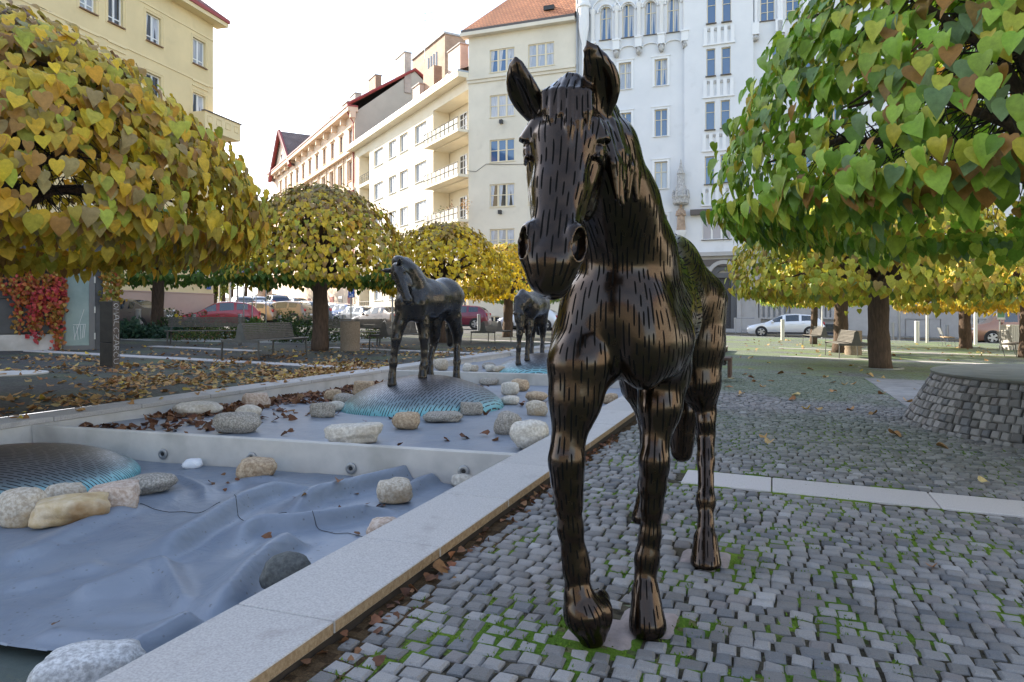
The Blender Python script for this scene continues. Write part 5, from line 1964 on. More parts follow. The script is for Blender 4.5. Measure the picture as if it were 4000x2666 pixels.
GOLD = [((.66, .46, .035), 4), ((.58, .44, .05), 3), ((.46, .38, .05), 2.2), ((.36, .21, .06), 1.5), ((.40, .42, .06), 1.6), ((.62, .34, .03), 1.2), ((.40, .31, .12), 1)]
BROWN = [((.36, .24, .08), 3), ((.44, .33, .08), 3), ((.22, .13, .06), 1.6), ((.24, .22, .06), 2), ((.42, .30, .05), 1.5)]
GREEN = [((.15, .29, .025), 3.2), ((.22, .36, .03), 3.5), ((.30, .43, .045), 2.8), ((.42, .46, .05), 1.8), ((.46, .36, .035), 1.0), ((.33, .18, .04), .5), ((.16, .27, .10), .8)]
YGREEN = [((.46, .44, .04), 3), ((.36, .39, .04), 2.2), ((.56, .45, .05), 2.5), ((.48, .34, .03), 1.2), ((.30, .20, .05), .6), ((.17, .24, .04), 1)]
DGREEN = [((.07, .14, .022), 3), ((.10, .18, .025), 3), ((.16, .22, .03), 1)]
YELLOW = [((.72, .50, .02), 5), ((.64, .47, .03), 3), ((.44, .34, .05), 1.5), ((.38, .26, .05), 1)]
ORANGE = [((.70, .46, .03), 4), ((.64, .38, .03), 2), ((.44, .36, .05), 2), ((.30, .32, .05), 1)]

def crown_points(rng, n, R, Hc, zb, seed, skirt=.25, squash=.75):
 out = []
 P, N_, U_ = [], [], []
 while len(P) < n:
  phi = rng.uniform(0, 2 * PI)
  u = rng.uniform(-.15, 1) ; u = math.copysign(abs(u) ** .9, u)
  if rng.random() > max(.15, math.cos(PI / 2 * max(u, 0))) + .12:
   continue
  lump = mnoise.noise((math.cos(phi) * 3.0 + seed, math.sin(phi) * 2.4, u * 3.2 + seed * 1.7))
  lump2 = mnoise.noise((math.cos(phi) * 6 + seed, math.sin(phi) * 6, u * 8 + seed))
  if lump2 < -.16 and rng.random() < .72:
   continue
  depth = rng.exponential(.11)
  if u >= 0:
   c, s_ = math.cos(PI / 2 * u) ** squash, math.sin(PI / 2 * u)
  else:
   c, s_ = 1 + u * 1.6, u * skirt
  if rng.random() < .14: depth = -rng.uniform(.02, .16)
  r = R * c * (1 + .12 * lump) - depth * .8
  z = zb + Hc * (s_ if u >= 0 else 0) * (1 + .06 * lump) - depth * .5 + (s_ if u < 0 else 0)
  if r < 0: r = 0
  P.append((r * math.cos(phi), r * math.sin(phi), z))
  e = PI / 2 * max(u, 0)
  nz = math.sin(e) * .9 + .1
  N_.append((math.cos(phi) * math.cos(e), math.sin(phi) * math.cos(e), nz))
  U_.append(max(u, 0))
 return np.array(P), np.array(N_), np.array(U_)

def make_tree(name, base, R, Hc, zb, leaf, n, pal, label, seed, trunk_r=.18, detail=1, single=0, pal_top=None, lean=(0, 0), top_share=.75, pal_low=None, twigs=60, group='round catalpa trees', squash=1.1):
 rng = np.random.default_rng(seed)
 root = empty(name, base, 0, label, 'tree', group)
 rr = random.Random(seed)
 zk = zb + .10                      # where the trunk breaks into limbs
 # trunk
 mb = MB()
 path, rad = [], []
 for i in range(10):
  t = i / 9
  path.append((lean[0] * t + .02 * math.sin(t * 5 + seed), lean[1] * t, -.05 + (zk + .25) * t))
  rad.append(trunk_r * (1.22 - .35 * t if t < .2 else (1.15 - .18 * t)) * (1 + .05 * math.sin(t * 17 + seed)) * (1 + (0.45 * max(0, t - .8) / .2)))
 mb.tube(path, rad, 14)
 tr = mb.build('trunk', MT['bark'], root, smooth=True)
 # limbs fan out under the dome, twigs hang from them
 mb, mt = MB(), MB()
 top = Vector((lean[0], lean[1], zk))
 for k in range(26 if detail else 14):
  a = 2 * PI * k / (26 if detail else 14) + rr.uniform(-.15, .15)
  el = rr.uniform(.1, 1.25)
  L = R * rr.uniform(.72, .93)
  p1 = top + Vector((math.cos(a) * L * .35 * math.cos(el), math.sin(a) * L * .35 * math.cos(el), .18 + Hc * .45 * math.sin(el)))
  p2 = top + Vector((math.cos(a) * L * .75 * math.cos(el), math.sin(a) * L * .75 * math.cos(el), .16 + Hc * .72 * math.sin(el)))
  p3 = top + Vector((math.cos(a) * L * math.cos(el * .8), math.sin(a) * L * math.cos(el * .8), -.02 + Hc * .70 * math.sin(el)))
  mb.tube([top + Vector((0, 0, -.1)), p1, p2, p3], [trunk_r * .42, trunk_r * .24, .028, .010], 6)
  for q in range(twigs // 12):
   s0 = p1.lerp(p2, rr.uniform(-.3, 1.0))
   d = Vector((math.cos(a + rr.gauss(0, .8)), math.sin(a + rr.gauss(0, .8)), rr.gauss(-.15, .35))) * rr.uniform(.25, .7)
   mt.tube([s0, s0 + d * .5 + Vector((0, 0, .06)), s0 + d + Vector((0, 0, -.12))], [.010, .007, .003], 4, cap=False)
 mb.build('limbs', MT['bark'], root, smooth=True)
 mt.build('twigs', MT['twig'], root)['kind'] = 'stuff'
 # leaves
 P, N_, U_ = crown_points(rng, n, R, Hc, zb, seed * 3.7, .25, squash)
 P[:, 0] += lean[0]; P[:, 1] += lean[1]
 out = P.copy(); out[:, 2] = 0
 out /= np.linalg.norm(out, axis=1, keepdims=True) + 1e-6
 e = np.pi / 2 * U_
 down = np.column_stack([out[:, 0] * np.sin(e), out[:, 1] * np.sin(e), -np.cos(e)])
 tip = down + np.array([0, 0, -.25]) + out * .42 + rng.normal(0, .26, (n, 3))
 nrm = N_ + np.array([0, 0, .5]) + rng.normal(0, .30, (n, 3))
 size = leaf * rng.uniform(.68, 1.22, n)
 cols = pick_colors(rng, pal, n)
 if pal_top:
  m = U_ + rng.normal(0, .14, n) > top_share
  cols[m] = pick_colors(rng, pal_top, int(m.sum()))
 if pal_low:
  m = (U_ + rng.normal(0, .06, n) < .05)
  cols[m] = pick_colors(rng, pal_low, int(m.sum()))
 idx = np.arange(n)
 if single:
  # the leaves nearest the eye and outermost are separate objects
  wpos = P + np.array(base)
  toc = np.array([0, 0, CAM_H]) - wpos
  dist = np.linalg.norm(toc, axis=1)
  facing = (N_ * toc).sum(1) / dist
  px = 2000 + wpos[:, 0] / np.maximum(wpos[:, 1], .3) * FPX
  py = HOR + (CAM_H - wpos[:, 2]) / np.maximum(wpos[:, 1], .3) * FPX
  inn = (px > -40) & (px < 4040) & (py > -40) & (py < 2700)
  score = dist + np.where(facing > .1, 0, 50) + np.where(inn, 0, 100)
  pick = np.argsort(score)[:single]
  keep = np.ones(n, dtype=bool); keep[pick] = False
  side, tp, nm = frames(tip[pick], nrm[pick])
  LV, LT = LEAF[2]
  var = []
  for k in range(16):
   z = LV.copy(); z[:, 2] *= rng.uniform(.5, 1.7); z[:, 2] += LV[:, 0] * LV[:, 1] * rng.normal(0, .12)
   me = np_mesh('leaf', z, LT)
   face_colors(me, np.tile(pick_colors(rng, pal, 1), (len(LT), 1)))
   me.materials.append(MT['leaf'])
   var.append(me)
  for j, i in enumerate(pick):
   o = D.objects.new('leaf', var[j % 16]); COL.objects.link(o); o.parent = root
   M = Matrix((side[j] * size[i], tp[j] * size[i], nm[j] * size[i])).transposed().to_4x4()
   M.translation = Vector(P[i])
   o.matrix_local = M
  idx = np.arange(n)[keep]
 me = leaves_mesh('foliage', P[idx], tip[idx], nrm[idx], size[idx], cols[idx], detail, rng)
 link_mesh('foliage', me, root, [MT['leaf']])['kind'] = 'stuff'
 return root

def tree_at(px, d, dx=0):
 p = on_ground(px, d)
 return (p.x, p.y, p.z)

# near left, its trunk outside the frame
make_tree('catalpa_tree', (-6.25, 8.0, ground_z(-6.25, 8)), 3.25, 2.58, 1.98, .138, 15500, GOLD, 'nearest golden catalpa with huge domed crown filling the upper left corner', 11, .20, 2, 300, pal_top=BROWN, top_share=.62, twigs=420, squash=1.35)
# near right, its trunk outside the frame
make_tree('catalpa_tree', (4.95, 6.1, ground_z(4.95, 6.1)), 3.1, 3.4, 2.25, .138, 12500, GREEN, 'nearest green catalpa whose big leaves fill the upper right corner', 23, .20, 2, 300, pal_top=[(c, w * (1.6 if c[1] > .25 else .8)) for c, w in GREEN], top_share=.8, twigs=520, squash=1.55)
# left row
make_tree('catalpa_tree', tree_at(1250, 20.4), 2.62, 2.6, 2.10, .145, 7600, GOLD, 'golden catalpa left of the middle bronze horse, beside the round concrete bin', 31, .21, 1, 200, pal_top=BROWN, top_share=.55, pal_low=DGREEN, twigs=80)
make_tree('catalpa_tree', tree_at(617, 27.2), 2.9, 2.6, 2.3, .17, 3600, DGREEN, 'dark trunked catalpa in front of the yellow house, bench at its right', 41, .21, 1, 0, twigs=60)
make_tree('catalpa_tree', tree_at(1728, 27.0), 2.62, 2.45, 2.08, .17, 4200, YELLOW, 'bright yellow catalpa directly behind the middle bronze horse', 51, .20, 1, 0, pal_top=BROWN, top_share=.72, twigs=50)
make_tree('catalpa_tree', tree_at(1984, 34.0), 2.35, 2.4, 2.05, .17, 3600, YELLOW, 'yellow catalpa with trunk just left of the grazing horse', 61, .22, 0, 0, pal_top=GOLD, top_share=.7, twigs=40)
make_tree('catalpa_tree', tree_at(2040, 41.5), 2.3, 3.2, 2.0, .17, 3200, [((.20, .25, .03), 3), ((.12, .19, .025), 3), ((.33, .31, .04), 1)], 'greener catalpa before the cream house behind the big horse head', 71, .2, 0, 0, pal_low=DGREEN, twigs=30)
# right row
make_tree('catalpa_tree', tree_at(3440, 17.6), 3.45, 2.5, 1.95, .17, 6800, YGREEN, 'stout trunked yellow green catalpa right of the double bench', 91, .23, 1, 200, pal_low=YGREEN, twigs=90, lean=(-.08, 0))
make_tree('catalpa_tree', tree_at(3278, 25.0), 2.6, 2.4, 1.95, .17, 3600, YGREEN, 'catalpa with slanting trunk directly behind the slatted double bench', 101, .22, 1, 0, twigs=50, lean=(.12, 0))
make_tree('catalpa_tree', tree_at(3180, 32.5), 2.4, 2.3, 2.0, .17, 3000, YGREEN, 'thin trunked catalpa in front of the tail of the white car', 111, .14, 0, 0, pal_low=GREEN, twigs=40)
make_tree('catalpa_tree', tree_at(3770, 31.0), 2.75, 2.4, 1.85, .17, 4000, ORANGE, 'orange yellow catalpa beside the copper van, small bench at its left', 121, .22, 1, 0, pal_low=ORANGE, twigs=40)
make_tree('catalpa_tree', tree_at(4010, 24.0), 2.7, 2.4, 1.95, .17, 3600, ORANGE, 'orange yellow catalpa crown cut off by the right edge above the rail bench', 131, .2, 1, 0, twigs=40)

# far trees closing the side street
rgt = np.random.default_rng(5)
for i, (px, d, w, h) in enumerate(((872, 82, 5.0, 9.5), (905, 95, 6, 12), (960, 104, 6.5, 13), (1010, 112, 6, 12), (838, 74, 3.5, 7))):
 b = on_ground(px, d)
 root = empty('street_tree', b, 0, ['pale yellow green street tree just past the yellow house corner', 'tall street tree behind the parking sign at the end of the street', 'wide street tree at the far end between the two street fronts', 'hazy street tree beside the folded parasols', 'low leafy street tree against the yellow house corner'][i], 'tree', 'trees at the end of the street')
 mb = MB(); mb.tube([(0, 0, -.3), (0.1, 0, h * .3), (-.1, .1, h * .6)], [.25, .2, .08], 8); mb.build('trunk', MT['bark'], root, smooth=True)
 n = 1500
 v = rgt.normal(0, 1, (n, 3)); v /= np.linalg.norm(v, axis=1, keepdims=True)
 lump = np.array([1 + .35 * mnoise.noise(Vector(q * 2.2) + Vector((i * 5, 0, 0))) for q in v])
 P = v * (rgt.uniform(.45, 1, n) ** .5 * lump)[:, None] * np.array([w / 2, w / 2, h * .42]) + np.array([0, 0, h * .58])
 me = leaves_mesh('foliage', P, rgt.normal(0, 1, (n, 3)) + np.array([0, 0, -.6]), v + rgt.normal(0, .4, (n, 3)), rgt.uniform(.3, .6, n), pick_colors(rgt, [((.16, .22, .03), 3), ((.24, .26, .04), 3), ((.30, .24, .04), 1)], n), 0, rgt)
 link_mesh('foliage', me, root, [MT['leaf']])['kind'] = 'stuff'

# ================================================================== BRONZE HORSES
class Field:
 def __init__(self, lo, hi, h):
  self.lo = np.array(lo, dtype=np.float32); self.h = h
  self.n = np.ceil((np.array(hi) - self.lo) / h).astype(int) + 1
  self.F = np.full(self.n, 1.0, dtype=np.float32)
  self.log = []
  self.dirs = []           # (a, b, radius): the run of the hide, for the slits
 def _box(self, lo, hi):
  i0 = np.maximum(np.floor((np.array(lo) - self.lo) / self.h).astype(int), 0)
  i1 = np.minimum(np.ceil((np.array(hi) - self.lo) / self.h).astype(int) + 1, self.n)
  if np.any(i1 <= i0):
   return None
  ax = [self.lo[k] + self.h * np.arange(i0[k], i1[k], dtype=np.float32) for k in range(3)]
  return tuple(slice(i0[k], i1[k]) for k in range(3)), ax
 def _merge(self, sl, d, k, sub=False):
  A = self.F[sl]
  if sub:
   d = -d
   hh = np.clip(0.5 + 0.5 * (d - A) / k, 0, 1)
   self.F[sl] = A * (1 - hh) + d * hh + k * hh * (1 - hh)
  else:
   hh = np.clip(0.5 + 0.5 * (d - A) / k, 0, 1)
   self.F[sl] = d * (1 - hh) + A * hh - k * hh * (1 - hh)
 def cone(self, a, b, ra, rb, k=0.04, sub=False, flow=True, squash=None):
  self.log.append(('cone', (a, b, ra, rb, k, sub, flow, squash)))
  return self._cone(a, b, ra, rb, k, sub, flow, squash)
 def _cone(self, a, b, ra, rb, k=0.04, sub=False, flow=True, squash=None):
  a, b = np.array(a, dtype=np.float32), np.array(b, dtype=np.float32)
  f = max(1.0, squash[1]) if squash else 1.0
  pad = max(ra, rb) * f + k + self.h * 2
  bx = self._box(np.minimum(a, b) - pad, np.maximum(a, b) + pad)
  if flow and not sub:
   self.dirs.append((a, b, (ra + rb) / 2))
  if bx is None: return
  sl, ax = bx
  X = np.stack(np.meshgrid(*ax, indexing='ij'), -1)
  ab = b - a
  L2 = float(ab @ ab)
  ap = X - a
  t = np.clip((ap @ ab) / L2, 0, 1)
  q = ap - t[..., None] * ab
  if squash:
   u = np.array(squash[0], dtype=np.float32); u /= np.linalg.norm(u)
   c = q @ u
   q = q - c[..., None] * u * (1 - 1 / squash[1])
  d = np.sqrt((q * q).sum(-1)) - (ra + (rb - ra) * t)
  self._merge(sl, d, k, sub)
 def ell(self, c, axes, r, k=0.03, sub=False):
  self.log.append(('ell', (c, axes, r, k, sub)))
  return self._ell(c, axes, r, k, sub)
 def _ell(self, c, axes, r, k=0.03, sub=False):
  c = np.array(c, dtype=np.float32)
  R = np.array([np.array(v) / np.linalg.norm(v) for v in axes], dtype=np.float32)
  r = np.array(r, dtype=np.float32)
  ext = np.sqrt(((R * r[:, None]) ** 2).sum(0)) + k + 2 * self.h
  bx = self._box(c - ext, c + ext)
  if bx is None: return
  sl, ax = bx
  X = np.stack(np.meshgrid(*ax, indexing='ij'), -1) - c
  q = (X @ R.T) / r
  k0 = np.sqrt((q * q).sum(-1))
  k1 = np.sqrt(((q / r) ** 2).sum(-1)) + 1e-6
  d = k0 * (k0 - 1) / k1
  self._merge(sl, d.astype(np.float32), k, sub)
 def rbox(self, c, axes, half, rnd_, k=0.02, taper=1.0):
  self.log.append(('rbox', (c, axes, half, rnd_, k, taper)))
  return self._rbox(c, axes, half, rnd_, k, taper)
 def _rbox(self, c, axes, half, rnd_, k=0.02, taper=1.0):
  c = np.array(c, dtype=np.float32)
  R = np.array([np.array(v) / np.linalg.norm(v) for v in axes], dtype=np.float32)
  half = np.array(half, dtype=np.float32)
  ext = (np.abs(R) * half[:, None]).sum(0) + k + 2 * self.h
  bx = self._box(c - ext, c + ext)
  if bx is None: return
  sl, ax = bx
  X = np.stack(np.meshgrid(*ax, indexing='ij'), -1) - c
  q = X @ R.T
  t = np.clip(q[..., 0] / (2 * half[0]) + .5, 0, 1)
  w = half[1] * (1 + (taper - 1) * t)
  d = np.stack([np.abs(q[..., 0]) - half[0] + rnd_, np.abs(q[..., 1]) - w + rnd_, np.abs(q[..., 2]) - half[2] + rnd_], -1)
  dd = np.sqrt((np.maximum(d, 0) ** 2).sum(-1)) + np.minimum(d.max(-1), 0) - rnd_
  self._merge(sl, dd.astype(np.float32), k)
 def replay(self, log):
  for kind, a in log:
   getattr(self, '_' + kind)(*a)
 def chain(self, pts, rs, k=0.03, **kw):
  for i in range(len(pts) - 1):
   self.cone(pts[i], pts[i + 1], rs[i], rs[i + 1], k, **kw)
 def surface(self, smooth=1):
  F = self.F
  ins = F < 0
  nx, ny, nz = F.shape
  c = np.zeros((nx - 1, ny - 1, nz - 1), dtype=np.int8)
  for dx in (0, 1):
   for dy in (0, 1):
    for dz in (0, 1):
     c += ins[dx:nx - 1 + dx, dy:ny - 1 + dy, dz:nz - 1 + dz]
  act = (c > 0) & (c < 8)
  I = np.argwhere(act)
  vid = np.full(act.shape, -1, dtype=np.int64)
  vid[act] = np.arange(len(I))
  acc = np.zeros((len(I), 3)); cnt = np.zeros(len(I))
  corners = [(x, y, z) for x in (0, 1) for y in (0, 1) for z in (0, 1)]
  for a in corners:
   for ax in range(3):
    if a[ax] == 1: continue
    b = list(a); b[ax] = 1
    fa = F[I[:, 0] + a[0], I[:, 1] + a[1], I[:, 2] + a[2]]
    fb = F[I[:, 0] + b[0], I[:, 1] + b[1], I[:, 2] + b[2]]
    m = (fa < 0) != (fb < 0)
    t = np.where(m, fa / np.where(m, fa - fb, 1), 0)
    p = np.tile(np.array(a, dtype=float), (len(I), 1)); p[:, ax] = t
    acc += p * m[:, None]; cnt += m
  V = self.lo + (I + acc / cnt[:, None]) * self.h
  quads = []
  for ax in range(3):
   o1, o2 = [(1, 2), (2, 0), (0, 1)][ax]
   sl0 = [slice(None)] * 3; sl1 = [slice(None)] * 3
   sl0[ax] = slice(0, -1); sl1[ax] = slice(1, None)
   A, B = ins[tuple(sl0)], ins[tuple(sl1)]
   E = np.argwhere(A != B)
   ok = (E[:, o1] > 0) & (E[:, o2] > 0) & (E[:, o1] < F.shape[o1] - 1) & (E[:, o2] < F.shape[o2] - 1)
   E = E[ok]
   fl = A[E[:, 0], E[:, 1], E[:, 2]]
   def cell(d1, d2):
    q = E.copy(); q[:, o1] -= d1; q[:, o2] -= d2
    return vid[q[:, 0], q[:, 1], q[:, 2]]
   Q = np.stack([cell(1, 1), cell(0, 1), cell(0, 0), cell(1, 0)], 1)
   Q[~fl] = Q[~fl][:, ::-1]
   quads.append(Q)
  Q = np.concatenate(quads)
  # light Laplacian smoothing
  for _ in range(smooth):
   s = np.zeros_like(V); n = np.zeros(len(V))
   for i in range(4):
    np.add.at(s, Q[:, i], V[Q[:, (i + 1) % 4]]); np.add.at(n, Q[:, i], 1)
    np.add.at(s, Q[:, i], V[Q[:, (i - 1) % 4]]); np.add.at(n, Q[:, i], 1)
   V = V * .5 + .5 * s / n[:, None]
  return V, Q

def bronze_mat(name, base, rough, stripes=0.0, stripe_scale=60, moss=True):
 m, nt, b = nodes_of(name)
 N, Lk = nt.nodes, nt.links
 g = N.new('ShaderNodeNewGeometry')
 n1 = N.new('ShaderNodeTexNoise'); n1.inputs['Scale'].default_value = 5; n1.inputs['Detail'].default_value = 6
 Lk.new(g.outputs['Position'], n1.inputs['Vector'])
 r = N.new('ShaderNodeValToRGB')
 r.color_ramp.elements[0].position = .35; r.color_ramp.elements[0].color = rgba(base)
 r.color_ramp.elements[1].position = .7; r.color_ramp.elements[1].color = rgba([c * 1.5 for c in base])
 Lk.new(n1.outputs['Fac'], r.inputs['Fac'])
 col = r.outputs['Color']
 b.inputs['Metallic'].default_value = 0.9
 b.inputs['Coat Weight'].default_value = .40; b.inputs['Coat Roughness'].default_value = .16; b.inputs['Coat IOR'].default_value = 1.5
 rr = N.new('ShaderNodeMapRange'); rr.inputs['From Min'].default_value = .3; rr.inputs['From Max'].default_value = .7
 rr.inputs['To Min'].default_value = rough - .06; rr.inputs['To Max'].default_value = rough + .10
 n2 = N.new('ShaderNodeTexNoise'); n2.inputs['Scale'].default_value = 16; n2.inputs['Detail'].default_value = 4
 Lk.new(g.outputs['Position'], n2.inputs['Vector'])
 Lk.new(n2.outputs['Fac'], rr.inputs['Value'])
 Lk.new(rr.outputs['Result'], b.inputs['Roughness'])
 if moss:
  # lichen that has settled on the upturned back and rump
  n3 = N.new('ShaderNodeTexNoise'); n3.inputs['Scale'].default_value = 9; n3.inputs['Detail'].default_value = 6
  Lk.new(g.outputs['Position'], n3.inputs['Vector'])
  at = N.new('ShaderNodeAttribute'); at.attribute_name = 'lichen'
  mu = N.new('ShaderNodeMath'); mu.operation = 'MULTIPLY'
  m3 = N.new('ShaderNodeMapRange'); m3.inputs['From Min'].default_value = .36; m3.inputs['From Max'].default_value = .6
  Lk.new(n3.outputs['Fac'], m3.inputs['Value'])
  Lk.new(m3.outputs['Result'], mu.inputs[0]); Lk.new(at.outputs['Fac'], mu.inputs[1])
  mx = N.new('ShaderNodeMixRGB'); mx.inputs['Color2'].default_value = (0.085, 0.070, 0.024, 1)
  Lk.new(mu.outputs['Value'], mx.inputs['Fac']); Lk.new(col, mx.inputs['Color1'])
  col = mx.outputs['Color']
  mm = N.new('ShaderNodeMapRange'); mm.inputs['To Min'].default_value = .9; mm.inputs['To Max'].default_value = 0.15
  Lk.new(mu.outputs['Value'], mm.inputs['Value']); Lk.new(mm.outputs['Result'], b.inputs['Metallic'])
 bp = N.new('ShaderNodeBump'); bp.inputs['Strength'].default_value = .12; bp.inputs['Distance'].default_value = .004
 n4 = N.new('ShaderNodeTexNoise'); n4.inputs['Scale'].default_value = 45; n4.inputs['Detail'].default_value = 4
 Lk.new(g.outputs['Position'], n4.inputs['Vector'])
 h = n4.outputs['Fac']
 if stripes:
  # the saw-cut lines, too fine at this distance to be told apart: long dashes in wavy rows
  mp = N.new('ShaderNodeMapping'); Lk.new(g.outputs['Position'], mp.inputs['Vector'])
  w = N.new('ShaderNodeTexWave'); w.wave_type = 'BANDS'; w.bands_direction = 'Z'
  w.inputs['Scale'].default_value = stripe_scale; w.inputs['Distortion'].default_value = 6; w.inputs['Detail'].default_value = 1; w.inputs['Detail Scale'].default_value = .12
  Lk.new(mp.outputs['Vector'], w.inputs['Vector'])
  gt = N.new('ShaderNodeMapRange'); gt.inputs['From Min'].default_value = .12; gt.inputs['From Max'].default_value = .34
  Lk.new(w.outputs['Fac'], gt.inputs['Value'])
  mx = N.new('ShaderNodeMixRGB'); mx.inputs['Color1'].default_value = (.006, .006, .006, 1)
  Lk.new(gt.outputs['Result'], mx.inputs['Fac']); Lk.new(col, mx.inputs['Color2'])
  col = mx.outputs['Color']
  h = gt.outputs['Result']
  bp.inputs['Strength'].default_value = stripes; bp.inputs['Distance'].default_value = .008
 Lk.new(col, b.inputs['Base Color'])
 Lk.new(h, bp.inputs['Height']); Lk.new(bp.outputs['Normal'], b.inputs['Normal'])
 return m
MT['bronze'] = bronze_mat('brown_bronze', (0.030, 0.018, 0.011), 0.21)
MT['bronze_far'] = bronze_mat('grey_bronze', (0.045, 0.040, 0.036), 0.28, .55, 26, moss=False)
MT['slit'] = mat('dark_slit', (0.004, 0.004, 0.004), 0.9, spec=0.1)

def unit(v):
 v = np.array(v, dtype=float); return v / np.linalg.norm(v)

# ------------------------------------------------------------------ the big striding horse
HO = np.array([0.43, 2.72, 0.0]); HF = -np.array(UU); HL = np.array(VV); HZ = np.array([0, 0, 1.0])
def hl(f, l, z): return HO + HF * f + HL * l + HZ * z
def hp_(px, py, d): return np.array(at_depth(px, py, d))

H = Field((-0.30, 1.70, -0.05), (1.45, 4.62, 2.22), 0.0085)
# trunk
H.cone(hl(-.02, -.01, 1.19), hl(-.52, -.02, 1.22), .215, .248, .06)
H.cone(hl(-.52, -.02, 1.22), hl(-1.05, -.04, 1.26), .248, .240, .08)
H.cone(hl(-1.05, -.05, 1.34), hl(-1.30, -.06, 1.35), .245, .22, .08)
H.ell(hl(-1.16, -.05, 1.46), (HF, HL, HZ), (.33, .22, .21), .08)
for s_ in (-1, 1):
 H.ell(hl(-1.16, s_ * .115 - .05, 1.33), (HF, HL, HZ), (.26, .14, .29), .06)
 H.ell(hl(-.28, s_ * .125 - .01, 1.22), (unit(HF * .5 - HZ * .8), HL, unit(HF * .8 + HZ * .5)), (.30, .125, .17), .05)      # shoulder blade
 H.ell(hl(.10, s_ * .085 + .01, 1.10), (HF, HL, HZ), (.12, .105, .16), .03)                                              # breast muscle
 H.ell(hl(.02, s_ * .162 - .005, 1.11), (HF, HL, HZ), (.13, .08, .14), .03)                                              # point of the shoulder
H.ell(hl(.06, 0, 1.22), (HF, HL, HZ), (.17, .20, .22), .06)
H.cone(hl(-.30, 0, 1.42), hl(-.62, 0, 1.41), .115, .10, .10)                                                             # withers
H.dirs.append((hl(.2, 0, 1.45), hl(.2, 0, .85), .25)); H.dirs.append((hl(.15, .25, 1.4), hl(.1, .25, .85), .2)); H.dirs.append((hl(.15, -.25, 1.4), hl(.1, -.25, .85), .2))
H.dirs.append((hl(-1.45, .2, 1.55), hl(-1.45, .2, .9), .2)); H.dirs.append((hl(-1.2, .3, 1.5), hl(-1.05, .3, .9), .2))

# head frame
A0, A1 = hp_(2216, 372, 2.26), hp_(2138, 1085, 1.985)
LA = float(np.linalg.norm(A1 - A0)); AX_ = (A1 - A0) / LA
yaw = math.radians(11)
Nh = np.array([-math.sin(yaw), -math.cos(yaw), 0])
NN = unit(Nh - AX_ * (Nh @ AX_)); SS = np.cross(AX_, NN)
if SS[0] < 0: SS = -SS
def hd(a, s, n): return A0 + AX_ * a + SS * s + NN * n

# neck: from the chest up to the poll, deep from front to back, flat from side to side
nk = [hl(-.14, .0, 1.26), hl(-.02, .01, 1.45), np.array([.395, 2.60, 1.62]), np.array([.315, 2.46, 1.79]), hd(.07, .01, -.13)]
H.chain(nk, [.240, .180, .140, .115, .100], .06, squash=((HF * .6 + HZ * .35), 1.16))
H.chain([hl(-.45, .0, 1.46), hp_(2495, 845, 2.86), hp_(2445, 720, 2.72), hp_(2380, 565, 2.58), hp_(2315, 445, 2.45), hd(.0, .0, -.12)], [.085, .062, .066, .066, .060, .06], .05)   # crest
# mane: locks falling on the near side of the crest
rm = random.Random(5)
crest = [hd(-.01, .05, -.10), hp_(2340, 430, 2.40), hp_(2400, 545, 2.53), hp_(2446, 640, 2.62), hp_(2486, 740, 2.70), hp_(2520, 815, 2.80)]
def crest_at(t):
 t = t * (len(crest) - 1); i = min(int(t), len(crest) - 2)
 return crest[i] * (1 - t + i) + crest[i + 1] * (t - i)
for k in range(17):
 t = k / 16
 p = crest_at(t * .92)
 L = (.29 - .05 * t) * rm.uniform(.85, 1.12)
 dn = np.array([.03 + .03 * rm.random(), -.03, -1.0])
 o1 = SS * .016 + HL * .026 - np.array(UU) * .022
 w_ = 1 - .45 * t
 q0 = p + o1 * 1.5 * w_ + dn * L * .25
 q1 = p + o1 * 2.2 * w_ + dn * L * .62
 q2 = p + o1 * 2.15 * w_ + dn * L + SS * rm.uniform(-.012, .016)
 H.chain([p - o1 * .3, p + o1 * .8, q0, q1, q2], [.034, .030, .026, .023, .009], .006)
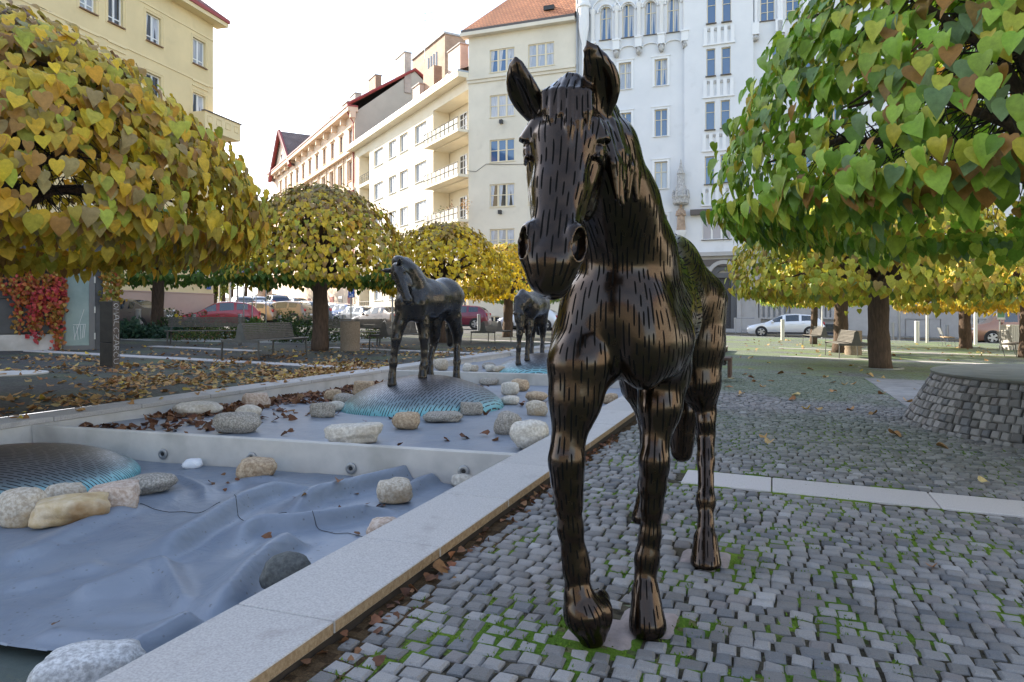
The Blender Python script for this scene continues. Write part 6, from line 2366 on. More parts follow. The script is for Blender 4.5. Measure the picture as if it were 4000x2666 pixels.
# head
H.chain([hd(.03, 0, -.085), hd(.16, 0, -.060), hd(.34, 0, -.052), hd(.50, 0, -.046), hd(.59, 0, -.050)], [.088, .094, .072, .060, .058], .04, squash=(SS, 1.10))
H.rbox(hd(.27, 0, -.055), (AX_, SS, NN), (.235, .092, .062), .034, .025, .62)      # flat front of the face
H.dirs.append((hd(.05, 0, .0), hd(.5, 0, .0), .03))
H.chain([hd(.20, 0, -.17), hd(.36, 0, -.135), hd(.56, 0, -.105)], [.075, .052, .040], .04)                        # lower jaw
H.ell(hd(.588, 0, -.040), (AX_, SS, NN), (.080, .084, .070), .025)                                                      # upper lip
H.ell(hd(.625, 0, -.098), (AX_, SS, NN), (.058, .056, .048), .018)                                                     # chin
H.ell(hd(.648, 0, -.050), (AX_, SS, NN), (.045, .062, .045), .025)
for s_ in (-1, 1):
 H.ell(hd(.215, s_ * .072, -.145), (unit(AX_ * .9 - NN * .35), SS, unit(NN * .9 + AX_ * .35)), (.145, .045, .105), .03)   # cheek
 H.cone(hd(.235, s_ * .095, -.070), hd(.42, s_ * .066, -.065), .022, .014, .02)                                          # facial crest
 H.cone(hd(.105, s_ * .088, -.022), hd(.152, s_ * .118, -.040), .030, .030, .02, flow=False)                               # brow
 H.ell(hd(.190, s_ * .128, -.052), (AX_, SS, NN), (.042, .034, .042), .008, sub=True)                                     # socket
 H.ell(hd(.190, s_ * .107, -.054), (AX_, SS, NN), (.031, .024, .031), .003)                                              # eyeball
 H.cone(hd(.160, s_ * .116, -.022), hd(.172, s_ * .128, -.078), .011, .010, .005, flow=False)                              # upper lid
 H.cone(hd(.222, s_ * .112, -.030), hd(.214, s_ * .122, -.076), .009, .008, .005, flow=False)                              # lower lid
 H.ell(hd(.545, s_ * .064, -.018), (unit(AX_ * .9 + NN * .2), SS, NN), (.066, .040, .050), .014)                           # flared nostril
 H.ell(hd(.553, s_ * .082, .000), (unit(AX_ * .95 + NN * .15), unit(SS * .7 + NN * s_ * .7), unit(NN * .7 - SS * s_ * .7)), (.046, .040, .030), .005, sub=True)
 H.cone(hd(.60, s_ * .052, -.085), hd(.555, s_ * .074, -.092), .008, .006, .008, sub=True)                                # corner of the mouth
H.cone(hd(.632, -.05, -.074), hd(.632, .05, -.074), .006, .006, .006, sub=True)                                          # mouth line
# ears
def ear(base, tip, wide, face, bend, s_):
 base, tip = np.array(base), np.array(tip)
 ax = unit(tip - base); L = np.linalg.norm(tip - base)
 face = unit(face - ax * (face @ ax)); side = np.cross(ax, face)
 for i in range(9):
  t0 = i / 9; t1 = (i + 1) / 9
  r = lambda t: wide * (0.62 + 1.5 * t - 2.05 * t ** 2 + .02) if t < .98 else wide * .06
  rr0, rr1 = max(.006, r(t0)), max(.005, r(t1))
  b0 = base + ax * L * t0 + bend * math.sin(PI * t0) ; b1 = base + ax * L * t1 + bend * math.sin(PI * t1)
  H.cone(b0, b1, rr0 * .5, rr1 * .5, .014, flow=(i in (2, 5)), squash=(side, 1.9))
 m = base + ax * L * .42 + face * wide * .62 + bend
 H.ell(m, (ax, side, face), (L * .40, wide * .50, wide * .50), .008, sub=True)
ear(hd(.035, -.088, -.075), hp_(2012, 222, 2.24), .060, Nh * 1.0 + SS * -.55, SS * -.022, -1)
ear(hd(.015, .088, -.095), hp_(2292, 160, 2.20), .064, Nh * 1.0 + SS * .15, SS * .030, 1)
# forelock
H.ell(hd(-.03, .012, -.045), (AX_, SS, NN), (.075, .056, .055), .02)
for (s1, L, dn_) in ((-.060, .13, .0), (-.036, .20, .006), (-.010, .17, .010), (.016, .25, .010), (.042, .21, .006), (.066, .15, .0)):
 H.chain([hd(-.085 + abs(s1) * .5, .012 + s1 * .35, -.03), hd(-.055 + abs(s1) * .6, .012 + s1 * .75, .008 + dn_), hd(.03, s1, .034 + dn_), hd(L * .65, s1 * 1.05 + .006, .030 + dn_), hd(L, s1 * .95 + .014, .012)], [.018, .021, .020, .016, .006], .004)

H.cone(hp_(2298, 1190, 2.70), hp_(2282, 1400, 2.63), .105, .110, .05)
# fore legs: horse's right (left in the picture) lifted on its toe, the other straight under the body
d1, d2 = 2.60, 2.71
LR = [hl(-.06, -.155, 1.12), hp_(2262, 1430, 2.60), hp_(2248, 1560, 2.58), hp_(2222, 1710, 2.555)]
H.chain(LR, [.150, .106, .088, .064], .05)
H.ell(hp_(2213, 1800, 2.545), (HL, HZ, HF), (.064, .085, .066), .03)
H.chain([hp_(2213, 1800, 2.545), hp_(2216, 1890, 2.55), hp_(2222, 1960, 2.56), hp_(2228, 2060, 2.57), hp_(2240, 2150, 2.58)], [.058, .053, .046, .043, .046], .03)
H.ell(hp_(2251, 2215, 2.585), (HL, HZ, HF), (.051, .066, .056), .035)
H.chain([hp_(2254, 2225, 2.585), hp_(2258, 2305, 2.575), hp_(2268, 2370, 2.565)], [.046, .042, .050], .02)
# hoof standing on its toe, the sole turned back
ht, hb = hp_(2262, 2335, 2.575), hp_(2312, 2484, 2.575)
H.chain([ht, hp_(2283, 2400, 2.565), hb], [.056, .074, .050], .02)
H.ell(hp_(2322, 2408, 2.61), (unit((.35, .0, .95)), unit((.95, .1, -.35)), HF), (.088, .058, .060), .02)
H.ell(hp_(2345, 2345, 2.64), (HL, HZ, HF), (.036, .042, .040), .03)

LL = [hl(-.06, .135, 1.12), hp_(2590, 1450, 2.80), hp_(2578, 1590, 2.76), hp_(2562, 1720, 2.735)]
H.chain(LL, [.130, .100, .076, .056], .05)
H.ell(hp_(2556, 1802, 2.72), (HL, HZ, HF), (.056, .080, .062), .03)
H.chain([hp_(2556, 1802, 2.72), hp_(2550, 1900, 2.725), hp_(2545, 1980, 2.73), hp_(2540, 2090, 2.73), hp_(2532, 2150, 2.73)], [.052, .047, .040, .038, .041], .03)
H.ell(hp_(2528, 2190, 2.73), (HL, HZ, HF), (.046, .062, .050), .032)
H.chain([hp_(2524, 2200, 2.73), hp_(2520, 2262, 2.715), hp_(2521, 2310, 2.70)], [.040, .036, .043], .025)
H.chain([hp_(2522, 2312, 2.70), hp_(2530, 2440, 2.665)], [.052, .071], .016)
H.ell(hp_(2520, 2312, 2.73), (HL, HZ, HF), (.05, .03, .05), .02)

# hind legs
HLg = [hl(-1.18, .13, 1.28), hl(-1.16, .15, 1.05), hl(-1.13, .17, .86), hp_(2755, 1600, 3.74)]
H.chain(HLg, [.19, .150, .110, .060], .05)
H.ell(hp_(2757, 1650, 3.72), (HL, HZ, HF), (.052, .085, .065), .03)
H.chain([hp_(2757, 1700, 3.72), hp_(2757, 1800, 3.64), hp_(2758, 1915, 3.56)], [.048, .041, .040], .03)
H.ell(hp_(2757, 1955, 3.53), (HL, HZ, HF), (.050, .06, .056), .022)
H.chain([hp_(2757, 1965, 3.53), hp_(2757, 2040, 3.48), hp_(2756, 2110, 3.44)], [.040, .036, .050], .02)
H.chain([hp_(2756, 2110, 3.44), hp_(2757, 2206, 3.385)], [.058, .074], .016)
HRg = [hl(-1.22, -.19, 1.28), hl(-1.30, -.20, 1.02), hl(-1.42, -.19, .80), hl(-1.56, -.175, .62)]
H.chain(HRg, [.21, .15, .10, .062], .05)
H.ell(hl(-1.57, -.175, .58), (HL, HZ, HF), (.05, .085, .065), .03)
H.chain([hl(-1.57, -.175, .57), hl(-1.53, -.17, .40), hl(-1.49, -.165, .24)], [.046, .036, .038], .02)
H.ell(hl(-1.49, -.165, .21), (HL, HZ, HF), (.050, .055, .056), .022)
H.chain([hl(-1.48, -.165, .20), hl(-1.45, -.16, .12)], [.040, .046], .02)
H.chain([hl(-1.45, -.16, .12), hl(-1.41, -.16, .035)], [.056, .074], .016)
# tail hanging between the hind legs
H.chain([hl(-1.42, 0, 1.50), hl(-1.50, .0, 1.36), hl(-1.51, .03, 1.0), hl(-1.46, .05, .66), hl(-1.44, .05, .43)], [.07, .078, .090, .095, .062], .03)

# flat undersides of the hooves
for (px, py, dd) in ((2530, 2440, 2.66), (2757, 2206, 3.385)):
 pass
gfl = ground_z(.6, 3.0) + .012
kz = int(round((gfl - H.lo[2]) / H.h))
zz = H.lo[2] + H.h * np.arange(H.n[2])
H.F = np.maximum(H.F, (gfl - zz)[None, None, :].astype(np.float32))
V, Q = H.surface(2)
# the head again on a finer grid; the two skins meet on a plane through the neck
HH = Field((-.16, 1.72, 1.16), (.66, 2.80, 2.20), 0.0048)
HH.replay(H.log)
V2, Q2 = HH.surface(1)
npl = unit(hd(.1, 0, -.12) - hl(-.30, 0, 1.30)); ppl = hd(.1, 0, -.12) - npl * .30
c1 = (V[Q].mean(1) - ppl) @ npl; Q = Q[(c1 < .004) | (V[Q].mean(1)[:, 1] > 2.9)]
c2 = (V2[Q2].mean(1) - ppl) @ npl; Q2 = Q2[(c2 > -.003)]
# keep only what hangs together with the head
Q = np.concatenate([Q, Q2 + len(V)]); V = np.concatenate([V, V2])
used = np.unique(Q); remap = np.full(len(V), -1); remap[used] = np.arange(len(used)); V = V[used]; Q = remap[Q]
me = np_mesh('horse', V, Q)
# lichen strength: on the back, the croup and the crest where rain stands
nrm = np.zeros(len(V) * 3, dtype=np.float32); me.vertices.foreach_get('normal', nrm); nrm = nrm.reshape(-1, 3)
rel = V - HO
ff = rel @ HF
lich = np.clip((nrm[:, 2] - .1) * 1.6, 0, 1) * np.clip((-ff - .55) / .25, 0, 1) * np.clip((V[:, 2] - 1.15) / .3, 0, 1)
at = me.attributes.new('lichen', 'FLOAT', 'POINT'); at.data.foreach_set('value', lich.astype(np.float32))
horse = link_mesh('horse_statue', me, None, [MT['bronze']], True)
tag(horse, 'big dark bronze horse striding across the cobbles, its hide cut with black slits', 'statue', 'bronze horses round the pool')

# ------------------------------------------------------------------ the slits sawn through the bronze
def cut_slits(name, parent, V, Q, dirs, n_try, length, gap_side, width, rnd, view=None, off=(0, 0, 0), skip=None):
 bvh = BVHTree.FromPolygons([tuple(v) for v in V], [tuple(q) for q in Q])
 A = np.array([d[0] for d in dirs]); B = np.array([d[1] for d in dirs]); R = np.array([d[2] for d in dirs])
 AB = B - A; LL2 = (AB ** 2).sum(1); U_ = AB / np.sqrt(LL2)[:, None]
 def flow(p):
  ap = p - A
  t = np.clip((ap * AB).sum(1) / LL2, 0, 1)
  d = np.sqrt(((ap - t[:, None] * AB) ** 2).sum(1))
  w = np.exp(-((d - R) / .045)) ; w = np.where(d < R * 1.25 + .02, w + 1e-6, w * .02)
  # all directions taken in the same half space
  k = int(np.argmax(w))
  sg = np.sign(U_ @ U_[k]); sg[sg == 0] = 1
  return (U_ * (w * sg)[:, None]).sum(0)
 grid = {}
 cs = gap_side
 def key(p): return (int(p[0] // cs), int(p[1] // cs), int(p[2] // cs))
 def near(p, r):
  k = key(p)
  for dx in (-1, 0, 1):
   for dy in (-1, 0, 1):
    for dz in (-1, 0, 1):
     for q in grid.get((k[0] + dx, k[1] + dy, k[2] + dz), ()):
      if (q[0] - p[0]) ** 2 + (q[1] - p[1]) ** 2 + (q[2] - p[2]) ** 2 < r * r:
       return True
  return False
 # candidate seeds: face centres in random order
 cen = V[Q].mean(1)
 order = list(range(len(Q))); rnd.shuffle(order)
 sv, sf = [], []
 for oi in order[:n_try]:
  p = cen[oi]
  if view is not None and (np.linalg.norm(p[:2] - view[:2]) > 6): continue
  r_here = gap_side * (skip(p)[0] if skip else 1.0)
  L_here = length * (skip(p)[1] if skip else 1.0) * rnd.uniform(.4, 1.35)
  if near(p, r_here): continue
  loc, nr, _, _ = bvh.find_nearest(Vector(p))
  nr = np.array(nr)
  pts = {0: (np.array(loc), nr)}
  ok = True
  nst = 3
  for sgn in (1, -1):
   q, nq = np.array(loc), nr
   for i in range(1, nst + 1):
    f = flow(q); f = f - nq * (f @ nq)
    ln = np.linalg.norm(f)
    if ln < 1e-6: ok = False; break
    f = f / ln
    if i > 1 or sgn == -1:
     if f @ prev < 0: f = -f
    elif sgn == 1: pass
    if sgn == -1 and i == 1:
     f = -abs(1) * f0
    prev = f
    if sgn == 1 and i == 1: f0 = f
    q2 = q + f * (L_here / (2 * nst))
    l2, n2, _, dd = bvh.find_nearest(Vector(q2))
    if l2 is None or dd > .02 or np.array(n2) @ nq < .55: ok = False; break
    q, nq = np.array(l2), np.array(n2)
    if near(q, r_here * .92): ok = False; break
    pts[sgn * i] = (q, nq)
   if not ok: break
  if not ok: continue
  ks = sorted(pts)
  b = len(sv)
  for j, kx in enumerate(ks):
   q, nq = pts[kx]
   a_ = pts[ks[max(j - 1, 0)]][0]; c_ = pts[ks[min(j + 1, len(ks) - 1)]][0]
   tdir = unit(c_ - a_); side = unit(np.cross(tdir, nq))
   w = width * (0.42 if j in (0, len(ks) - 1) else 1.0) * (skip(q)[2] if skip else 1.0)
   q_ = q + nq * .0009
   sv.append(q_ - side * w / 2); sv.append(q_ + side * w / 2)
   grid.setdefault(key(q), []).append(tuple(q))
  for j in range(len(ks) - 1):
   sf.append((b + 2 * j, b + 2 * j + 1, b + 2 * j + 3, b + 2 * j + 2))
 sv = np.array(sv) - np.array(off)
 me = np_mesh(name, sv, sf)
 o = link_mesh(name, me, parent, [MT['slit']])
 o['kind'] = 'stuff'
 return len(sf) // 6
head_c = hd(.3, 0, -.05)
def slit_scale(p):
 d = np.linalg.norm(p - head_c)
 if d < .42: return (1.05, .85, .85)
 if p[2] < .55: return (.92, .72, .85)
 return (1.0, 1.0, 1.0)
cut_slits('slits', horse, V, Q, H.dirs, 130000, .100, .0158, .0062, random.Random(3), skip=slit_scale)

# ------------------------------------------------------------------ mounds of sawn bronze rising from the basins
def mound_mat(name, ang, pitch, dash, zmax, phase=0.0):
 m, nt, b = nodes_of(name)
 N, Lk = nt.nodes, nt.links
 tc = N.new('ShaderNodeTexCoord')
 mp = N.new('ShaderNodeMapping'); mp.inputs['Rotation'].default_value = (0, 0, ang)
 Lk.new(tc.outputs['Object'], mp.inputs['Vector'])
 # the rows bend a little
 nz = N.new('ShaderNodeTexNoise'); nz.inputs['Scale'].default_value = 1.1; Lk.new(mp.outputs['Vector'], nz.inputs['Vector'])
 sx = N.new('ShaderNodeSeparateXYZ'); Lk.new(mp.outputs['Vector'], sx.inputs['Vector'])
 def M(op, a, b2=None):
  n = N.new('ShaderNodeMath'); n.operation = op
  for i, v in enumerate((a, b2)):
   if v is None: continue
   if isinstance(v, (int, float)): n.inputs[i].default_value = v
   else: Lk.new(v, n.inputs[i])
  return n.outputs[0]
 y = M('ADD', M('DIVIDE', sx.outputs['Y'], pitch), M('MULTIPLY', nz.outputs['Fac'], 1.6))
 row = M('FLOOR', y); fy = M('FRACT', y)
 wn_ = N.new('ShaderNodeTexWhiteNoise'); wn_.noise_dimensions = '1D'; Lk.new(row, wn_.inputs['W'])
 x = M('ADD', M('DIVIDE', sx.outputs['X'], dash), M('MULTIPLY', wn_.outputs['Value'], 7.0))
 fx = M('FRACT', x)
 d = M('MULTIPLY', M('LESS_THAN', fy, .27), M('LESS_THAN', fx, .80))
 # patina: turquoise where water stood, brown top; blue-grey between paints in sky reflection
 n1 = N.new('ShaderNodeTexNoise'); n1.inputs['Scale'].default_value = 4; n1.inputs['Detail'].default_value = 5; Lk.new(tc.outputs['Object'], n1.inputs['Vector'])
 sz = N.new('ShaderNodeSeparateXYZ'); Lk.new(tc.outputs['Object'], sz.inputs['Vector'])
 hgt = M('ADD', M('DIVIDE', sz.outputs['Z'], zmax), M('MULTIPLY', M('SUBTRACT', n1.outputs['Fac'], .5), .22))
 r = N.new('ShaderNodeValToRGB')
 e = r.color_ramp.elements
 e[0].position = .08; e[0].color = (.14, .40, .45, 1)
 e[1].position = .92; e[1].color = (.15, .135, .135, 1)
 for p, c in ((.24, (.22, .43, .46, 1)), (.34, (.16, .23, .255, 1)), (.58, (.19, .205, .225, 1)), (.80, (.18, .175, .18, 1))):
  q = e.new(p); q.color = c
 Lk.new(hgt, r.inputs['Fac'])
 mx = N.new('ShaderNodeMixRGB'); mx.inputs['Color2'].default_value = (.012, .014, .016, 1)
 Lk.new(d, mx.inputs['Fac']); Lk.new(r.outputs['Color'], mx.inputs['Color1'])
 Lk.new(mx.outputs['Color'], b.inputs['Base Color'])
 mr = N.new('ShaderNodeMapRange'); mr.inputs['From Min'].default_value = .25; mr.inputs['From Max'].default_value = .5; mr.inputs['To Min'].default_value = .1; mr.inputs['To Max'].default_value = .75
 Lk.new(hgt, mr.inputs['Value']); Lk.new(mr.outputs['Result'], b.inputs['Metallic'])
 b.inputs['Roughness'].default_value = .42
 bp = N.new('ShaderNodeBump'); bp.inputs['Strength'].default_value = .6; bp.inputs['Distance'].default_value = .006; bp.invert = True
 Lk.new(d, bp.inputs['Height']); Lk.new(bp.outputs['Normal'], b.inputs['Normal'])
 return m

class Mound:
 def __init__(self, c, R, h, zf, rot=0.0, asp=1.0):
  self.c = Vector((c[0], c[1], 0)); self.R = R; self.h = h; self.zf = zf; self.rot = rot; self.asp = asp
 def z(self, x, y):
  dx, dy = x - self.c.x, y - self.c.y
  ca, sa = math.cos(-self.rot), math.sin(-self.rot)
  a, b2 = dx * ca - dy * sa, (dx * sa + dy * ca) / self.asp
  r = math.hypot(a, b2) / self.R
  if r >= 1: return self.zf
  return self.zf + self.h * (0.62 * math.sqrt(1 - r * r) + 0.38 * (1 - r * r))
 def build(self, label, m):
  vs, fs = [], []
  nr, na = 26, 72
  for i in range(nr + 1):
   r = math.sin(PI / 2 * i / nr)
   for k in range(na):
    a = 2 * PI * k / na
    x, y = r * math.cos(a) * self.R, r * math.sin(a) * self.R * self.asp
    z = self.h * (0.62 * math.sqrt(max(0, 1 - r * r)) + 0.38 * (1 - r * r))
    z += .012 * self.h / .4 * mnoise.noise((x * 1.7 + self.c.x, y * 1.7, 3)) * (1 - r * r)
    vs.append((x, y, z - (.05 if i == nr else 0)))
  for i in range(nr):
   for k in range(na):
    k2 = (k + 1) % na
    fs.append((i * na + k, (i + 1) * na + k, (i + 1) * na + k2, i * na + k2))
  o = link_mesh('bronze_mound', np_mesh('bronze_mound', vs, fs), None, [m], True)
  o.location = (self.c.x, self.c.y, self.zf - .005)
  o.rotation_euler = (0, 0, self.rot)
  return tag(o, label, 'mound', 'bronze mounds in the pool')
md1 = Mound((-4.30, 6.02), 1.0, .30, FLOOR1 + .01, .3, .95)
md1.build('low bronze mound with turquoise foot at the left edge, boulders in front of it', mound_mat('mound_bronze_near', 0.2, .032, .13, .30))
md2 = Mound((-1.23, 9.85), 1.16, .47, floor2_z(9.0) - .01, .55, .86)
md2.build('bronze mound with turquoise foot carrying the middle horse', mound_mat('mound_bronze_middle', -.55, .036, .15, .47))
md3 = Mound((.72, 15.3), 1.10, .40, FLOOR3, .2, .9)
md3.build('far bronze mound with turquoise rim carrying the grazing horse', mound_mat('mound_bronze_far', .3, .04, .16, .40))

# ------------------------------------------------------------------ the two smaller horses
def small_horse(h, lo, hi, label, body, legs, mound):
 K = Field(lo, hi, h)
 body(K)
 for pts, rs in legs:
  # the hoof is set down on the mound
  px, py, d = pts[-1]
  foot = hp_(px, py, d); foot[2] = mound.z(foot[0], foot[1])
  P = [hp_(*p) for p in pts[:-1]]
  K.chain(P + [foot + np.array([0, .01, .13]), foot + np.array([0, 0, .085])], rs + [rs[-1]], .03)
  K.chain([foot + np.array([0, .0, .085]), foot + np.array([0, -.015, .0])], [.050, .066], .012)
 V, Q = K.surface(2)
 o = link_mesh('horse_statue', np_mesh('horse_statue', V, Q), None, [MT['bronze_far']], True)
 return tag(o, label, 'statue', 'bronze horses round the pool')

def ears_to(K, p, tip, r):
 K.chain([p, p * .5 + tip * .5, tip], [r, r * .85, r * .15], .012)

def body2(K):
 K.cone(hp_(1612, 1178, 9.62), hp_(1678, 1172, 9.95), .235, .25, .08)
 K.cone(hp_(1678, 1172, 9.95), hp_(1738, 1165, 10.3), .25, .25, .08)
 K.cone(hp_(1735, 1150, 10.3), hp_(1757, 1160, 10.45), .24, .22, .08)
 K.cone(hp_(1640, 1120, 9.8), hp_(1675, 1118, 9.95), .09, .09, .10)
 for px in (1578, 1628):
  K.cone(hp_(px, 1190, 9.5), hp_(px + 3, 1230, 9.52), .13, .11, .05)
 K.chain([hp_(1622, 1150, 9.70), hp_(1604, 1105, 9.62), hp_(1586, 1062, 9.54), hp_(1560, 1032, 9.46)], [.215, .185, .150, .105], .06)
 K.chain([hp_(1655, 1108, 9.85), hp_(1622, 1062, 9.70), hp_(1585, 1028, 9.56), hp_(1550, 1016, 9.46)], [.085, .075, .065, .05], .05)
 a0, a1 = hp_(1541, 1042, 9.20), hp_(1588, 1178, 8.98)
 ax = unit(a1 - a0); la = np.linalg.norm(a1 - a0)
 nn = unit(np.array([-.30, -.95, 0]) - ax * (np.array([-.30, -.95, 0]) @ ax)); ss = np.cross(ax, nn)
 if ss[0] < 0: ss = -ss
 h = lambda a, s_, n: a0 + ax * a * la + ss * s_ + nn * n
 K.chain([h(.02, 0, -.06), h(.22, 0, -.05), h(.55, 0, -.04), h(.86, 0, -.04)], [.085, .088, .064, .052], .02)
 K.rbox(h(.42, 0, -.03), (ax, ss, nn), (la * .40, .078, .050), .03, .015, .6)
 K.ell(h(.93, 0, -.045), (ax, ss, nn), (.075, .066, .058), .02)
 for q in (-1, 1):
  K.ell(h(.36, q * .052, -.13), (ax, ss, nn), (.13, .042, .09), .02)
  K.cone(h(.12, q * .07, -.02), h(.24, q * .098, -.035), .024, .022, .01)
  K.ell(h(.30, q * .100, -.045), (ax, ss, nn), (.030, .024, .026), .006, True)
  K.ell(h(.88, q * .062, -.005), (ax, ss, nn), (.030, .022, .020), .006, True)
 ears_to(K, h(.02, -.075, -.03), h(-.10, -.205, .02), .036)
 ears_to(K, h(.02, .060, -.02), h(-.02, .165, .10), .036)
 K.chain([hp_(1772, 1150, 10.6), hp_(1768, 1200, 10.66), hp_(1760, 1283, 10.66), hp_(1758, 1345, 10.64)], [.07, .075, .08, .05], .03)
 K.cone(hp_(1747, 1180, 10.3), hp_(1768, 1235, 10.35), .20, .13, .06)
 K.cone(hp_(1705, 1200, 10.25), hp_(1697, 1262, 10.25), .16, .11, .06)
small_horse(.016, (-2.1, 8.75, 0.1), (-.45, 11.2, 2.15), 'middle bronze horse standing on a mound with its head bowed to the left', body2, [
 ([(1580, 1215, 9.5), (1560, 1270, 9.46), (1548, 1325, 9.42), (1541, 1375, 9.42), (1537, 1418, 9.42), (1532, 1486, 9.40)], [.12, .088, .068, .045, .054, .046]),
 ([(1640, 1210, 9.7), (1652, 1262, 9.68), (1656, 1322, 9.66), (1657, 1380, 9.66), (1657, 1428, 9.66), (1651, 1483, 9.64)], [.12, .090, .066, .045, .054, .046]),
 ([(1697, 1262, 10.25), (1698, 1310, 10.3), (1694, 1345, 10.34), (1683, 1390, 10.28), (1677, 1424, 10.24), (1679, 1457, 10.2)], [.11, .080, .060, .042, .052, .045]),
 ([(1770, 1240, 10.35), (1786, 1295, 10.45), (1786, 1338, 10.5), (1784, 1380, 10.44), (1785, 1414, 10.40), (1783, 1453, 10.36)], [.12, .088, .062, .044, .054, .046])], md2)

def body3(K):
 K.cone(hp_(2068, 1205, 14.9), hp_(2090, 1192, 15.3), .235, .25, .08)
 K.cone(hp_(2090, 1192, 15.3), hp_(2106, 1190, 15.75), .25, .25, .08)
 K.cone(hp_(2050, 1170, 14.9), hp_(2078, 1160, 15.2), .12, .11, .10)
 K.chain([hp_(2060, 1190, 14.85), hp_(2046, 1175, 14.65), hp_(2033, 1192, 14.5), hp_(2026, 1222, 14.45)], [.20, .16, .12, .095], .06)
 K.chain([hp_(2062, 1152, 14.95), hp_(2040, 1146, 14.7), hp_(2020, 1168, 14.5), hp_(2016, 1210, 14.42)], [.07, .075, .06, .055], .05)
 hp0, hp1 = hp_(2024, 1222, 14.42), hp_(2031, 1276, 14.36)
 K.chain([hp0, hp0 * .5 + hp1 * .5, hp1], [.10, .088, .062], .04)
 K.cone(hp1, hp_(2032, 1283, 14.36), .06, .052, .02)
 ears_to(K, hp_(2012, 1222, 14.36), hp_(2003, 1230, 14.25), .032)
 ears_to(K, hp_(2040, 1222, 14.36), hp_(2046, 1232, 14.26), .032)
 K.chain([hp_(2116, 1180, 16.0), hp_(2113, 1230, 16.05), hp_(2105, 1283, 16.05), hp_(2104, 1302, 16.05)], [.07, .075, .09, .06], .03)
 K.cone(hp_(2112, 1205, 15.7), hp_(2117, 1255, 15.75), .19, .13, .06)
 K.cone(hp_(2090, 1220, 15.7), hp_(2082, 1262, 15.75), .16, .11, .06)
small_horse(.024, (-.25, 14.0, 0.15), (1.1, 16.5, 2.0), 'farthest bronze horse grazing with lowered head on its mound', body3, [
 ([(2040, 1232, 14.8), (2032, 1278, 14.75), (2029, 1308, 14.72), (2027, 1338, 14.72), (2026, 1358, 14.72), (2024, 1381, 14.70)], [.12, .088, .068, .046, .056, .046]),
 ([(2068, 1235, 14.9), (2067, 1275, 14.85), (2064, 1305, 14.82), (2062, 1338, 14.82), (2061, 1358, 14.82), (2059, 1385, 14.78)], [.12, .090, .068, .046, .056, .046]),
 ([(2082, 1262, 15.75), (2080, 1290, 15.8), (2079, 1312, 15.85), (2077, 1340, 15.8), (2076, 1356, 15.75), (2076, 1376, 15.7)], [.11, .080, .062, .044, .054, .045]),
 ([(2117, 1255, 15.75), (2120, 1288, 15.85), (2120, 1310, 15.9), (2119, 1338, 15.85), (2118, 1356, 15.8), (2118, 1376, 15.75)], [.12, .088, .064, .044, .054, .046])], md3)

# ================================================================== CARS
def paint(name, c, rough=.28, metal=.25):
 m, nt, b = nodes_of(name)
 b.inputs['Base Color'].default_value = rgba(c); b.inputs['Roughness'].default_value = rough; b.inputs['Metallic'].default_value = metal
 b.inputs['Coat Weight'].default_value = .8; b.inputs['Coat Roughness'].default_value = .04
 return m
MT['car_glass'] = glass_mat('car_glass', (.018, .024, .030), .03)
MT['tyre'] = mat('tyre_rubber', (.016, .016, .017), .85)
MT['rim'] = mat('alloy_rim', (.45, .45, .46), .35, .8)
MT['red_lamp'] = mat('red_tail_lamp', (.42, .02, .02), .2, coat=.6)
MT['clear_lamp'] = mat('clear_headlamp', (.55, .58, .62), .12, .3, coat=.8)
MT['plate'] = mat('white_number_plate', (.72, .72, .70), .4)
MT['plastic'] = mat('black_plastic', (.022, .022, .024), .6)
SHAPES = {  # top line and belt line along the car, front to rear: (fraction of length, metres)
 'hatch': ([(0, .55), (.02, .68), (.10, .78), (.25, .91), (.42, 1.33), (.50, 1.42), (.62, 1.455), (.80, 1.40), (.90, 1.26), (.955, 1.02), (.985, .86), (1, .5)],
    [(0, .55), (.10, .72), (.26, .87), (.5, .92), (.8, .98), (.94, .98), (1, .5)], (.27, .46, .62, .88), (.80, .965)),
 'sedan': ([(0, .55), (.02, .67), (.10, .78), (.27, .92), (.42, 1.34), (.50, 1.43), (.60, 1.45), (.70, 1.39), (.84, 1.08), (.95, 1.03), (.985, .92), (1, .5)],
    [(0, .55), (.10, .72), (.28, .88), (.5, .93), (.8, .99), (.95, .97), (1, .5)], (.30, .47, .61, .78), (.68, .84)),
 'suv': ([(0, .62), (.02, .82), (.10, .95), (.24, 1.06), (.38, 1.50), (.46, 1.60), (.62, 1.64), (.84, 1.57), (.92, 1.40), (.965, 1.12), (.99, .92), (1, .55)],
   [(0, .62), (.10, .86), (.25, 1.0), (.5, 1.05), (.8, 1.12), (.95, 1.12), (1, .55)], (.27, .45, .62, .88), (.84, .97)),
 'van': ([(0, .60), (.02, .95), (.07, 1.08), (.17, 1.20), (.30, 1.80), (.35, 1.90), (.6, 1.95), (.94, 1.93), (.985, 1.70), (1, .6)],
   [(0, .60), (.07, .95), (.18, 1.12), (.5, 1.16), (.9, 1.16), (1, .6)], (.215, .42, .66, .93), (.95, .99)),
}
def lerp_tab(tab, x):
 for (a, b2), (c, d) in zip(tab[:-1], tab[1:]):
  if x <= c:
   k = 0 if c == a else (x - a) / (c - a)
   return b2 + (d - b2) * k
 return tab[-1][1]

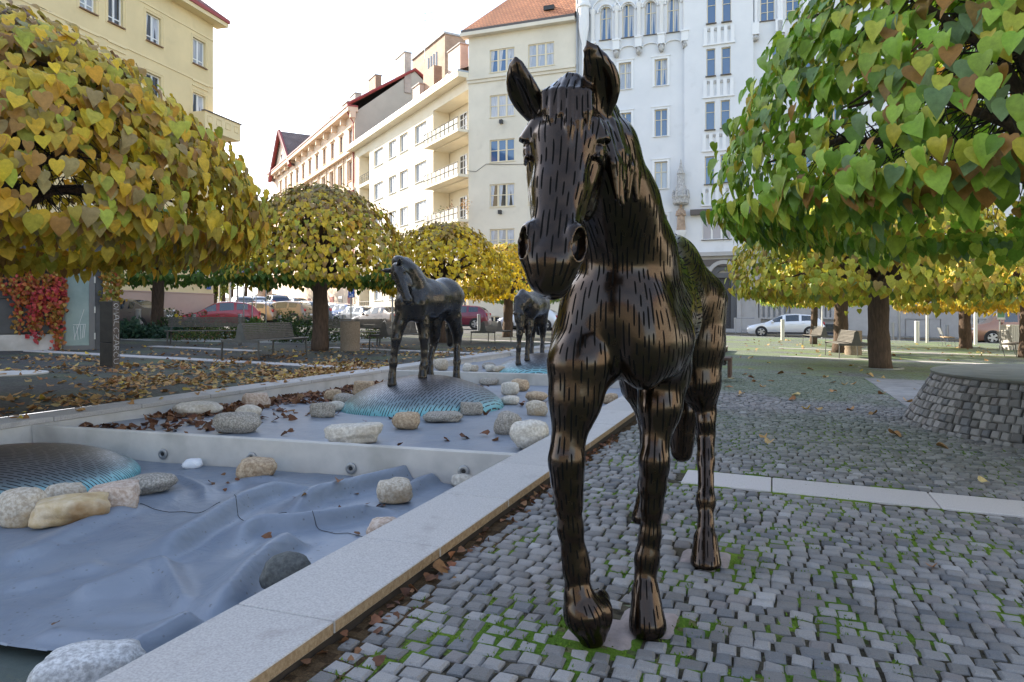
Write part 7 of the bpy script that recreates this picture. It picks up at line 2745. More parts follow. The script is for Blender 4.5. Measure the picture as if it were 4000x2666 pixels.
def make_car(kind, pos, heading, L, W, Hs, body_mat, label, group='cars parked round the square', rack=False, name='parked_car', twotone=None):
 root = empty(name, pos, heading, label, 'van' if kind == 'van' else 'car', group)
 top, belt, cab, rearw = SHAPES[kind]
 zs = Hs / lerp_tab(top, .62)
 xs = sorted(set([i / 30 for i in range(31)] + [.01, .985] + list(cab) + list(rearw)))
 zb = .20
 ring_n = 8
 V = []
 def ring(f):
  t = lerp_tab(top, f) * zs; bl = min(lerp_tab(belt, f) * zs, t)
  w = W / 2 * (1 - .16 * max(0, (.10 - f) / .10) ** 2 - .10 * max(0, (f - .92) / .08) ** 2)
  cabk = max(0, min(1, (t - bl) / (.32 * zs)))
  tw = w * (.93 - .16 * cabk)
  x = L * (.5 - f)
  bot = zb + (.10 if f < .02 or f > .985 else 0)
  return [(x, w * .90, bot), (x, w * .985, bot + .16), (x, w, (bot + bl) / 2 + .05), (x, w * .965, bl), (x, tw + (w * .94 - tw) * .12, bl + (t - bl) * .88), (x, tw * .93, bl + (t - bl) * .975), (x, tw * .55, t + .012 * cabk), (x, 0, t + .018 * cabk)]
 rings = [ring(f) for f in xs]
 mb = MB()
 n = len(rings)
 full = []
 for r in rings:
  full.append([(x, -y, z) for x, y, z in r] + [(x, y, z) for x, y, z in r[-2::-1]])
 m = len(full[0])
 vs = [p for r in full for p in r]
 fs = []
 for i in range(n - 1):
  for k in range(m - 1):
   fs.append((i * m + k, (i + 1) * m + k, (i + 1) * m + k + 1, i * m + k + 1))
  fs.append((i * m + m - 1, (i + 1) * m + m - 1, (i + 1) * m, i * m))
 fs.append(tuple(range(m - 1, -1, -1))); fs.append(tuple((n - 1) * m + k for k in range(m)))
 mb.add(vs, [f[::-1] for f in fs])
 mb.build('body', body_mat, root, auto=38)
 # glass, a little proud of the body
 def patch(f0, f1, k0, k1, sgn, nm, inset=.0, m_=None, lift=.006):
  g = MB()
  fr = [f for f in xs if f0 - 1e-6 <= f <= f1 + 1e-6]
  grid = []
  for f in fr:
   r = ring(f)
   pts = []
   for q in range(7):
    kk = k0 + (k1 - k0) * q / 6
    i = min(int(kk), ring_n - 2); w = kk - i
    p = [r[i][j] * (1 - w) + r[i + 1][j] * w for j in range(3)]
    pts.append(Vector((p[0], sgn * p[1], p[2])))
   grid.append(pts)
  for i in range(len(grid) - 1):
   for q in range(6):
    g.add([grid[i][q], grid[i + 1][q], grid[i + 1][q + 1], grid[i][q + 1]], [(0, 1, 2, 3) if sgn > 0 else (3, 2, 1, 0)])
  me = g.mesh(nm, [m_ or MT['car_glass']])
  bm = bmesh.new(); bm.from_mesh(me); bmesh.ops.remove_doubles(bm, verts=bm.verts, dist=1e-5); bmesh.ops.recalc_face_normals(bm, faces=bm.faces)
  cen = Vector((0, 0, .9))
  if sum((f.calc_center_median() - cen).dot(f.normal) for f in bm.faces) < 0:
   bmesh.ops.reverse_faces(bm, faces=bm.faces)
  bm.normal_update()
  for v in bm.verts: v.co += v.normal * lift
  bm.to_mesh(me); bm.free()
  return link_mesh(nm, me, root, [], True)
 for sg in (-1, 1):
  patch(cab[0] + .055, cab[1], 3.12, 4.0, sg, 'side_window'); patch(cab[1] + .012, cab[2] + .05, 3.12, 4.0, sg, 'side_window'); patch(cab[2] + .062, cab[3] - .03, 3.15, 3.95, sg, 'side_window')
  patch(lerp_f(cab[0], .02), cab[1] - .02 - (.0 if kind != 'van' else .07), 4.75, 7.0, sg, 'windscreen')
  if kind != 'van': patch(rearw[0] + .015, rearw[1] - .02, 4.8, 7.0, sg, 'rear_window')
 # wheels in dark arches
 r = .33 if kind in ('hatch', 'sedan') else .37
 for fx in (.19, .805):
  x = L * (.5 - fx)
  for sg in (-1, 1):
   R = Matrix.Translation((x, sg * (W / 2 - .115), r)) @ Matrix.Rotation(-sg * PI / 2, 4, 'X')
   a = MB(); a.lathe([(r * 1.16, .0), (r * 1.16, .119), (r * .9, .121)], 24, 0, mat=R)
   a.build('wheel_arch', MT['plastic'], root, auto=40)
   w_ = MB(); w_.lathe([(r * .68, .02), (r * .97, .03), (r, .06), (r, .11), (r * .95, .135), (r * .70, .138)], 28, 0, mat=R)
   wo = w_.build('wheel', MT['tyre'], root, auto=40)
   q = MB()
   q.lathe([(r * .70, .137), (r * .66, .141), (r * .62, .132)], 28, 0, mat=R)
   for s_ in range(5):
    a_ = 2 * PI * s_ / 5
    q.prism([(r * .08 * math.cos(a_ + PI / 2) + r * .66 * math.cos(a_ + .22), r * .08 * math.sin(a_ + PI / 2) + r * .66 * math.sin(a_ + .22)), (r * .13 * math.cos(a_ + 1.3), r * .13 * math.sin(a_ + 1.3)), (r * .13 * math.cos(a_ - 1.3), r * .13 * math.sin(a_ - 1.3)), (r * .66 * math.cos(a_ - .22), r * .66 * math.sin(a_ - .22))], .012, 0, R @ Matrix.Translation((0, 0, .133)))
   q.lathe([(r * .16, .13), (r * .14, .15)], 12, 0, mat=R)
   q.build('rim', MT['rim'], wo, auto=40)
 # lamps, grille, bumper strip, plates, mirrors
 hz = lerp_tab(belt, .04) * zs
 for sg in (-1, 1):
  lm = MB(); lm.bbox((L * .455, sg * W * .335 - .17, hz - .05), (L * .492, sg * W * .335 + .17, hz + .085), .02)
  lm.build('headlight', MT['clear_lamp'], root, auto=50)
  tz = lerp_tab(belt, .9) * zs
  lm = MB(); lm.bbox((-L * .488, sg * W * .385 - .13, tz - .22), (-L * .452, sg * W * .385 + .09, tz - .02), .02)
  lm.build('taillight', MT['red_lamp'], root, auto=50)
  mr = MB(); mr.bbox((L * (.5 - cab[0]) - .36, sg * (W / 2 + .10) - .09, lerp_tab(belt, .33) * zs + .0), (L * (.5 - cab[0]) - .22, sg * (W / 2 + .10) + .09, lerp_tab(belt, .33) * zs + .14), .03)
  mr.build('mirror', body_mat, root, auto=50)
  hd_ = MB()
  for fx in (cab[1] + .10, cab[2] + .10):
   hd_.bbox((L * (.5 - fx) - .09, sg * W / 2 * .985 - .012, lerp_tab(belt, fx) * zs - .13), (L * (.5 - fx) + .09, sg * W / 2 * .985 + .018, lerp_tab(belt, fx) * zs - .10), .005)
  hd_.build('door_handle', body_mat, root)
  tr = MB(); tr.bbox((-L * .30, sg * W / 2 * .97 - .02, zb + .02), (L * .30, sg * W / 2 * .97 + .012, zb + .12), .01)
  tr.build('sill_trim', MT['plastic'], root)
 g = MB(); g.bbox((L * .478, -W * .30, zb + .14), (L * .497, W * .30, zb + .30), .02); g.build('grille', MT['plastic'], root)
 g = MB(); g.bbox((-L * .499, -W * .40, zb + .05), (-L * .47, W * .40, zb + .20), .02); g.build('rear_bumper', MT['plastic'], root)
 for x0, x1, z in ((L * .499, L * .503, zb + .22), (-L * .5, -L * .489, .62 if kind != 'sedan' else .70)):
  g = MB(); g.box((x0, -.26, z), (x1, .26, z + .11)); g.build('number_plate', MT['plate'], root)
 if rack:
  for sg in (-1, 1):
   g = MB(); z = lerp_tab(top, .6) * zs
   g.tube([(L * .05, sg * W * .33, z), (L * .04, sg * W * .33, z + .06), (-L * .28, sg * W * .33, z + .02), (-L * .29, sg * W * .33, z - .06)], .018, 6)
   g.build('roof_rail', MT['steel'], root)
 return root
def lerp_f(a, b2): return a + b2

PT = {k: paint(k + '_car_paint', c) for k, c in dict(white=(.72, .74, .77), maroon=(.16, .010, .035), red=(.32, .015, .02), brown=(.085, .060, .050), silver=(.42, .44, .47), grey=(.13, .135, .14), blue=(.03, .08, .22), tan=(.22, .16, .11), copper=(.33, .17, .11), navy=(.025, .035, .075), orange=(.36, .24, .15), taupe=(.11, .095, .09)).items()}
hV = math.atan2(-VV.y, -VV.x)          # facing left along the street
def cpos(px, d):
 p = on_ground(px, d)
 return (p.x, p.y, p.z - .06)
make_car('hatch', cpos(3068, 46.2), hV, 4.75, 1.82, 1.50, PT['white'], 'white hatchback parked before the big pale building, slim post in front of it')
make_car('van', cpos(3990, 40.5), hV, 5.3, 1.95, 2.02, PT['copper'], 'copper brown van cut off by the right edge of the picture', name='parked_van')
make_car('suv', cpos(1790, 50.2), hV + .22, 4.6, 1.85, 1.68, PT['maroon'], 'maroon off-roader seen from behind, right of the middle bronze horse')
make_car('suv', cpos(2068, 51.4), hV + .12, 4.5, 1.82, 1.58, PT['white'], 'white crossover with black roof behind the grazing horse and trunk', rack=True)
hB = math.atan2(.66, -.75)
make_car('sedan', cpos(1492, 46.5), hB, 4.75, 1.85, 1.46, PT['brown'], 'dark brown saloon seen from behind, left of the middle horse legs')
make_car('hatch', cpos(1393, 50.5), hB, 4.1, 1.75, 1.46, PT['silver'], 'silver hatchback with red tail lamp above the round concrete bin')
make_car('hatch', cpos(860, 39.0), math.atan2(-.35, -.93), 4.3, 1.8, 1.55, PT['red'], 'red hatchback parked at the yellow house corner behind the benches')
make_car('sedan', cpos(478, 33.5), math.atan2(.1, -1.0), 4.8, 1.85, 1.52, PT['taupe'], 'dark taupe saloon tail showing right of the graffiti post')
LOT = [('hatch', 985, 50, 'orange', 1.45, 'orange tan hatchback directly behind the red hatchback roof'), ('hatch', 1042, 51, 'blue', 1.5, 'blue hatchback seen from behind, left of the tan off-roader'), ('suv', 1108, 50, 'tan', 1.62, 'tan off-roader half hidden by the dark hedge'),
  ('suv', 1196, 52, 'grey', 1.65, 'grey off-roader just left of the golden tree trunk'), ('hatch', 1295, 55, 'silver', 1.5, 'silver estate car just right of the golden tree trunk'), ('hatch', 1338, 54, 'blue', 1.45, 'pale blue car nosing out from behind the silver estate'),
  ('suv', 1075, 66, 'navy', 1.75, 'navy off-roader below the folded parasols'), ('hatch', 1000, 68, 'white', 1.5, 'white car at the back of the parking lot below the parking sign'), ('hatch', 938, 66, 'grey', 1.5, 'grey car far back just above the red hatchback'), ('hatch', 1135, 69, 'silver', 1.5, 'silver car far back right of the navy off-roader'), ('suv', 1028, 76, 'taupe', 1.7, 'dark car farthest up the side street')]
for i, (k, px, d, c, h, lab) in enumerate(LOT):
 make_car(k, cpos(px, d), hB + (.5 if i in (0, 2) else -.25 if i in (6, 7, 8) else 0), 4.3, 1.8, h, PT[c], lab)

# ================================================================== STREET FURNITURE
MT['bench_steel'] = mat('grey_bench_steel', (.085, .083, .078), .5, .5, col2=(.12, .115, .105), nscale=6)
MT['bench_slat'] = mat('weathered_bench_slat', (.115, .105, .092), .6, .2, col2=(.165, .15, .13), nscale=8)
MT['pale_wood'] = mat('pale_bench_wood', (.50, .36, .22), .6, col2=(.40, .28, .16), nscale=5)
def bar(mb, a, b2, w, t, mi=0):
 a, b2 = Vector(a), Vector(b2)
 d = (b2 - a).normalized(); y = Vector((0, 1, 0)); n = d.cross(y).normalized()
 vs = []
 for p in (a, b2):
  for sy, sn in ((-1, -1), (1, -1), (1, 1), (-1, 1)):
   vs.append(p + y * sy * w / 2 + n * sn * t / 2)
 mb.add(vs, [(0, 1, 2, 3), (7, 6, 5, 4), (0, 4, 5, 1), (1, 5, 6, 2), (2, 6, 7, 3), (3, 7, 4, 0)], mi)

def double_bench(pos, rz, L, label, group='slatted benches on the square'):
 root = empty('double_bench', pos, rz, label, 'bench', group)
 prof = [(-.50, .45), (-.18, .44), (-.12, .47), (-.09, .56), (-.05, .78), (.0, .84), (.05, .78), (.09, .56), (.12, .47), (.18, .44), (.50, .45)]
 for sgn, nm in ((-1, 'seat'), (1, 'seat')):
  mb = MB()
  for k in range(5):
   x = sgn * (.185 + k * .068)
   mb.box((x - .028, -L / 2, .445), (x + .028, L / 2, .468))
  mb.build('seat', MT['bench_slat'], root)
  mb = MB()
  for k in range(9):
   t = k / 8
   x = sgn * (.125 - .115 * t); z = .50 + .33 * t
   mb.box((x - .010, -L / 2, z - .014), (x + .010, L / 2, z + .014))
  mb.build('backrest', MT['bench_slat'], root)
 for ye in (-L / 2 - .012, L / 2 + .012):
  mb = MB()
  pl = [(-.50, .465), (-.18, .455), (-.13, .49), (-.10, .58), (-.06, .80), (0, .85), (.06, .80), (.10, .58), (.13, .49), (.18, .455), (.50, .465), (.50, .40), (-.50, .40)]
  M = Matrix.Translation((0, ye - .01, 0)) @ Matrix(((1, 0, 0, 0), (0, 0, 1, 0), (0, 1, 0, 0), (0, 0, 0, 1)))
  n = len(pl)
  # fan of convex pieces: left arm, hump, right arm
  for poly in ([pl[0], pl[1], (-.18, .40), pl[12]], [pl[1], pl[2], pl[3], pl[4], pl[5], (0, .40), (-.18, .40)], [pl[5], pl[6], pl[7], pl[8], pl[9], (.18, .40), (0, .40)], [pl[9], pl[10], pl[11], (.18, .40)]):
   mb.prism(poly, .02, 0, M)
  mb.build('end_plate', MT['bench_steel'], root)
  for x in (-.47, .47):
   mb = MB(); bar(mb, (x * 1.04, ye, -.03), (x, ye, .42), .055, .018); mb.build('leg', MT['bench_steel'], root)
 return root

def single_bench(pos, rz, L, label, slat='bench_slat', back=True, group='slatted benches on the square'):
 root = empty('park_bench', pos, rz, label, 'bench', group)
 mb = MB()
 for k in range(5):
  x = -.18 + k * .09
  mb.box((x - .036, -L / 2, .43), (x + .036, L / 2, .455))
 mb.build('seat', MT[slat], root)
 mb = MB()
 for k in range(7):
  t = k / 6; z = .58 + .27 * t; x = -.22 - .10 * t
  mb.box((x - .010, -L / 2, z - .017), (x + .010, L / 2, z + .017))
 mb.build('backrest', MT[slat if slat != 'pale_wood' else 'steel'], root)
 for y in (-L / 2 + .1, L / 2 - .1):
  mb = MB(); bar(mb, (.24, y, -.03), (.20, y, .44), .05, .016); mb.build('leg', MT['bench_steel' if slat != 'pale_wood' else 'steel'], root)
  mb = MB(); bar(mb, (-.10, y, -.03), (-.215, y, .50), .05, .016); bar(mb, (-.215, y, .50), (-.335, y, .88), .05, .016); mb.build('leg', MT['bench_steel' if slat != 'pale_wood' else 'steel'], root)
  mb = MB(); bar(mb, (-.21, y, .42), (.215, y, .42), .045, .02); mb.build('seat_bracket', MT['bench_steel'], root)
 return root
def gp(px, d):
 p = on_ground(px, d); return (p.x, p.y, p.z + .005)
def rz_axis(x, y):                    # rotation that lays local +y along (x, y)
 return math.atan2(y, x) - PI / 2
double_bench(gp(1040, 17.0), rz_axis(.25, .97), 2.0, 'grey double bench back to back, left of the golden catalpa trunk')
single_bench(gp(802, 22.2), rz_axis(-.98, -.2) + PI, 2.3, 'grey slatted bench facing away beside the dark left trunk')
single_bench(gp(1360, 23.8), rz_axis(.98, -.05), 2.3, 'grey slatted bench half hidden behind the concrete bin')
double_bench(gp(1560, 22.0), rz_axis(.3, .95), 2.0, 'grey double bench seen between the legs of the middle horse')
double_bench(gp(1920, 27.5), rz_axis(.31, .95), 1.9, 'grey double bench left of the grazing horse, before the maroon car')
double_bench(gp(3315, 22.0), rz_axis(.22, .975), 1.9, 'grey double bench between the slanting trunk and the stout trunk')
double_bench(gp(3200, 30.5), rz_axis(.20, .98), 1.9, 'small grey double bench under the tail of the white car')
single_bench(gp(3700, 32.5), rz_axis(.45, .89), 1.9, 'pale sunlit bench with light wooden seat left of the orange tree', 'pale_wood')
single_bench(gp(3960, 25.0), rz_axis(.7, .7), 2.0, 'grey rail-backed bench at the right edge in front of the ribbed box')

# long dark timber benches reaching out over the pool
MT['dark_wood'] = mat('dark_brown_planks', (.050, .026, .018), .55, col2=(.085, .042, .028), nscale=4, stretch=(1, 6, 6), bump=.3)
def timber_bench(s0, t0, t1, h, label):
 c = st(s0, (t0 + t1) / 2); z0 = ground_z(c.x + (t1 - t0) * .3, c.y)
 root = empty('timber_bench', (c.x, c.y, z0), 0, label, 'bench', 'dark timber benches over the pool')
 R = Matrix(((VV.x, UU.x, 0, 0), (VV.y, UU.y, 0, 0), (0, 0, 1, 0), (0, 0, 0, 1)))
 w = (t1 - t0) / 2
 for k in range(4):
  mb = MB(); y = -.24 + k * .125
  mb.bbox((-w, y, h - .05), (w, y + .115, h), .006, 0, R); mb.build('plank', MT['dark_wood'], root)
 for x in (-w, w - .06):
  mb = MB(); mb.bbox((x + (.003 if x < 0 else -.003), -.23, h - .36), (x + .06 + (.003 if x < 0 else -.003), .23, h - .052), .006, 0, R); mb.build('end_board', MT['dark_wood'], root)
 mb = MB(); mb.bbox((-w + .1, -.18, h - .14), (w - .1, .18, h - .055), .006, 0, R)
 for x in (w - .4, w - 1.1): mb.bbox((x, -.15, -.1), (x + .08, .15, h - .142), .006, 0, R)
 mb.build('steel_frame', MT['dark_steel'], root)
timber_bench(13.6, -3.85, -.72, .45, 'long dark timber bench reaching over the pool behind the big horse')
timber_bench(25.0, -6.4, -2.2, .45, 'farther dark timber bench behind the big horse, near the sunlit strip')

# round concrete bins
MT['washed_concrete'] = mat('washed_concrete', (.17, .125, .085), .95, col2=(.30, .235, .17), nscale=38, lo=.3, hi=.7, bump=.9, bscale=55, bdist=.012)
for px, d, s_, lab in ((1368, 20.5, 1.0, 'round washed concrete bin right of the golden catalpa trunk'), (3333, 23.6, .95, 'round washed concrete bin behind the slatted double bench at right')):
 root = empty('concrete_bin', gp(px, d), .3, lab, 'litter bin', 'concrete litter bins')
 mb = MB(); mb.lathe([(.27 * s_, -.03), (.285 * s_, .12 * s_), (.265 * s_, .22 * s_), (.28 * s_, .26 * s_), (.285 * s_, .82 * s_), (.275 * s_, .85 * s_), (.22 * s_, .85 * s_), (.21 * s_, .70 * s_)], 32)
 mb.build('drum', MT['washed_concrete'], root, auto=50)
 mb = MB(); mb.lathe([(.205 * s_, .68 * s_), (.205 * s_, .74 * s_)], 24); mb.build('liner', MT['black'], root)

# bollards and sign posts
def bollard(px, d, h, r, m, label, cap=True):
 root = empty('bollard', gp(px, d), 0, label, 'bollard', 'steel bollards round the square')
 mb = MB(); mb.lathe([(r, -.05), (r, h - .01)], 14); mb.build('post', MT[m], root, auto=40)
 mb = MB(); mb.lathe([(r * 1.06, h - .01), (r * 1.06, h + .03), (r * .8, h + .05)], 14); mb.build('cap', MT[m], root, auto=40)
MT['pale_steel'] = mat('pale_steel_post', (.55, .54, .50), .45, .3)
for px, d, h, r, m, lab in ((540, 30, 1.0, .11, 'steel', 'steel bollard in front of the dark taupe saloon'), (756, 28, .85, .09, 'steel', 'steel bollard standing behind the slatted bench at left'), (938, 31, .85, .09, 'steel', 'steel bollard right of the red hatchback'), (1094, 34, .8, .08, 'steel', 'steel bollard at the tan off-roader beside the hedge'), (1342, 33, .9, .09, 'steel', 'steel bollard just left of the sign post over the concrete bin'),
       (1871, 41.5, 1.0, .10, 'steel', 'steel bollard at the rear of the maroon off-roader'), (2050, 42, .9, .09, 'pale_steel', 'pale bollard between the legs of the grazing horse'), (3057, 37.5, 1.05, .10, 'pale_steel', 'pale slim bollard in front of the white hatchback'), (3289, 38.5, 1.05, .10, 'pale_steel', 'pale bollard right of the slanting trunk'), (3582, 37.5, 1.1, .12, 'pale_steel', 'thick pale bollard before the boarded basement openings'), (3487, 41.5, 1.0, .09, 'steel', 'grey bollard beside the grey drainpipe post'), (3700, 42, .9, .09, 'steel', 'grey bollard behind the pale sunlit bench')):
 bollard(px, d, h, r, m, lab)
MT['sign_blue'] = mat('blue_sign', (.015, .09, .38), .35)
MT['sign_white'] = mat('white_sign', (.72, .73, .74), .4)
def post(px, d, h, r, m, label, name='sign_post', cat='post'):
 root = empty(name, gp(px, d), 0, label, cat, 'posts round the square')
 mb = MB(); mb.lathe([(r, -.05), (r, h)], 10); mb.build('pole', MT[m], root, auto=40)
 return root
def plate(root, w, h, z, m, dx=0, letter=None, round_=False, dy=-.06):
 mb = MB()
 if round_:
  mb.lathe([(w / 2, -.01), (w / 2, .01)], 24, 0, mat=Matrix.Translation((dx, dy, z)) @ Matrix.Rotation(PI / 2, 4, 'X'))
 else:
  mb.bbox((dx - w / 2, dy - .01, z - h / 2), (dx + w / 2, dy + .01, z + h / 2), .004)
 o = mb.build('sign_plate', MT[m], root)
 if letter:
  c = D.curves.new('sign_letter', 'FONT'); c.body = letter; c.size = h * .62; c.align_x = 'CENTER'; c.align_y = 'CENTER'; c.extrude = .002; c.offset = .012
  to = D.objects.new('sign_letter', c); COL.objects.link(to); to.parent = o
  to.location = (dx, dy - .013, z + h * .14); to.rotation_euler = (PI / 2, 0, 0); c.materials.append(MT['sign_white'])
  bpy.context.view_layer.update()
  lm_ = D.meshes.new_from_object(to.evaluated_get(bpy.context.evaluated_depsgraph_get()))
  ln_ = link_mesh('sign_letter', lm_, o); ln_.location = to.location; ln_.rotation_euler = to.rotation_euler
  D.objects.remove(to); D.curves.remove(c)
  mb = MB(); mb.box((dx - w * .32, dy - .0135, z - h * .40), (dx + w * .32, dy - .0105, z - h * .30)); mb.box((dx + w * .08, dy - .0135, z - h * .27), (dx + w * .26, dy - .0105, z - h * .12)); mb.build('sign_symbol', MT['sign_white'], o)
 return o
r = post(952, 36, 3.25, .03, 'steel', 'blue parking sign on a thin post above the red hatchback', cat='road sign'); plate(r, .34, .52, 3.0, 'sign_blue', 0, 'P')
r = post(985, 36, 3.2, .03, 'steel', 'white rectangular road sign right of the blue parking sign', cat='road sign'); plate(r, .40, .46, 3.05, 'sign_white')
r = post(1039, 36, 3.1, .03, 'steel', 'small blue road sign on a post left of the tan off-roader', cat='road sign'); plate(r, .42, .26, 3.0, 'sign_blue')
r = post(1000, 46, 3.0, .03, 'steel', 'round blue road sign behind the white rectangular one', cat='road sign'); plate(r, .62, .62, 2.9, 'sign_blue', .05, None, True)
r = post(1371, 35, 2.9, .035, 'steel', 'blue parking sign below a round plate, over the concrete bin', cat='road sign'); plate(r, .30, .44, 2.0, 'sign_blue', .03, 'P'); plate(r, .56, .56, 2.5, 'sign_white', .10, None, True)
r = post(928, 40, 4.6, .05, 'steel', 'grey lamp post with a small box left of the parking sign'); plate(r, .5, .5, 4.2, 'steel', .1)
post(898, 42, 5.2, .07, 'pale_steel', 'thick pale lamp post near the yellow house corner')
post(856, 43, 5.0, .05, 'pale_steel', 'thin pale post close to the yellow house corner')
post(600, 31.5, 4.0, .05, 'steel', 'grey post just left of the dark left trunk')
post(1533, 34, 3.6, .05, 'steel', 'grey post directly left of the middle horse chest')
post(3211, 43, 3.2, .05, 'pale_steel', 'pale post behind the tail of the white hatchback')
post(3511, 43, 4.4, .09, 'steel', 'grey post against the grey render wall')
post(3622, 37.5, 4.4, .07, 'pale_steel', 'slim pale post right of the thick bollard')
post(3811, 36.0, 4.4, .085, 'pale_steel', 'tall pale post in front of the copper van')
# pale ribbed box and green sign at the right edge
rb = gp(3985, 30.5)
root = empty('ribbed_box', rb, 0, 'white ribbed metal box at the right edge before the copper van', 'utility box')
mb = MB(); mb.bbox((-.62, -.3, -.05), (1.4, .3, 1.08), .01); mb.build('cabinet', MT['pale_steel'], root)
for k in range(24):
 mb = MB(); x = -.60 + k * .083
 mb.box((x, -.325, -.02), (x + .045, -.302, 1.05)); mb.build('rib', MT['pale_steel'], root)
sg = post(3906, 30.0, 1.55, .03, 'steel', 'small tilted green notice board on a post by the ribbed box', 'notice_board', 'sign')
MT['sign_green'] = mat('green_notice', (.12, .36, .22), .4)
plate(sg, .36, .52, 1.55, 'sign_white'); plate(sg, .29, .38, 1.57, 'sign_green', dy=-.075)
# folded parasols
MT['canvas'] = mat('folded_beige_canvas', (.56, .38, .26), .9)
for px, d, lab in ((1017, 71, 'folded beige parasol, leftmost of the three'), (1030, 72, 'folded beige parasol, middle one of the three'), (1052, 71, 'folded beige parasol, rightmost of the three')):
 root = empty('parasol', gp(px, d), 0, lab, 'parasol', 'folded parasols in the side street')
 mb = MB(); mb.tube([(0, 0, 0), (0, 0, 1.4)], .04, 8); mb.build('pole', MT['steel'], root)
 mb = MB(); mb.lathe([(.30, 1.1), (.34, 1.2), (.26, 2.4), (.10, 3.1), (.02, 3.4)], 10); mb.build('canopy', MT['canvas'], root, auto=30)

# bicycle stand hoops by the white building door
root = empty('hand_rail', gp(2897, 48), 0, 'thin grey hand rail beside the arched door steps', 'railing')
mb = MB(); mb.tube([(-.4, 0, 0), (-.4, 0, 1.1), (.9, .1, 1.1)], .035, 6); mb.tube([(0, 0, 0), (0, .02, 1.1)], .03, 6); mb.build('rail', MT['steel'], root)

# ------------------------------------------------------------------ graffiti post
gpos = on_ground(428, 13.8)
root = empty('graffiti_post', gpos, math.radians(-6), 'black square metal post with white scrawled graffiti beside the hut', 'post')
MT['black_paint'] = mat('scuffed_black_paint', (.011, .010, .010), .45, col2=(.03, .025, .022), nscale=6, spec=.35)
MT['worn_side'] = mat('worn_brown_side', (.085, .065, .055), .6, col2=(.12, .10, .085), nscale=8)
mb = MB(); mb.bbox((-.135, -.10, .48), (.135, .10, 1.28), .005); mb.build('upper_box', MT['black_paint'], root)
mb = MB(); mb.bbox((-.135, -.10, -.05), (.135, .10, .472), .005); mb.build('lower_box', MT['black_paint'], root)
mb = MB(); mb.box((.1355, -.099, -.04), (.1385, .099, 1.275)); mb.build('side_panel', MT['worn_side'], root)
GLY = {'O': [[(.5, 0), (.1, .3), (.15, .75), (.5, 1), (.85, .7), (.85, .3), (.5, 0), (.3, .2)]], 'M': [[(0, 0), (.15, 1), (.5, .35), (.85, 1), (1, 0)]], 'A': [[(0, 0), (.35, 1), (.65, 1), (1, 0)], [(.1, .4), (.95, .45)]],
  'L': [[(.2, 1), (.15, .1), (.9, .0)]], 'C': [[(.9, .85), (.5, 1), (.1, .6), (.2, .1), (.6, 0), (.9, .2)]], 'Z': [[(.05, 1), (.95, .95), (.1, .05), (1, 0)], [(.2, .5), (.8, .55)]], 'R': [[(.1, 0), (.15, 1), (.8, .9), (.8, .55), (.2, .5), (.95, 0)]], 'U': [[(.1, 1), (.15, .15), (.55, 0), (.9, .2), (.9, 1)]]}
mb = MB(); z = 1.245; rg_ = random.Random(4)
for ch in 'OMALCZARCU':
 h = .098 + rg_.uniform(-.012, .02)
 for stroke in GLY[ch]:
  # letters lie on their side, read downwards
  pts = [(.1405, -.075 + .15 * y * rg_.uniform(.93, 1.05) , z - h * x) for x, y in stroke]
  pts = [(p[0], -p[1] * -1, p[2]) for p in pts]
  mb.tube(pts, .0045, 4)
 z -= h + .016
mb.build('graffiti', MT['sign_white'], root)

# ------------------------------------------------------------------ grey hut with glass door and Virginia creeper
HD = Vector((.857, .514, 0)).normalized()
HFc = Face((-13.0 - HD.x * 4, 17.6 - HD.y * 4), HD)
hx = lambda px: HFc.hit(px)[0]
hut = make_building('garden_hut', HFc.P(hx(100), .27), 'low dark grey hut with frosted glass door under red creeper', 'hut')
MT['hut_panel'] = mat('dark_grey_panel', (.045, .047, .05), .5, col2=(.07, .072, .076), nscale=3, bump=.1)
MT['frost'] = mat('frosted_green_glass', (.20, .28, .27), .25, col2=(.26, .34, .33), nscale=2, spec=.6)
XE = hx(403); XD0, XD1 = hx(248), hx(345)
hz0 = .23
ptop = HFc.hit(100, 1308)[1]
part_box('base_wall', hut, HFc, 0, XD0 - .03, -.3, ptop, -.3, .0, MT['concrete'])
xs_ = [0, hx(-320), hx(-110), hx(88), XD0 - .03]
for a, b2 in zip(xs_[:-1], xs_[1:]):
 for z0, z1 in ((ptop + .03, ptop + .9), (ptop + .92, ptop + 2.0), (ptop + 2.02, 3.1)):
  if z1 > z0: part_box('wall_panel', hut, HFc, a + .008, b2 - .008, z0, z1, -.12, -.03, MT['hut_panel'])
part_box('core', hut, HFc, 0, XE - .01, -.3, 3.08, -3.5, -.13, MT['hut_panel'])
part_box('door_post', hut, HFc, XD1 + .17, XE, -.2, 3.1, -.129, -.02, MT['hut_panel'])
part_box('door_head', hut, HFc, XD0 - .02, XD1 + .168, 2.45, 3.1, -.129, -.03, MT['hut_panel'])
mb = MB()
MT['door_frame'] = mat('grey_aluminium', (.16, .16, .16), .5, .3)
for (a, b2, c, d2) in ((XD0 - .02, XD0 + .04, hz0 - .05, 2.44), (XD1 + .02, XD1 + .16, hz0 - .05, 2.44), (XD0 + .04, XD1 + .02, hz0 - .05, hz0 + .16), (XD0 + .04, XD1 + .02, 2.30, 2.44)):
 fbox(mb, HFc, a, b2, c, d2, -.12, -.05)
dr = mb.build('door', MT['door_frame'], hut, hut.location)
mb = MB(); fbox(mb, HFc, XD0 + .042, XD1 + .018, hz0 + .162, 2.298, -.10, -.07); mb.build('glass_pane', MT['frost'], dr, hut.location)
for z in (.55, 1.25, 2.05):
 mb = MB(); fbox(mb, HFc, XD1 + .13, XD1 + .165, z, z + .17, -.049, -.02); mb.build('hinge', MT['pale_steel'], dr, hut.location)
mb = MB()
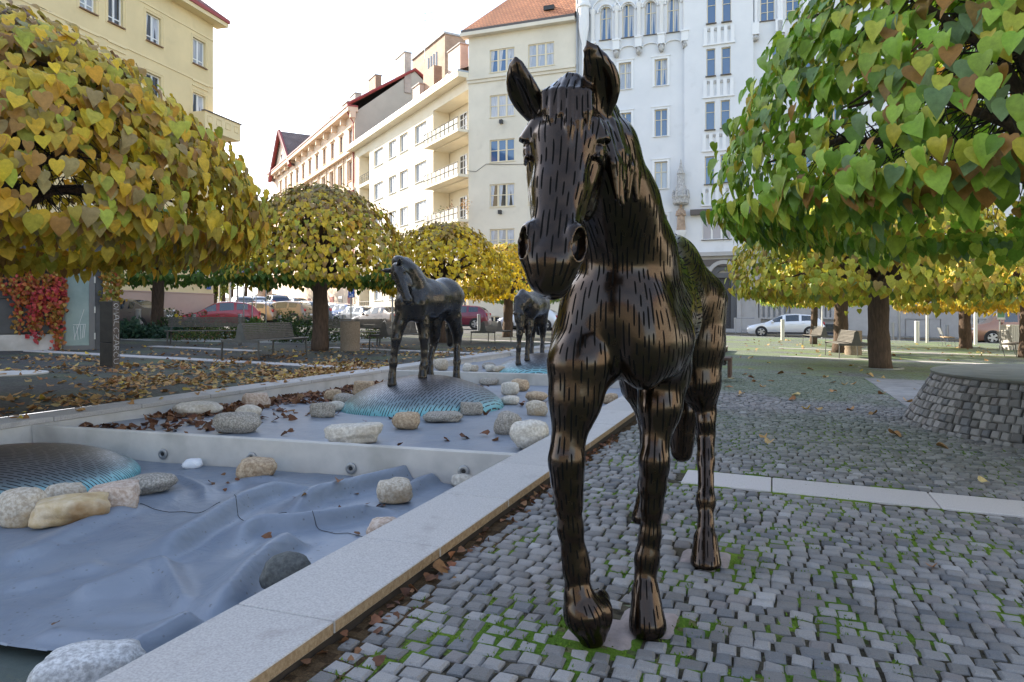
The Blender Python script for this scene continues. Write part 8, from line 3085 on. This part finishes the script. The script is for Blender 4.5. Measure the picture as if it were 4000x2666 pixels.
for a, b2 in (((290, 1325), (328, 1210)), ((285, 1270), (335, 1268)), ((287, 1275), (292, 1330)), ((300, 1272), (305, 1328)), ((313, 1271), (316, 1325)), ((326, 1270), (322, 1322)), ((333, 1270), (328, 1320))):
 p, q = HFc.hit(*a), HFc.hit(*b2)
 mb.tube([HFc.P(p[0], p[1], -.068), HFc.P(q[0], q[1], -.068)], .006, 4)
mb.build('scratches', MT['sign_white'], dr, hut.location)
part_box('roof', hut, HFc, -.1, XE + .1, 3.1, 3.25, -3.6, .25, MT['hut_panel'])

def creeper(name, region_fn, n, label, seed, pal, parent=None, size=.095):
 rng = np.random.default_rng(seed); rr = random.Random(seed)
 root = empty(name, HFc.P(hx(100), .27, .05), 0, label, 'climbing plant')
 P, st_ = [], MB()
 for (x0, z0, x1, z1) in region_fn:
  L = z0 - z1; k = max(1, int(L / .07))
  pts = []
  for i in range(k + 1):
   t = i / k
   x = x0 + (x1 - x0) * t + .05 * math.sin(t * 9 + x0 * 7); z = z0 - L * t
   pts.append(HFc.P(x, z, .03) - root.location)
   for _ in range(n):
    P.append(HFc.P(x + rr.gauss(0, .06), z + rr.gauss(0, .05), .05 + abs(rr.gauss(0, .07))) - root.location)
  st_.tube(pts, .006, 4)
 st_.build('stems', MT['twig'], root)['kind'] = 'stuff'
 P = np.array([p[:] for p in P]); m = len(P)
 nrm = np.tile(np.array(HFc.n), (m, 1)) + rng.normal(0, .45, (m, 3))
 tip = np.tile(np.array([0, 0, -1.0]), (m, 1)) + rng.normal(0, .45, (m, 3))
 cols = pick_colors(rng, pal, m)
 # patches of one hue
 for i in range(m):
  v = mnoise.noise((P[i][0] * 1.6, P[i][2] * 1.6, seed))
  if name[0] == 'r' and v > .16 and rng.random() < .6: cols[i] = np.array((.50, .07, .07)) * rng.uniform(.7, 1.25) + np.array((.05, .0, .02)) * rng.random()
  elif v < -.22 and rng.random() < .6: cols[i] = np.array((.40, .22, .05)) * rng.uniform(.6, 1.15)
 me = leaves_mesh('foliage', P, tip, nrm, size * rng.uniform(.6, 1.25, m), cols, 1, rng)
 link_mesh('foliage', me, root, [MT['leaf']])['kind'] = 'stuff'
REDS = [((.48, .16, .04), 4), ((.50, .09, .06), 3), ((.34, .10, .045), 2), ((.42, .27, .06), 2), ((.22, .24, .05), .8)]
zt = 2.75
Zp = lambda px, py: HFc.hit(px, py)
strands = []
for (pxa, pxb, pyb) in ((20, 15, 1140), (45, 35, 1175), (70, 90, 1190), (75, 60, 1270), (85, 75, 1290), (100, 115, 1180), (120, 130, 1310), (135, 120, 1290), (150, 150, 1320), (165, 160, 1300), (185, 200, 1180), (200, 190, 1270), (215, 210, 1290), (225, 215, 1360), (235, 228, 1350), (245, 245, 1230), (255, 240, 1200), (110, 140, 1240), (160, 175, 1210), (90, 100, 1150), (205, 215, 1340), (-60, -70, 1230), (-120, -110, 1280), (-30, -20, 1130)):
 xa, _ = Zp(pxa, 1000); xb, zb_ = Zp(pxb, pyb)
 strands.append((xa, zt, xb, zb_))
creeper('red_creeper', strands, 3, 'red and orange Virginia creeper hanging down the dark hut wall', 3, REDS)
st2 = []
for (pxa, pxb, pyb) in ((415, 410, 1170), (430, 425, 1180), (445, 450, 1160), (455, 462, 1180), (470, 468, 1170)):
 xa, _ = Zp(pxa, 1000); xb, zb_ = Zp(pxb, pyb); st2.append((xa, zt, xb, zb_))
creeper('corner_creeper', st2, 4, 'orange and olive creeper hanging at the hut corner above the graffiti post', 9, [((.46, .24, .04), 3), ((.34, .28, .05), 3), ((.24, .24, .05), 2), ((.42, .14, .05), 1)])

# pale round slab in the paving at the left edge
p = at_ground(40, 1460)
mb = MB(); mb.lathe([(.56, -.05), (.56, .010), (.545, .016)], 40)
o = mb.build('round_slab', MT['concrete']); o.location = p
tag(o, 'pale round concrete slab among the fallen leaves at the left edge', 'manhole cover')
for px, d, lab in ((617, 27.2, 'thin metal ring in the paving round the dark left trunk'), (3440, 17.6, 'thin metal ring in the paving round the stout right trunk'), (1984, 34.0, 'thin metal ring in the paving round the trunk by the grazing horse')):
 mb = MB(); mb.lathe([(.52, -.02), (.52, .014), (.47, .014), (.47, -.02)], 40)
 o = mb.build('tree_ring', MT['steel'], auto=40); o.location = on_ground(px, d); tag(o, lab, 'tree ring', 'metal rings round the trunks')

# ------------------------------------------------------------------ shrubs in the beds before the parked cars
def shrub(px, d, w, h, pal, label, seed, n=900, leaf=.07, spiky=False, deep=None):
 rng = np.random.default_rng(seed)
 root = empty('shrub', gp(px, d), 0, label, 'shrub', 'shrubs in the beds along the parking')
 v = rng.normal(0, 1, (n, 3)); v[:, 2] = np.abs(v[:, 2]); v /= np.linalg.norm(v, axis=1, keepdims=True)
 lump = np.array([1 + .45 * mnoise.noise(Vector(q * 2.4) + Vector((seed, 0, 0))) + .25 * mnoise.noise(Vector(q * 6) + Vector((0, seed, 0))) for q in v])
 P = v * (rng.uniform(.25, 1, n) ** .5 * lump)[:, None] * np.array([w / 2, (deep or w) / 2, h])
 mb = MB(); rr = random.Random(seed)
 for k in range(7):
  a = rr.uniform(0, 6.28); mb.tube([(0, 0, -.05), (math.cos(a) * w * .15, math.sin(a) * w * .15, h * .4), (math.cos(a) * w * .32, math.sin(a) * w * .32, h * .75)], [.018, .012, .005], 5)
 mb.build('stems', MT['twig'], root)
 tip = v + (np.array([0, 0, .9]) if spiky else np.array([0, 0, .1])) + rng.normal(0, .5, (n, 3))
 me = leaves_mesh('foliage', P, tip, v + rng.normal(0, .6, (n, 3)), leaf * rng.uniform(.6, 1.3, n) * (1.6 if spiky else 1), pick_colors(rng, pal, n), 0, rng)
 link_mesh('foliage', me, root, [MT['leaf']])['kind'] = 'stuff'
DK = [((.035, .075, .02), 3), ((.055, .10, .025), 2), ((.08, .13, .03), 1)]
BL = [((.045, .095, .055), 3), ((.06, .12, .07), 2), ((.09, .14, .09), 1)]
MX = [((.06, .11, .025), 3), ((.11, .15, .035), 2), ((.20, .17, .05), 1), ((.22, .11, .06), .6)]
for a in ((500, 25.5, 1.3, .62, BL, 'spiky blue green juniper right of the graffiti post', 1, 900, .09, True), (575, 26.0, 1.6, .40, BL, 'low blue green juniper mat left of the dark trunk', 2, 900, .08, True), (690, 27.2, 1.7, .95, DK, 'dark green rose bush with yellow blooms right of the dark trunk', 3, 1300, .08), (670, 26.3, 1.5, .40, BL, 'low blue green juniper mat right of the dark trunk', 4, 700, .08, True),
   (790, 27.0, 1.6, .85, MX, 'loose yellow green shrub behind the left slatted bench', 5, 1000, .07), (880, 26.0, 1.4, .70, MX, 'reddish green shrub at the right end of the left slatted bench', 6, 900, .07), (745, 24.8, 1.7, .38, MX, 'low yellowish shrub under the left slatted bench', 7, 700, .06), (985, 27.0, 1.3, .66, [((.10, .17, .04), 3), ((.16, .22, .06), 2)], 'bright grassy shrub below the blue parking sign', 8, 1000, .10, True), (1055, 27.5, 1.3, .55, MX, 'light green shrub with small pale flowers by the tan off-roader', 9, 800, .07),
   (1115, 25.5, 1.2, 1.05, DK, 'dark rounded hedge bush, leftmost before the grey off-roader', 10, 1300, .07), (1180, 25.0, 1.7, .95, DK, 'dark rounded hedge bush left of the golden tree trunk', 11, 1500, .07), (1285, 26.0, 1.6, .85, DK, 'dark green hedge bush right of the golden tree trunk', 12, 1200, .07), (1440, 29.0, 1.0, .45, MX, 'small brownish shrub below the dark brown saloon', 13, 500, .06), (1490, 29.5, 1.1, .50, MX, 'small reddish shrub right below the dark brown saloon boot', 14, 500, .06)):
 shrub(*a)
V, F, C_ = [], [], []
for (px, py) in ((690, 1233), (705, 1242), (705, 1261)):
 p = at_depth(px, py, 26.2)
 for k in range(6):
  a = k * PI / 3
  b = len(V); V += [p, p + Vector((math.cos(a), -.2, math.sin(a))) * .075, p + Vector((math.cos(a + .9), -.2, math.sin(a + .9))) * .075]; F.append((b, b + 1, b + 2)); C_.append((.70, .50, .03))
me = np_mesh('rose_bloom', [v[:] for v in V], F); face_colors(me, np.array(C_))
tag(link_mesh('rose_bloom', me, None, [MT['leaf']]), 'three yellow rose blooms on the dark bush beside the left bench', 'flower')
# pale gravel in the bed
gvl = MB()
vs = [on_ground(px, d) + Vector((0, 0, .008)) for px, d in ((470, 24.4), (640, 23.8), (760, 24.0), (900, 24.0), (1200, 24.0), (1330, 24.6), (1560, 27.5), (1560, 31), (1300, 30), (900, 31), (600, 30), (470, 28))]
gvl.add(vs, [tuple(range(len(vs)))])
tag(gvl.build('gravel_bed', mat('pale_gravel', (.20, .195, .18), .95, col2=(.40, .39, .37), nscale=28, bump=.8, bscale=40, bdist=.02, third=((.07, .09, .04), .7, .5, .7))), kind='structure')

# ================================================================== BOULDERS IN THE POOL
def stone_mat(name, c1, c2, sc=14, warm=None):
 return mat(name, c1, .85, col2=c2, nscale=sc, lo=.40, hi=.62, bump=.8, bscale=70, bdist=.007, third=warm, local=True)
WARM = ((.42, .29, .15), 2.2, .50, .68)
SM = {'w': stone_mat('white_boulder', (.44, .40, .34), (.66, .62, .55), 34, ((.40, .34, .25), 2.5, .52, .75)), 'g': stone_mat('grey_granite_boulder', (.20, .18, .155), (.43, .40, .35), 60),
  't': stone_mat('tan_boulder', (.30, .21, .13), (.54, .42, .29), 40, ((.22, .16, .11), 2.6, .55, .8)), 'p': stone_mat('pinkish_boulder', (.40, .29, .22), (.60, .50, .42), 34), 'b': stone_mat('beige_boulder', (.36, .30, .23), (.58, .52, .43), 46, WARM),
  'y': stone_mat('yellow_sandstone', (.52, .38, .20), (.64, .52, .36), 9, ((.30, .18, .08), 3.5, .5, .66)), 'd': stone_mat('dark_smooth_stone', (.065, .070, .068), (.12, .125, .12), 40), 'q': stone_mat('white_quartz', (.72, .74, .78), (.80, .82, .85), 9), 'r': stone_mat('rough_pale_granite', (.34, .34, .34), (.62, .62, .62), 55, ((.12, .12, .12), 7, .56, .66))}
# centre px, bottom px, width px, height px, basin, material, boxiness, label
STONES = [
 (771, 1626, 190, 60, 2, 'w', .3, 'long flat white boulder with leaves on top by the back coping'), (1002, 1594, 114, 64, 2, 'p', .7, 'blocky pinkish brown boulder against the back coping'),
 (970, 1640, 106, 60, 2, 'w', .2, 'round white boulder just behind the big grey granite one'), (927, 1698, 186, 96, 2, 'g', .1, 'big pyramid shaped grey granite boulder left of the middle mound'),
 (1377, 1741, 234, 94, 2, 'w', .6, 'longest cream white boulder at the edge of the cross wall'), (1590, 1682, 120, 78, 2, 't', .4, 'rounded tan boulder touching the foot of the middle mound'),
 (1728, 1652, 162, 46, 2, 'g', .5, 'flat slab of grey stone before the middle mound'), (1840, 1624, 93, 56, 2, 'g', .8, 'squarish greenish grey boulder at the right foot of the middle mound'),
 (1419, 1547, 88, 62, 2, 't', .8, 'squarish yellow brown boulder behind the left of the middle mound'), (1345, 1590, 95, 54, 2, 'g', .3, 'rounded grey boulder left of the yellow brown block'),
 (1300, 1568, 70, 48, 2, 't', .5, 'small brownish boulder behind the rounded grey one'), (1262, 1635, 97, 66, 2, 'g', .7, 'dark angular boulder left of the middle mound tip'),
 (1310, 1608, 80, 42, 2, 'w', .2, 'pale boulder leaning behind the dark angular one'), (1430, 1492, 40, 24, 2, 'w', .3, 'little white boulder peeping over the yellow brown block'),
 (1602, 1486, 60, 24, 2, 'w', .2, 'flat white boulder at the back coping between the horse hooves'), (1908, 1506, 76, 32, 2, 'g', .3, 'flat greenish grey boulder right behind the middle mound'),
 (1991, 1547, 76, 56, 2, 'w', .5, 'upright whitish boulder, topmost of the cluster right of the mound'), (2030, 1530, 74, 50, 2, 't', .3, 'speckled brown boulder leaning behind the upright whitish one'),
 (1992, 1585, 78, 40, 2, 'w', .3, 'low white boulder under the upright whitish one'), (2096, 1570, 92, 40, 2, 't', .3, 'tan boulder behind the round beige one near the big horse leg'),
 (2096, 1628, 92, 64, 2, 'b', .5, 'round beige boulder next to the big horse leg'), (1984, 1704, 112, 96, 2, 'g', .2, 'rough conical brown grey boulder left of the biggest white one'),
 (2066, 1762, 156, 124, 2, 'w', .25, 'biggest round white boulder leaning on the front coping'), (2384, 1580, 64, 46, 2, 't', .4, 'tan boulder seen between the forelegs of the big horse'),
 (1723, 1450, 58, 50, 3, 'b', .3, 'upright beige boulder behind the hind legs of the middle horse'), (1826, 1454, 40, 38, 3, 'w', .4, 'left one of two pale boulders before the far mound'),
 (1852, 1454, 34, 30, 3, 'b', .4, 'right one of two pale boulders before the far mound'), (1908, 1442, 58, 28, 3, 'g', .3, 'mossy grey boulder at the left rim of the far mound'),
 (1916, 1455, 46, 31, 3, 'w', .3, 'white boulder end beside the long beige boulder'), (1958, 1458, 72, 30, 3, 'b', .5, 'long beige boulder left of the turquoise rim of the far mound'),
 (2082, 1460, 54, 25, 3, 'b', .4, 'single beige boulder before the turquoise rim of the far mound'), (2158, 1454, 44, 34, 3, 'w', .4, 'pale boulder at the right side of the far mound'),
 (2168, 1382, 36, 16, 3, 'w', .4, 'tiny far white boulder below the timber bench'),
 (64, 1760, 92, 52, 1, 'r', .3, 'grey white boulder behind the near mound at the left edge'), (174, 1758, 163, 64, 1, 'p', .3, 'pinkish rounded boulder behind the near mound'), (302, 1750, 76, 30, 1, 'g', .2, 'small grey boulder top showing behind the near mound'),
 (92, 2056, 200, 166, 1, 'b', .2, 'large pale tan boulder at the left edge, leftmost of the front heap'), (252, 1975, 150, 92, 1, 'b', .3, 'pale tan boulder at the back of the front heap'),
 (280, 2058, 294, 130, 1, 'y', .55, 'layered yellow sandstone boulder in front of the heap'), (446, 2008, 198, 116, 1, 'p', .75, 'angular pale pink boulder at the right of the front heap'),
 (575, 1940, 222, 88, 1, 'g', .15, 'flat oval grey granite boulder by the near mound foot'), (752, 1832, 76, 45, 1, 'q', .4, 'pure white lump lying at the foot of the cross wall'),
 (1000, 1878, 163, 92, 1, 't', .3, 'round tan speckled boulder before the second nozzle'), (1542, 1976, 152, 106, 1, 'b', .35, 'round beige grey boulder on the creased liner by the coping'),
 (1812, 1905, 104, 60, 1, 'w', .3, 'white boulder half hidden behind the front coping near the cross wall'), (1500, 2110, 140, 90, 1, 'p', .3, 'pale pinkish boulder half hidden behind the front coping'),
 (1125, 2335, 216, 170, 1, 'd', .1, 'smooth dark grey stone half hidden behind the front coping'), (350, 2760, 420, 225, 1, 'r', .35, 'rough white granite boulder at the bottom left corner by the water'),
]
for i, (px, pb, w, h, bas, mk, box, lab) in enumerate(STONES):
 z = FLOOR1 + .0 if bas == 1 else FLOOR3
 if bas == 2:
  z = -.06
  for _ in range(4):
   p = at_z(px, pb, z); z = floor2_z(to_st(p)[0])
 p = at_z(px, pb, z)
 d = p.y
 wm, hm = w * d / FPX, h * d / FPX
 dep = wm * .72
 view = math.atan2(CAM_H - z, d)
 H_ = max(.05, (hm - dep * math.sin(view) * .45) / math.cos(view))
 c = p + Vector((p.x, p.y, 0)).normalized() * dep * .42
 if bas == 1:
  c.z = liner1_z(c.x, c.y) - .004
 else: c.z = z
 bm = bmesh.new(); bmesh.ops.create_icosphere(bm, subdivisions=4 if w > 140 else 3, radius=1)
 sd = i * 7.13
 for v in bm.verts:
  q = v.co.copy()
  mx = max(abs(q.x), abs(q.y), abs(q.z))
  q = q * (1 - box) + (q / mx * .86) * box
  n = .20 * mnoise.noise(q * .9 + Vector((sd, 0, 0))) + .09 * mnoise.noise(q * 2.1 + Vector((0, sd, 0))) + .03 * mnoise.noise(q * 5.5 + Vector((0, 0, sd)))
  if mk in 'gyr': n += .05 * abs(mnoise.noise(q * Vector((3, 3, 9)) if mk == 'y' else q * 4.5))
  q = q * (1 + n)
  zz = q.z * (1.0 if q.z > 0 else .9)
  v.co = Vector((q.x * wm * .5, q.y * dep * .5, (zz + .78) / 1.78 * H_))
  if v.co.z < 0: v.co.z *= .3
 me = D.meshes.new('boulder'); bm.to_mesh(me); bm.free()
 o = link_mesh('boulder', me, None, [SM[mk]], True)
 o.location = c
 o.rotation_euler = (0, 0, -p.x / d * .8 + [0, .1, -.12][i % 3])
 tag(o, lab, 'boulder', 'boulders lying in the pool')

# ================================================================== FALLEN LEAVES
DRY = [((.36, .20, .08), 3), ((.44, .27, .11), 3), ((.50, .36, .16), 1.6), ((.24, .12, .05), 2), ((.50, .34, .06), .8)]
DARKDRY = [((.14, .065, .035), 3), ((.20, .095, .05), 3), ((.28, .15, .075), 1.4), ((.09, .045, .03), 1.5)]
MT['dry_leaf'] = attr_mat('dry_fallen_leaf', .75, transl=.12, nvar=.25, nscale=40, spec=.25)
rl_ = np.random.default_rng(77)
def litter(name, pts, zfn, size, pal, label, detail=1, flat=.35):
 P = np.array([(x, y, zfn(x, y) + rl_.uniform(.004, .022)) for x, y in pts]); n = len(P)
 a = rl_.uniform(0, 2 * PI, n)
 tip = np.column_stack([np.cos(a), np.sin(a), rl_.normal(0, .18, n)])
 nrm = np.column_stack([rl_.normal(0, flat, (n, 2)), np.ones(n)]) * np.where(rl_.random(n) < .4, -1, 1)[:, None]
 me = leaves_mesh(name, P, tip, nrm, size * rl_.uniform(.55, 1.2, n), pick_colors(rl_, pal, n), detail, rl_)
 o = link_mesh(name, me, None, [MT['dry_leaf']])
 tag(o, kind='stuff'); o['label'] = label
 return o
pts = []
while len(pts) < 3300:
 s_ = rl_.uniform(4.5, 22); t_ = -7.7 - rl_.exponential(3.4)
 p = st(s_, t_)
 if t_ < -18 or p.y < 5: continue
 k = mnoise.noise((p.x * .45, p.y * .45, 3)) + .55 * mnoise.noise((p.x * 1.7, p.y * 1.7, 8))
 band = 1.0 if 6 < s_ < 13.5 else .22
 if rl_.random() < max(.05, (k + .25) * 1.5) * band: pts.append((p.x, p.y))
litter('fallen_leaves', pts, ground_z, .105, DRY, 'brown and yellow leaves strewn over the dark paving left of the pool')
pts = []
while len(pts) < 950:
 s_ = rl_.uniform(5.6, 12.2); t_ = -7.15 + rl_.exponential(.42)
 if t_ > -3: continue
 k = mnoise.noise((s_ * .9, t_ * 2.0, 5))
 if rl_.random() < (k + .42) * 1.3 * (1 if s_ < 9.5 else .5): pts.append(st(s_, t_)[:2])
for _ in range(60): pts.append(st(rl_.uniform(5.6, 12), rl_.uniform(-7, -2.1))[:2])
litter('fallen_leaves', pts, lambda x, y: floor2_z(x * UU.x + y * UU.y) + .012, .105, DARKDRY, 'dark wet leaves heaped on the liner along the back of the middle basin', flat=.6)
pts = [st(rl_.uniform(3.9, 5.1), rl_.uniform(-7, -2.2))[:2] for _ in range(26)] + [st(rl_.uniform(1.5, 4), rl_.uniform(-6, -2.4))[:2] for _ in range(7)]
litter('fallen_leaves', pts, liner1_z, .065, DARKDRY, 'few small dark leaves on the creased liner in the near basin')
pts = [st(rl_.uniform(5, 20), T_OUT_L + rl_.uniform(.03, .4))[:2] for _ in range(60)]
litter('fallen_leaves', pts, lambda x, y: .124, .10, DRY, 'dry leaves lying on the back coping of the pool')
pts = [st(rl_.uniform(1.0, 7), -1.48 + rl_.exponential(.035))[:2] for _ in range(170)]
litter('fallen_leaves', pts, lambda x, y: ground_z(x, y) + .005, .042, DARKDRY, 'crumbled dark leaves in the gap under the front coping', flat=.8)
pts = []
while len(pts) < 420:
 s_, t_ = rl_.uniform(9, 40), rl_.uniform(-1.2, 22)
 if rl_.random() < (1 if abs(s_ - 15) < 3 or s_ > 24 else .25): pts.append(st(s_, t_)[:2])
litter('fallen_leaves', pts, lambda x, y: ground_z(x, y) + .01, .14, DRY, 'scattered leaves on the greenish paving in the right distance')
# the leaves that can be counted on the cobbles
LP = [(2165, 1738, .10), (1690, 2245, .09), (3640, 2240, .055), (3150, 1605, .12), (3330, 1610, .11), (3420, 1625, .12), (3480, 1705, .13), (3300, 1510, .13), (3060, 1465, .15), (3230, 1480, .12), (3105, 1570, .12), (3200, 1612, .10), (3660, 1755, .11), (3010, 1735, .10), (2985, 1715, .09), (3540, 1575, .14), (3450, 1545, .13), (2925, 1480, .12), (3390, 1470, .14), (3830, 1900, .08), (3250, 1540, .11), (2900, 1545, .10)]
for i, (px, py, sz) in enumerate(LP):
 p = at_ground(px, py)
 LV, LT = LEAF[2]
 z = LV * sz; z[:, 2] = LV[:, 2] * sz * 1.6 + np.abs(LV[:, 0]) * sz * .25
 me = np_mesh('fallen_leaf', z, LT); face_colors(me, np.tile(pick_colors(rl_, DRY, 1), (len(LT), 1)))
 o = link_mesh('fallen_leaf', me, None, [MT['dry_leaf']]); o.location = p + Vector((0, 0, .03)); o.rotation_euler = (rl_.normal(0, .2), rl_.normal(0, .2), rl_.uniform(0, 6.28))
 tag(o, 'dry curled brown leaf lying singly on the open cobbles', 'leaf', 'single leaves on the cobbles')
# thin cord lying on the creased liner
for pl, lab in ((((548, 1960), (600, 1975), (660, 1985), (720, 1985), (790, 2000), (860, 2012)), 'thin dark cord running right from the angular pink boulder'), (((915, 1978), (930, 2010), (960, 2030), (1040, 2040), (1120, 2052)), 'thin dark cord crossing the main crease of the liner'), ((1220, 2045), (1260, 2062), (1310, 2072), (1360, 2070), (1425, 2085)) and (((1220, 2045), (1260, 2062), (1310, 2072), (1360, 2070), (1425, 2085)), 'thin dark cord near the half hidden pinkish boulder')):
 mb = MB(); P = []
 for px, py in pl:
  p = at_z(px, py, FLOOR1 + .03); p.z = liner1_z(p.x, p.y) + .004; P.append(p)
 Q = []
 for a, b2 in zip(P[:-1], P[1:]):
  for k in range(5):
   q = a.lerp(b2, k / 5); q.z = liner1_z(q.x, q.y) + .004; Q.append(q)
 mb.tube(Q + [P[-1]], .0020, 5)
 tag(mb.build('cord', MT['black']), lab, 'cord', 'cords on the pool liner')
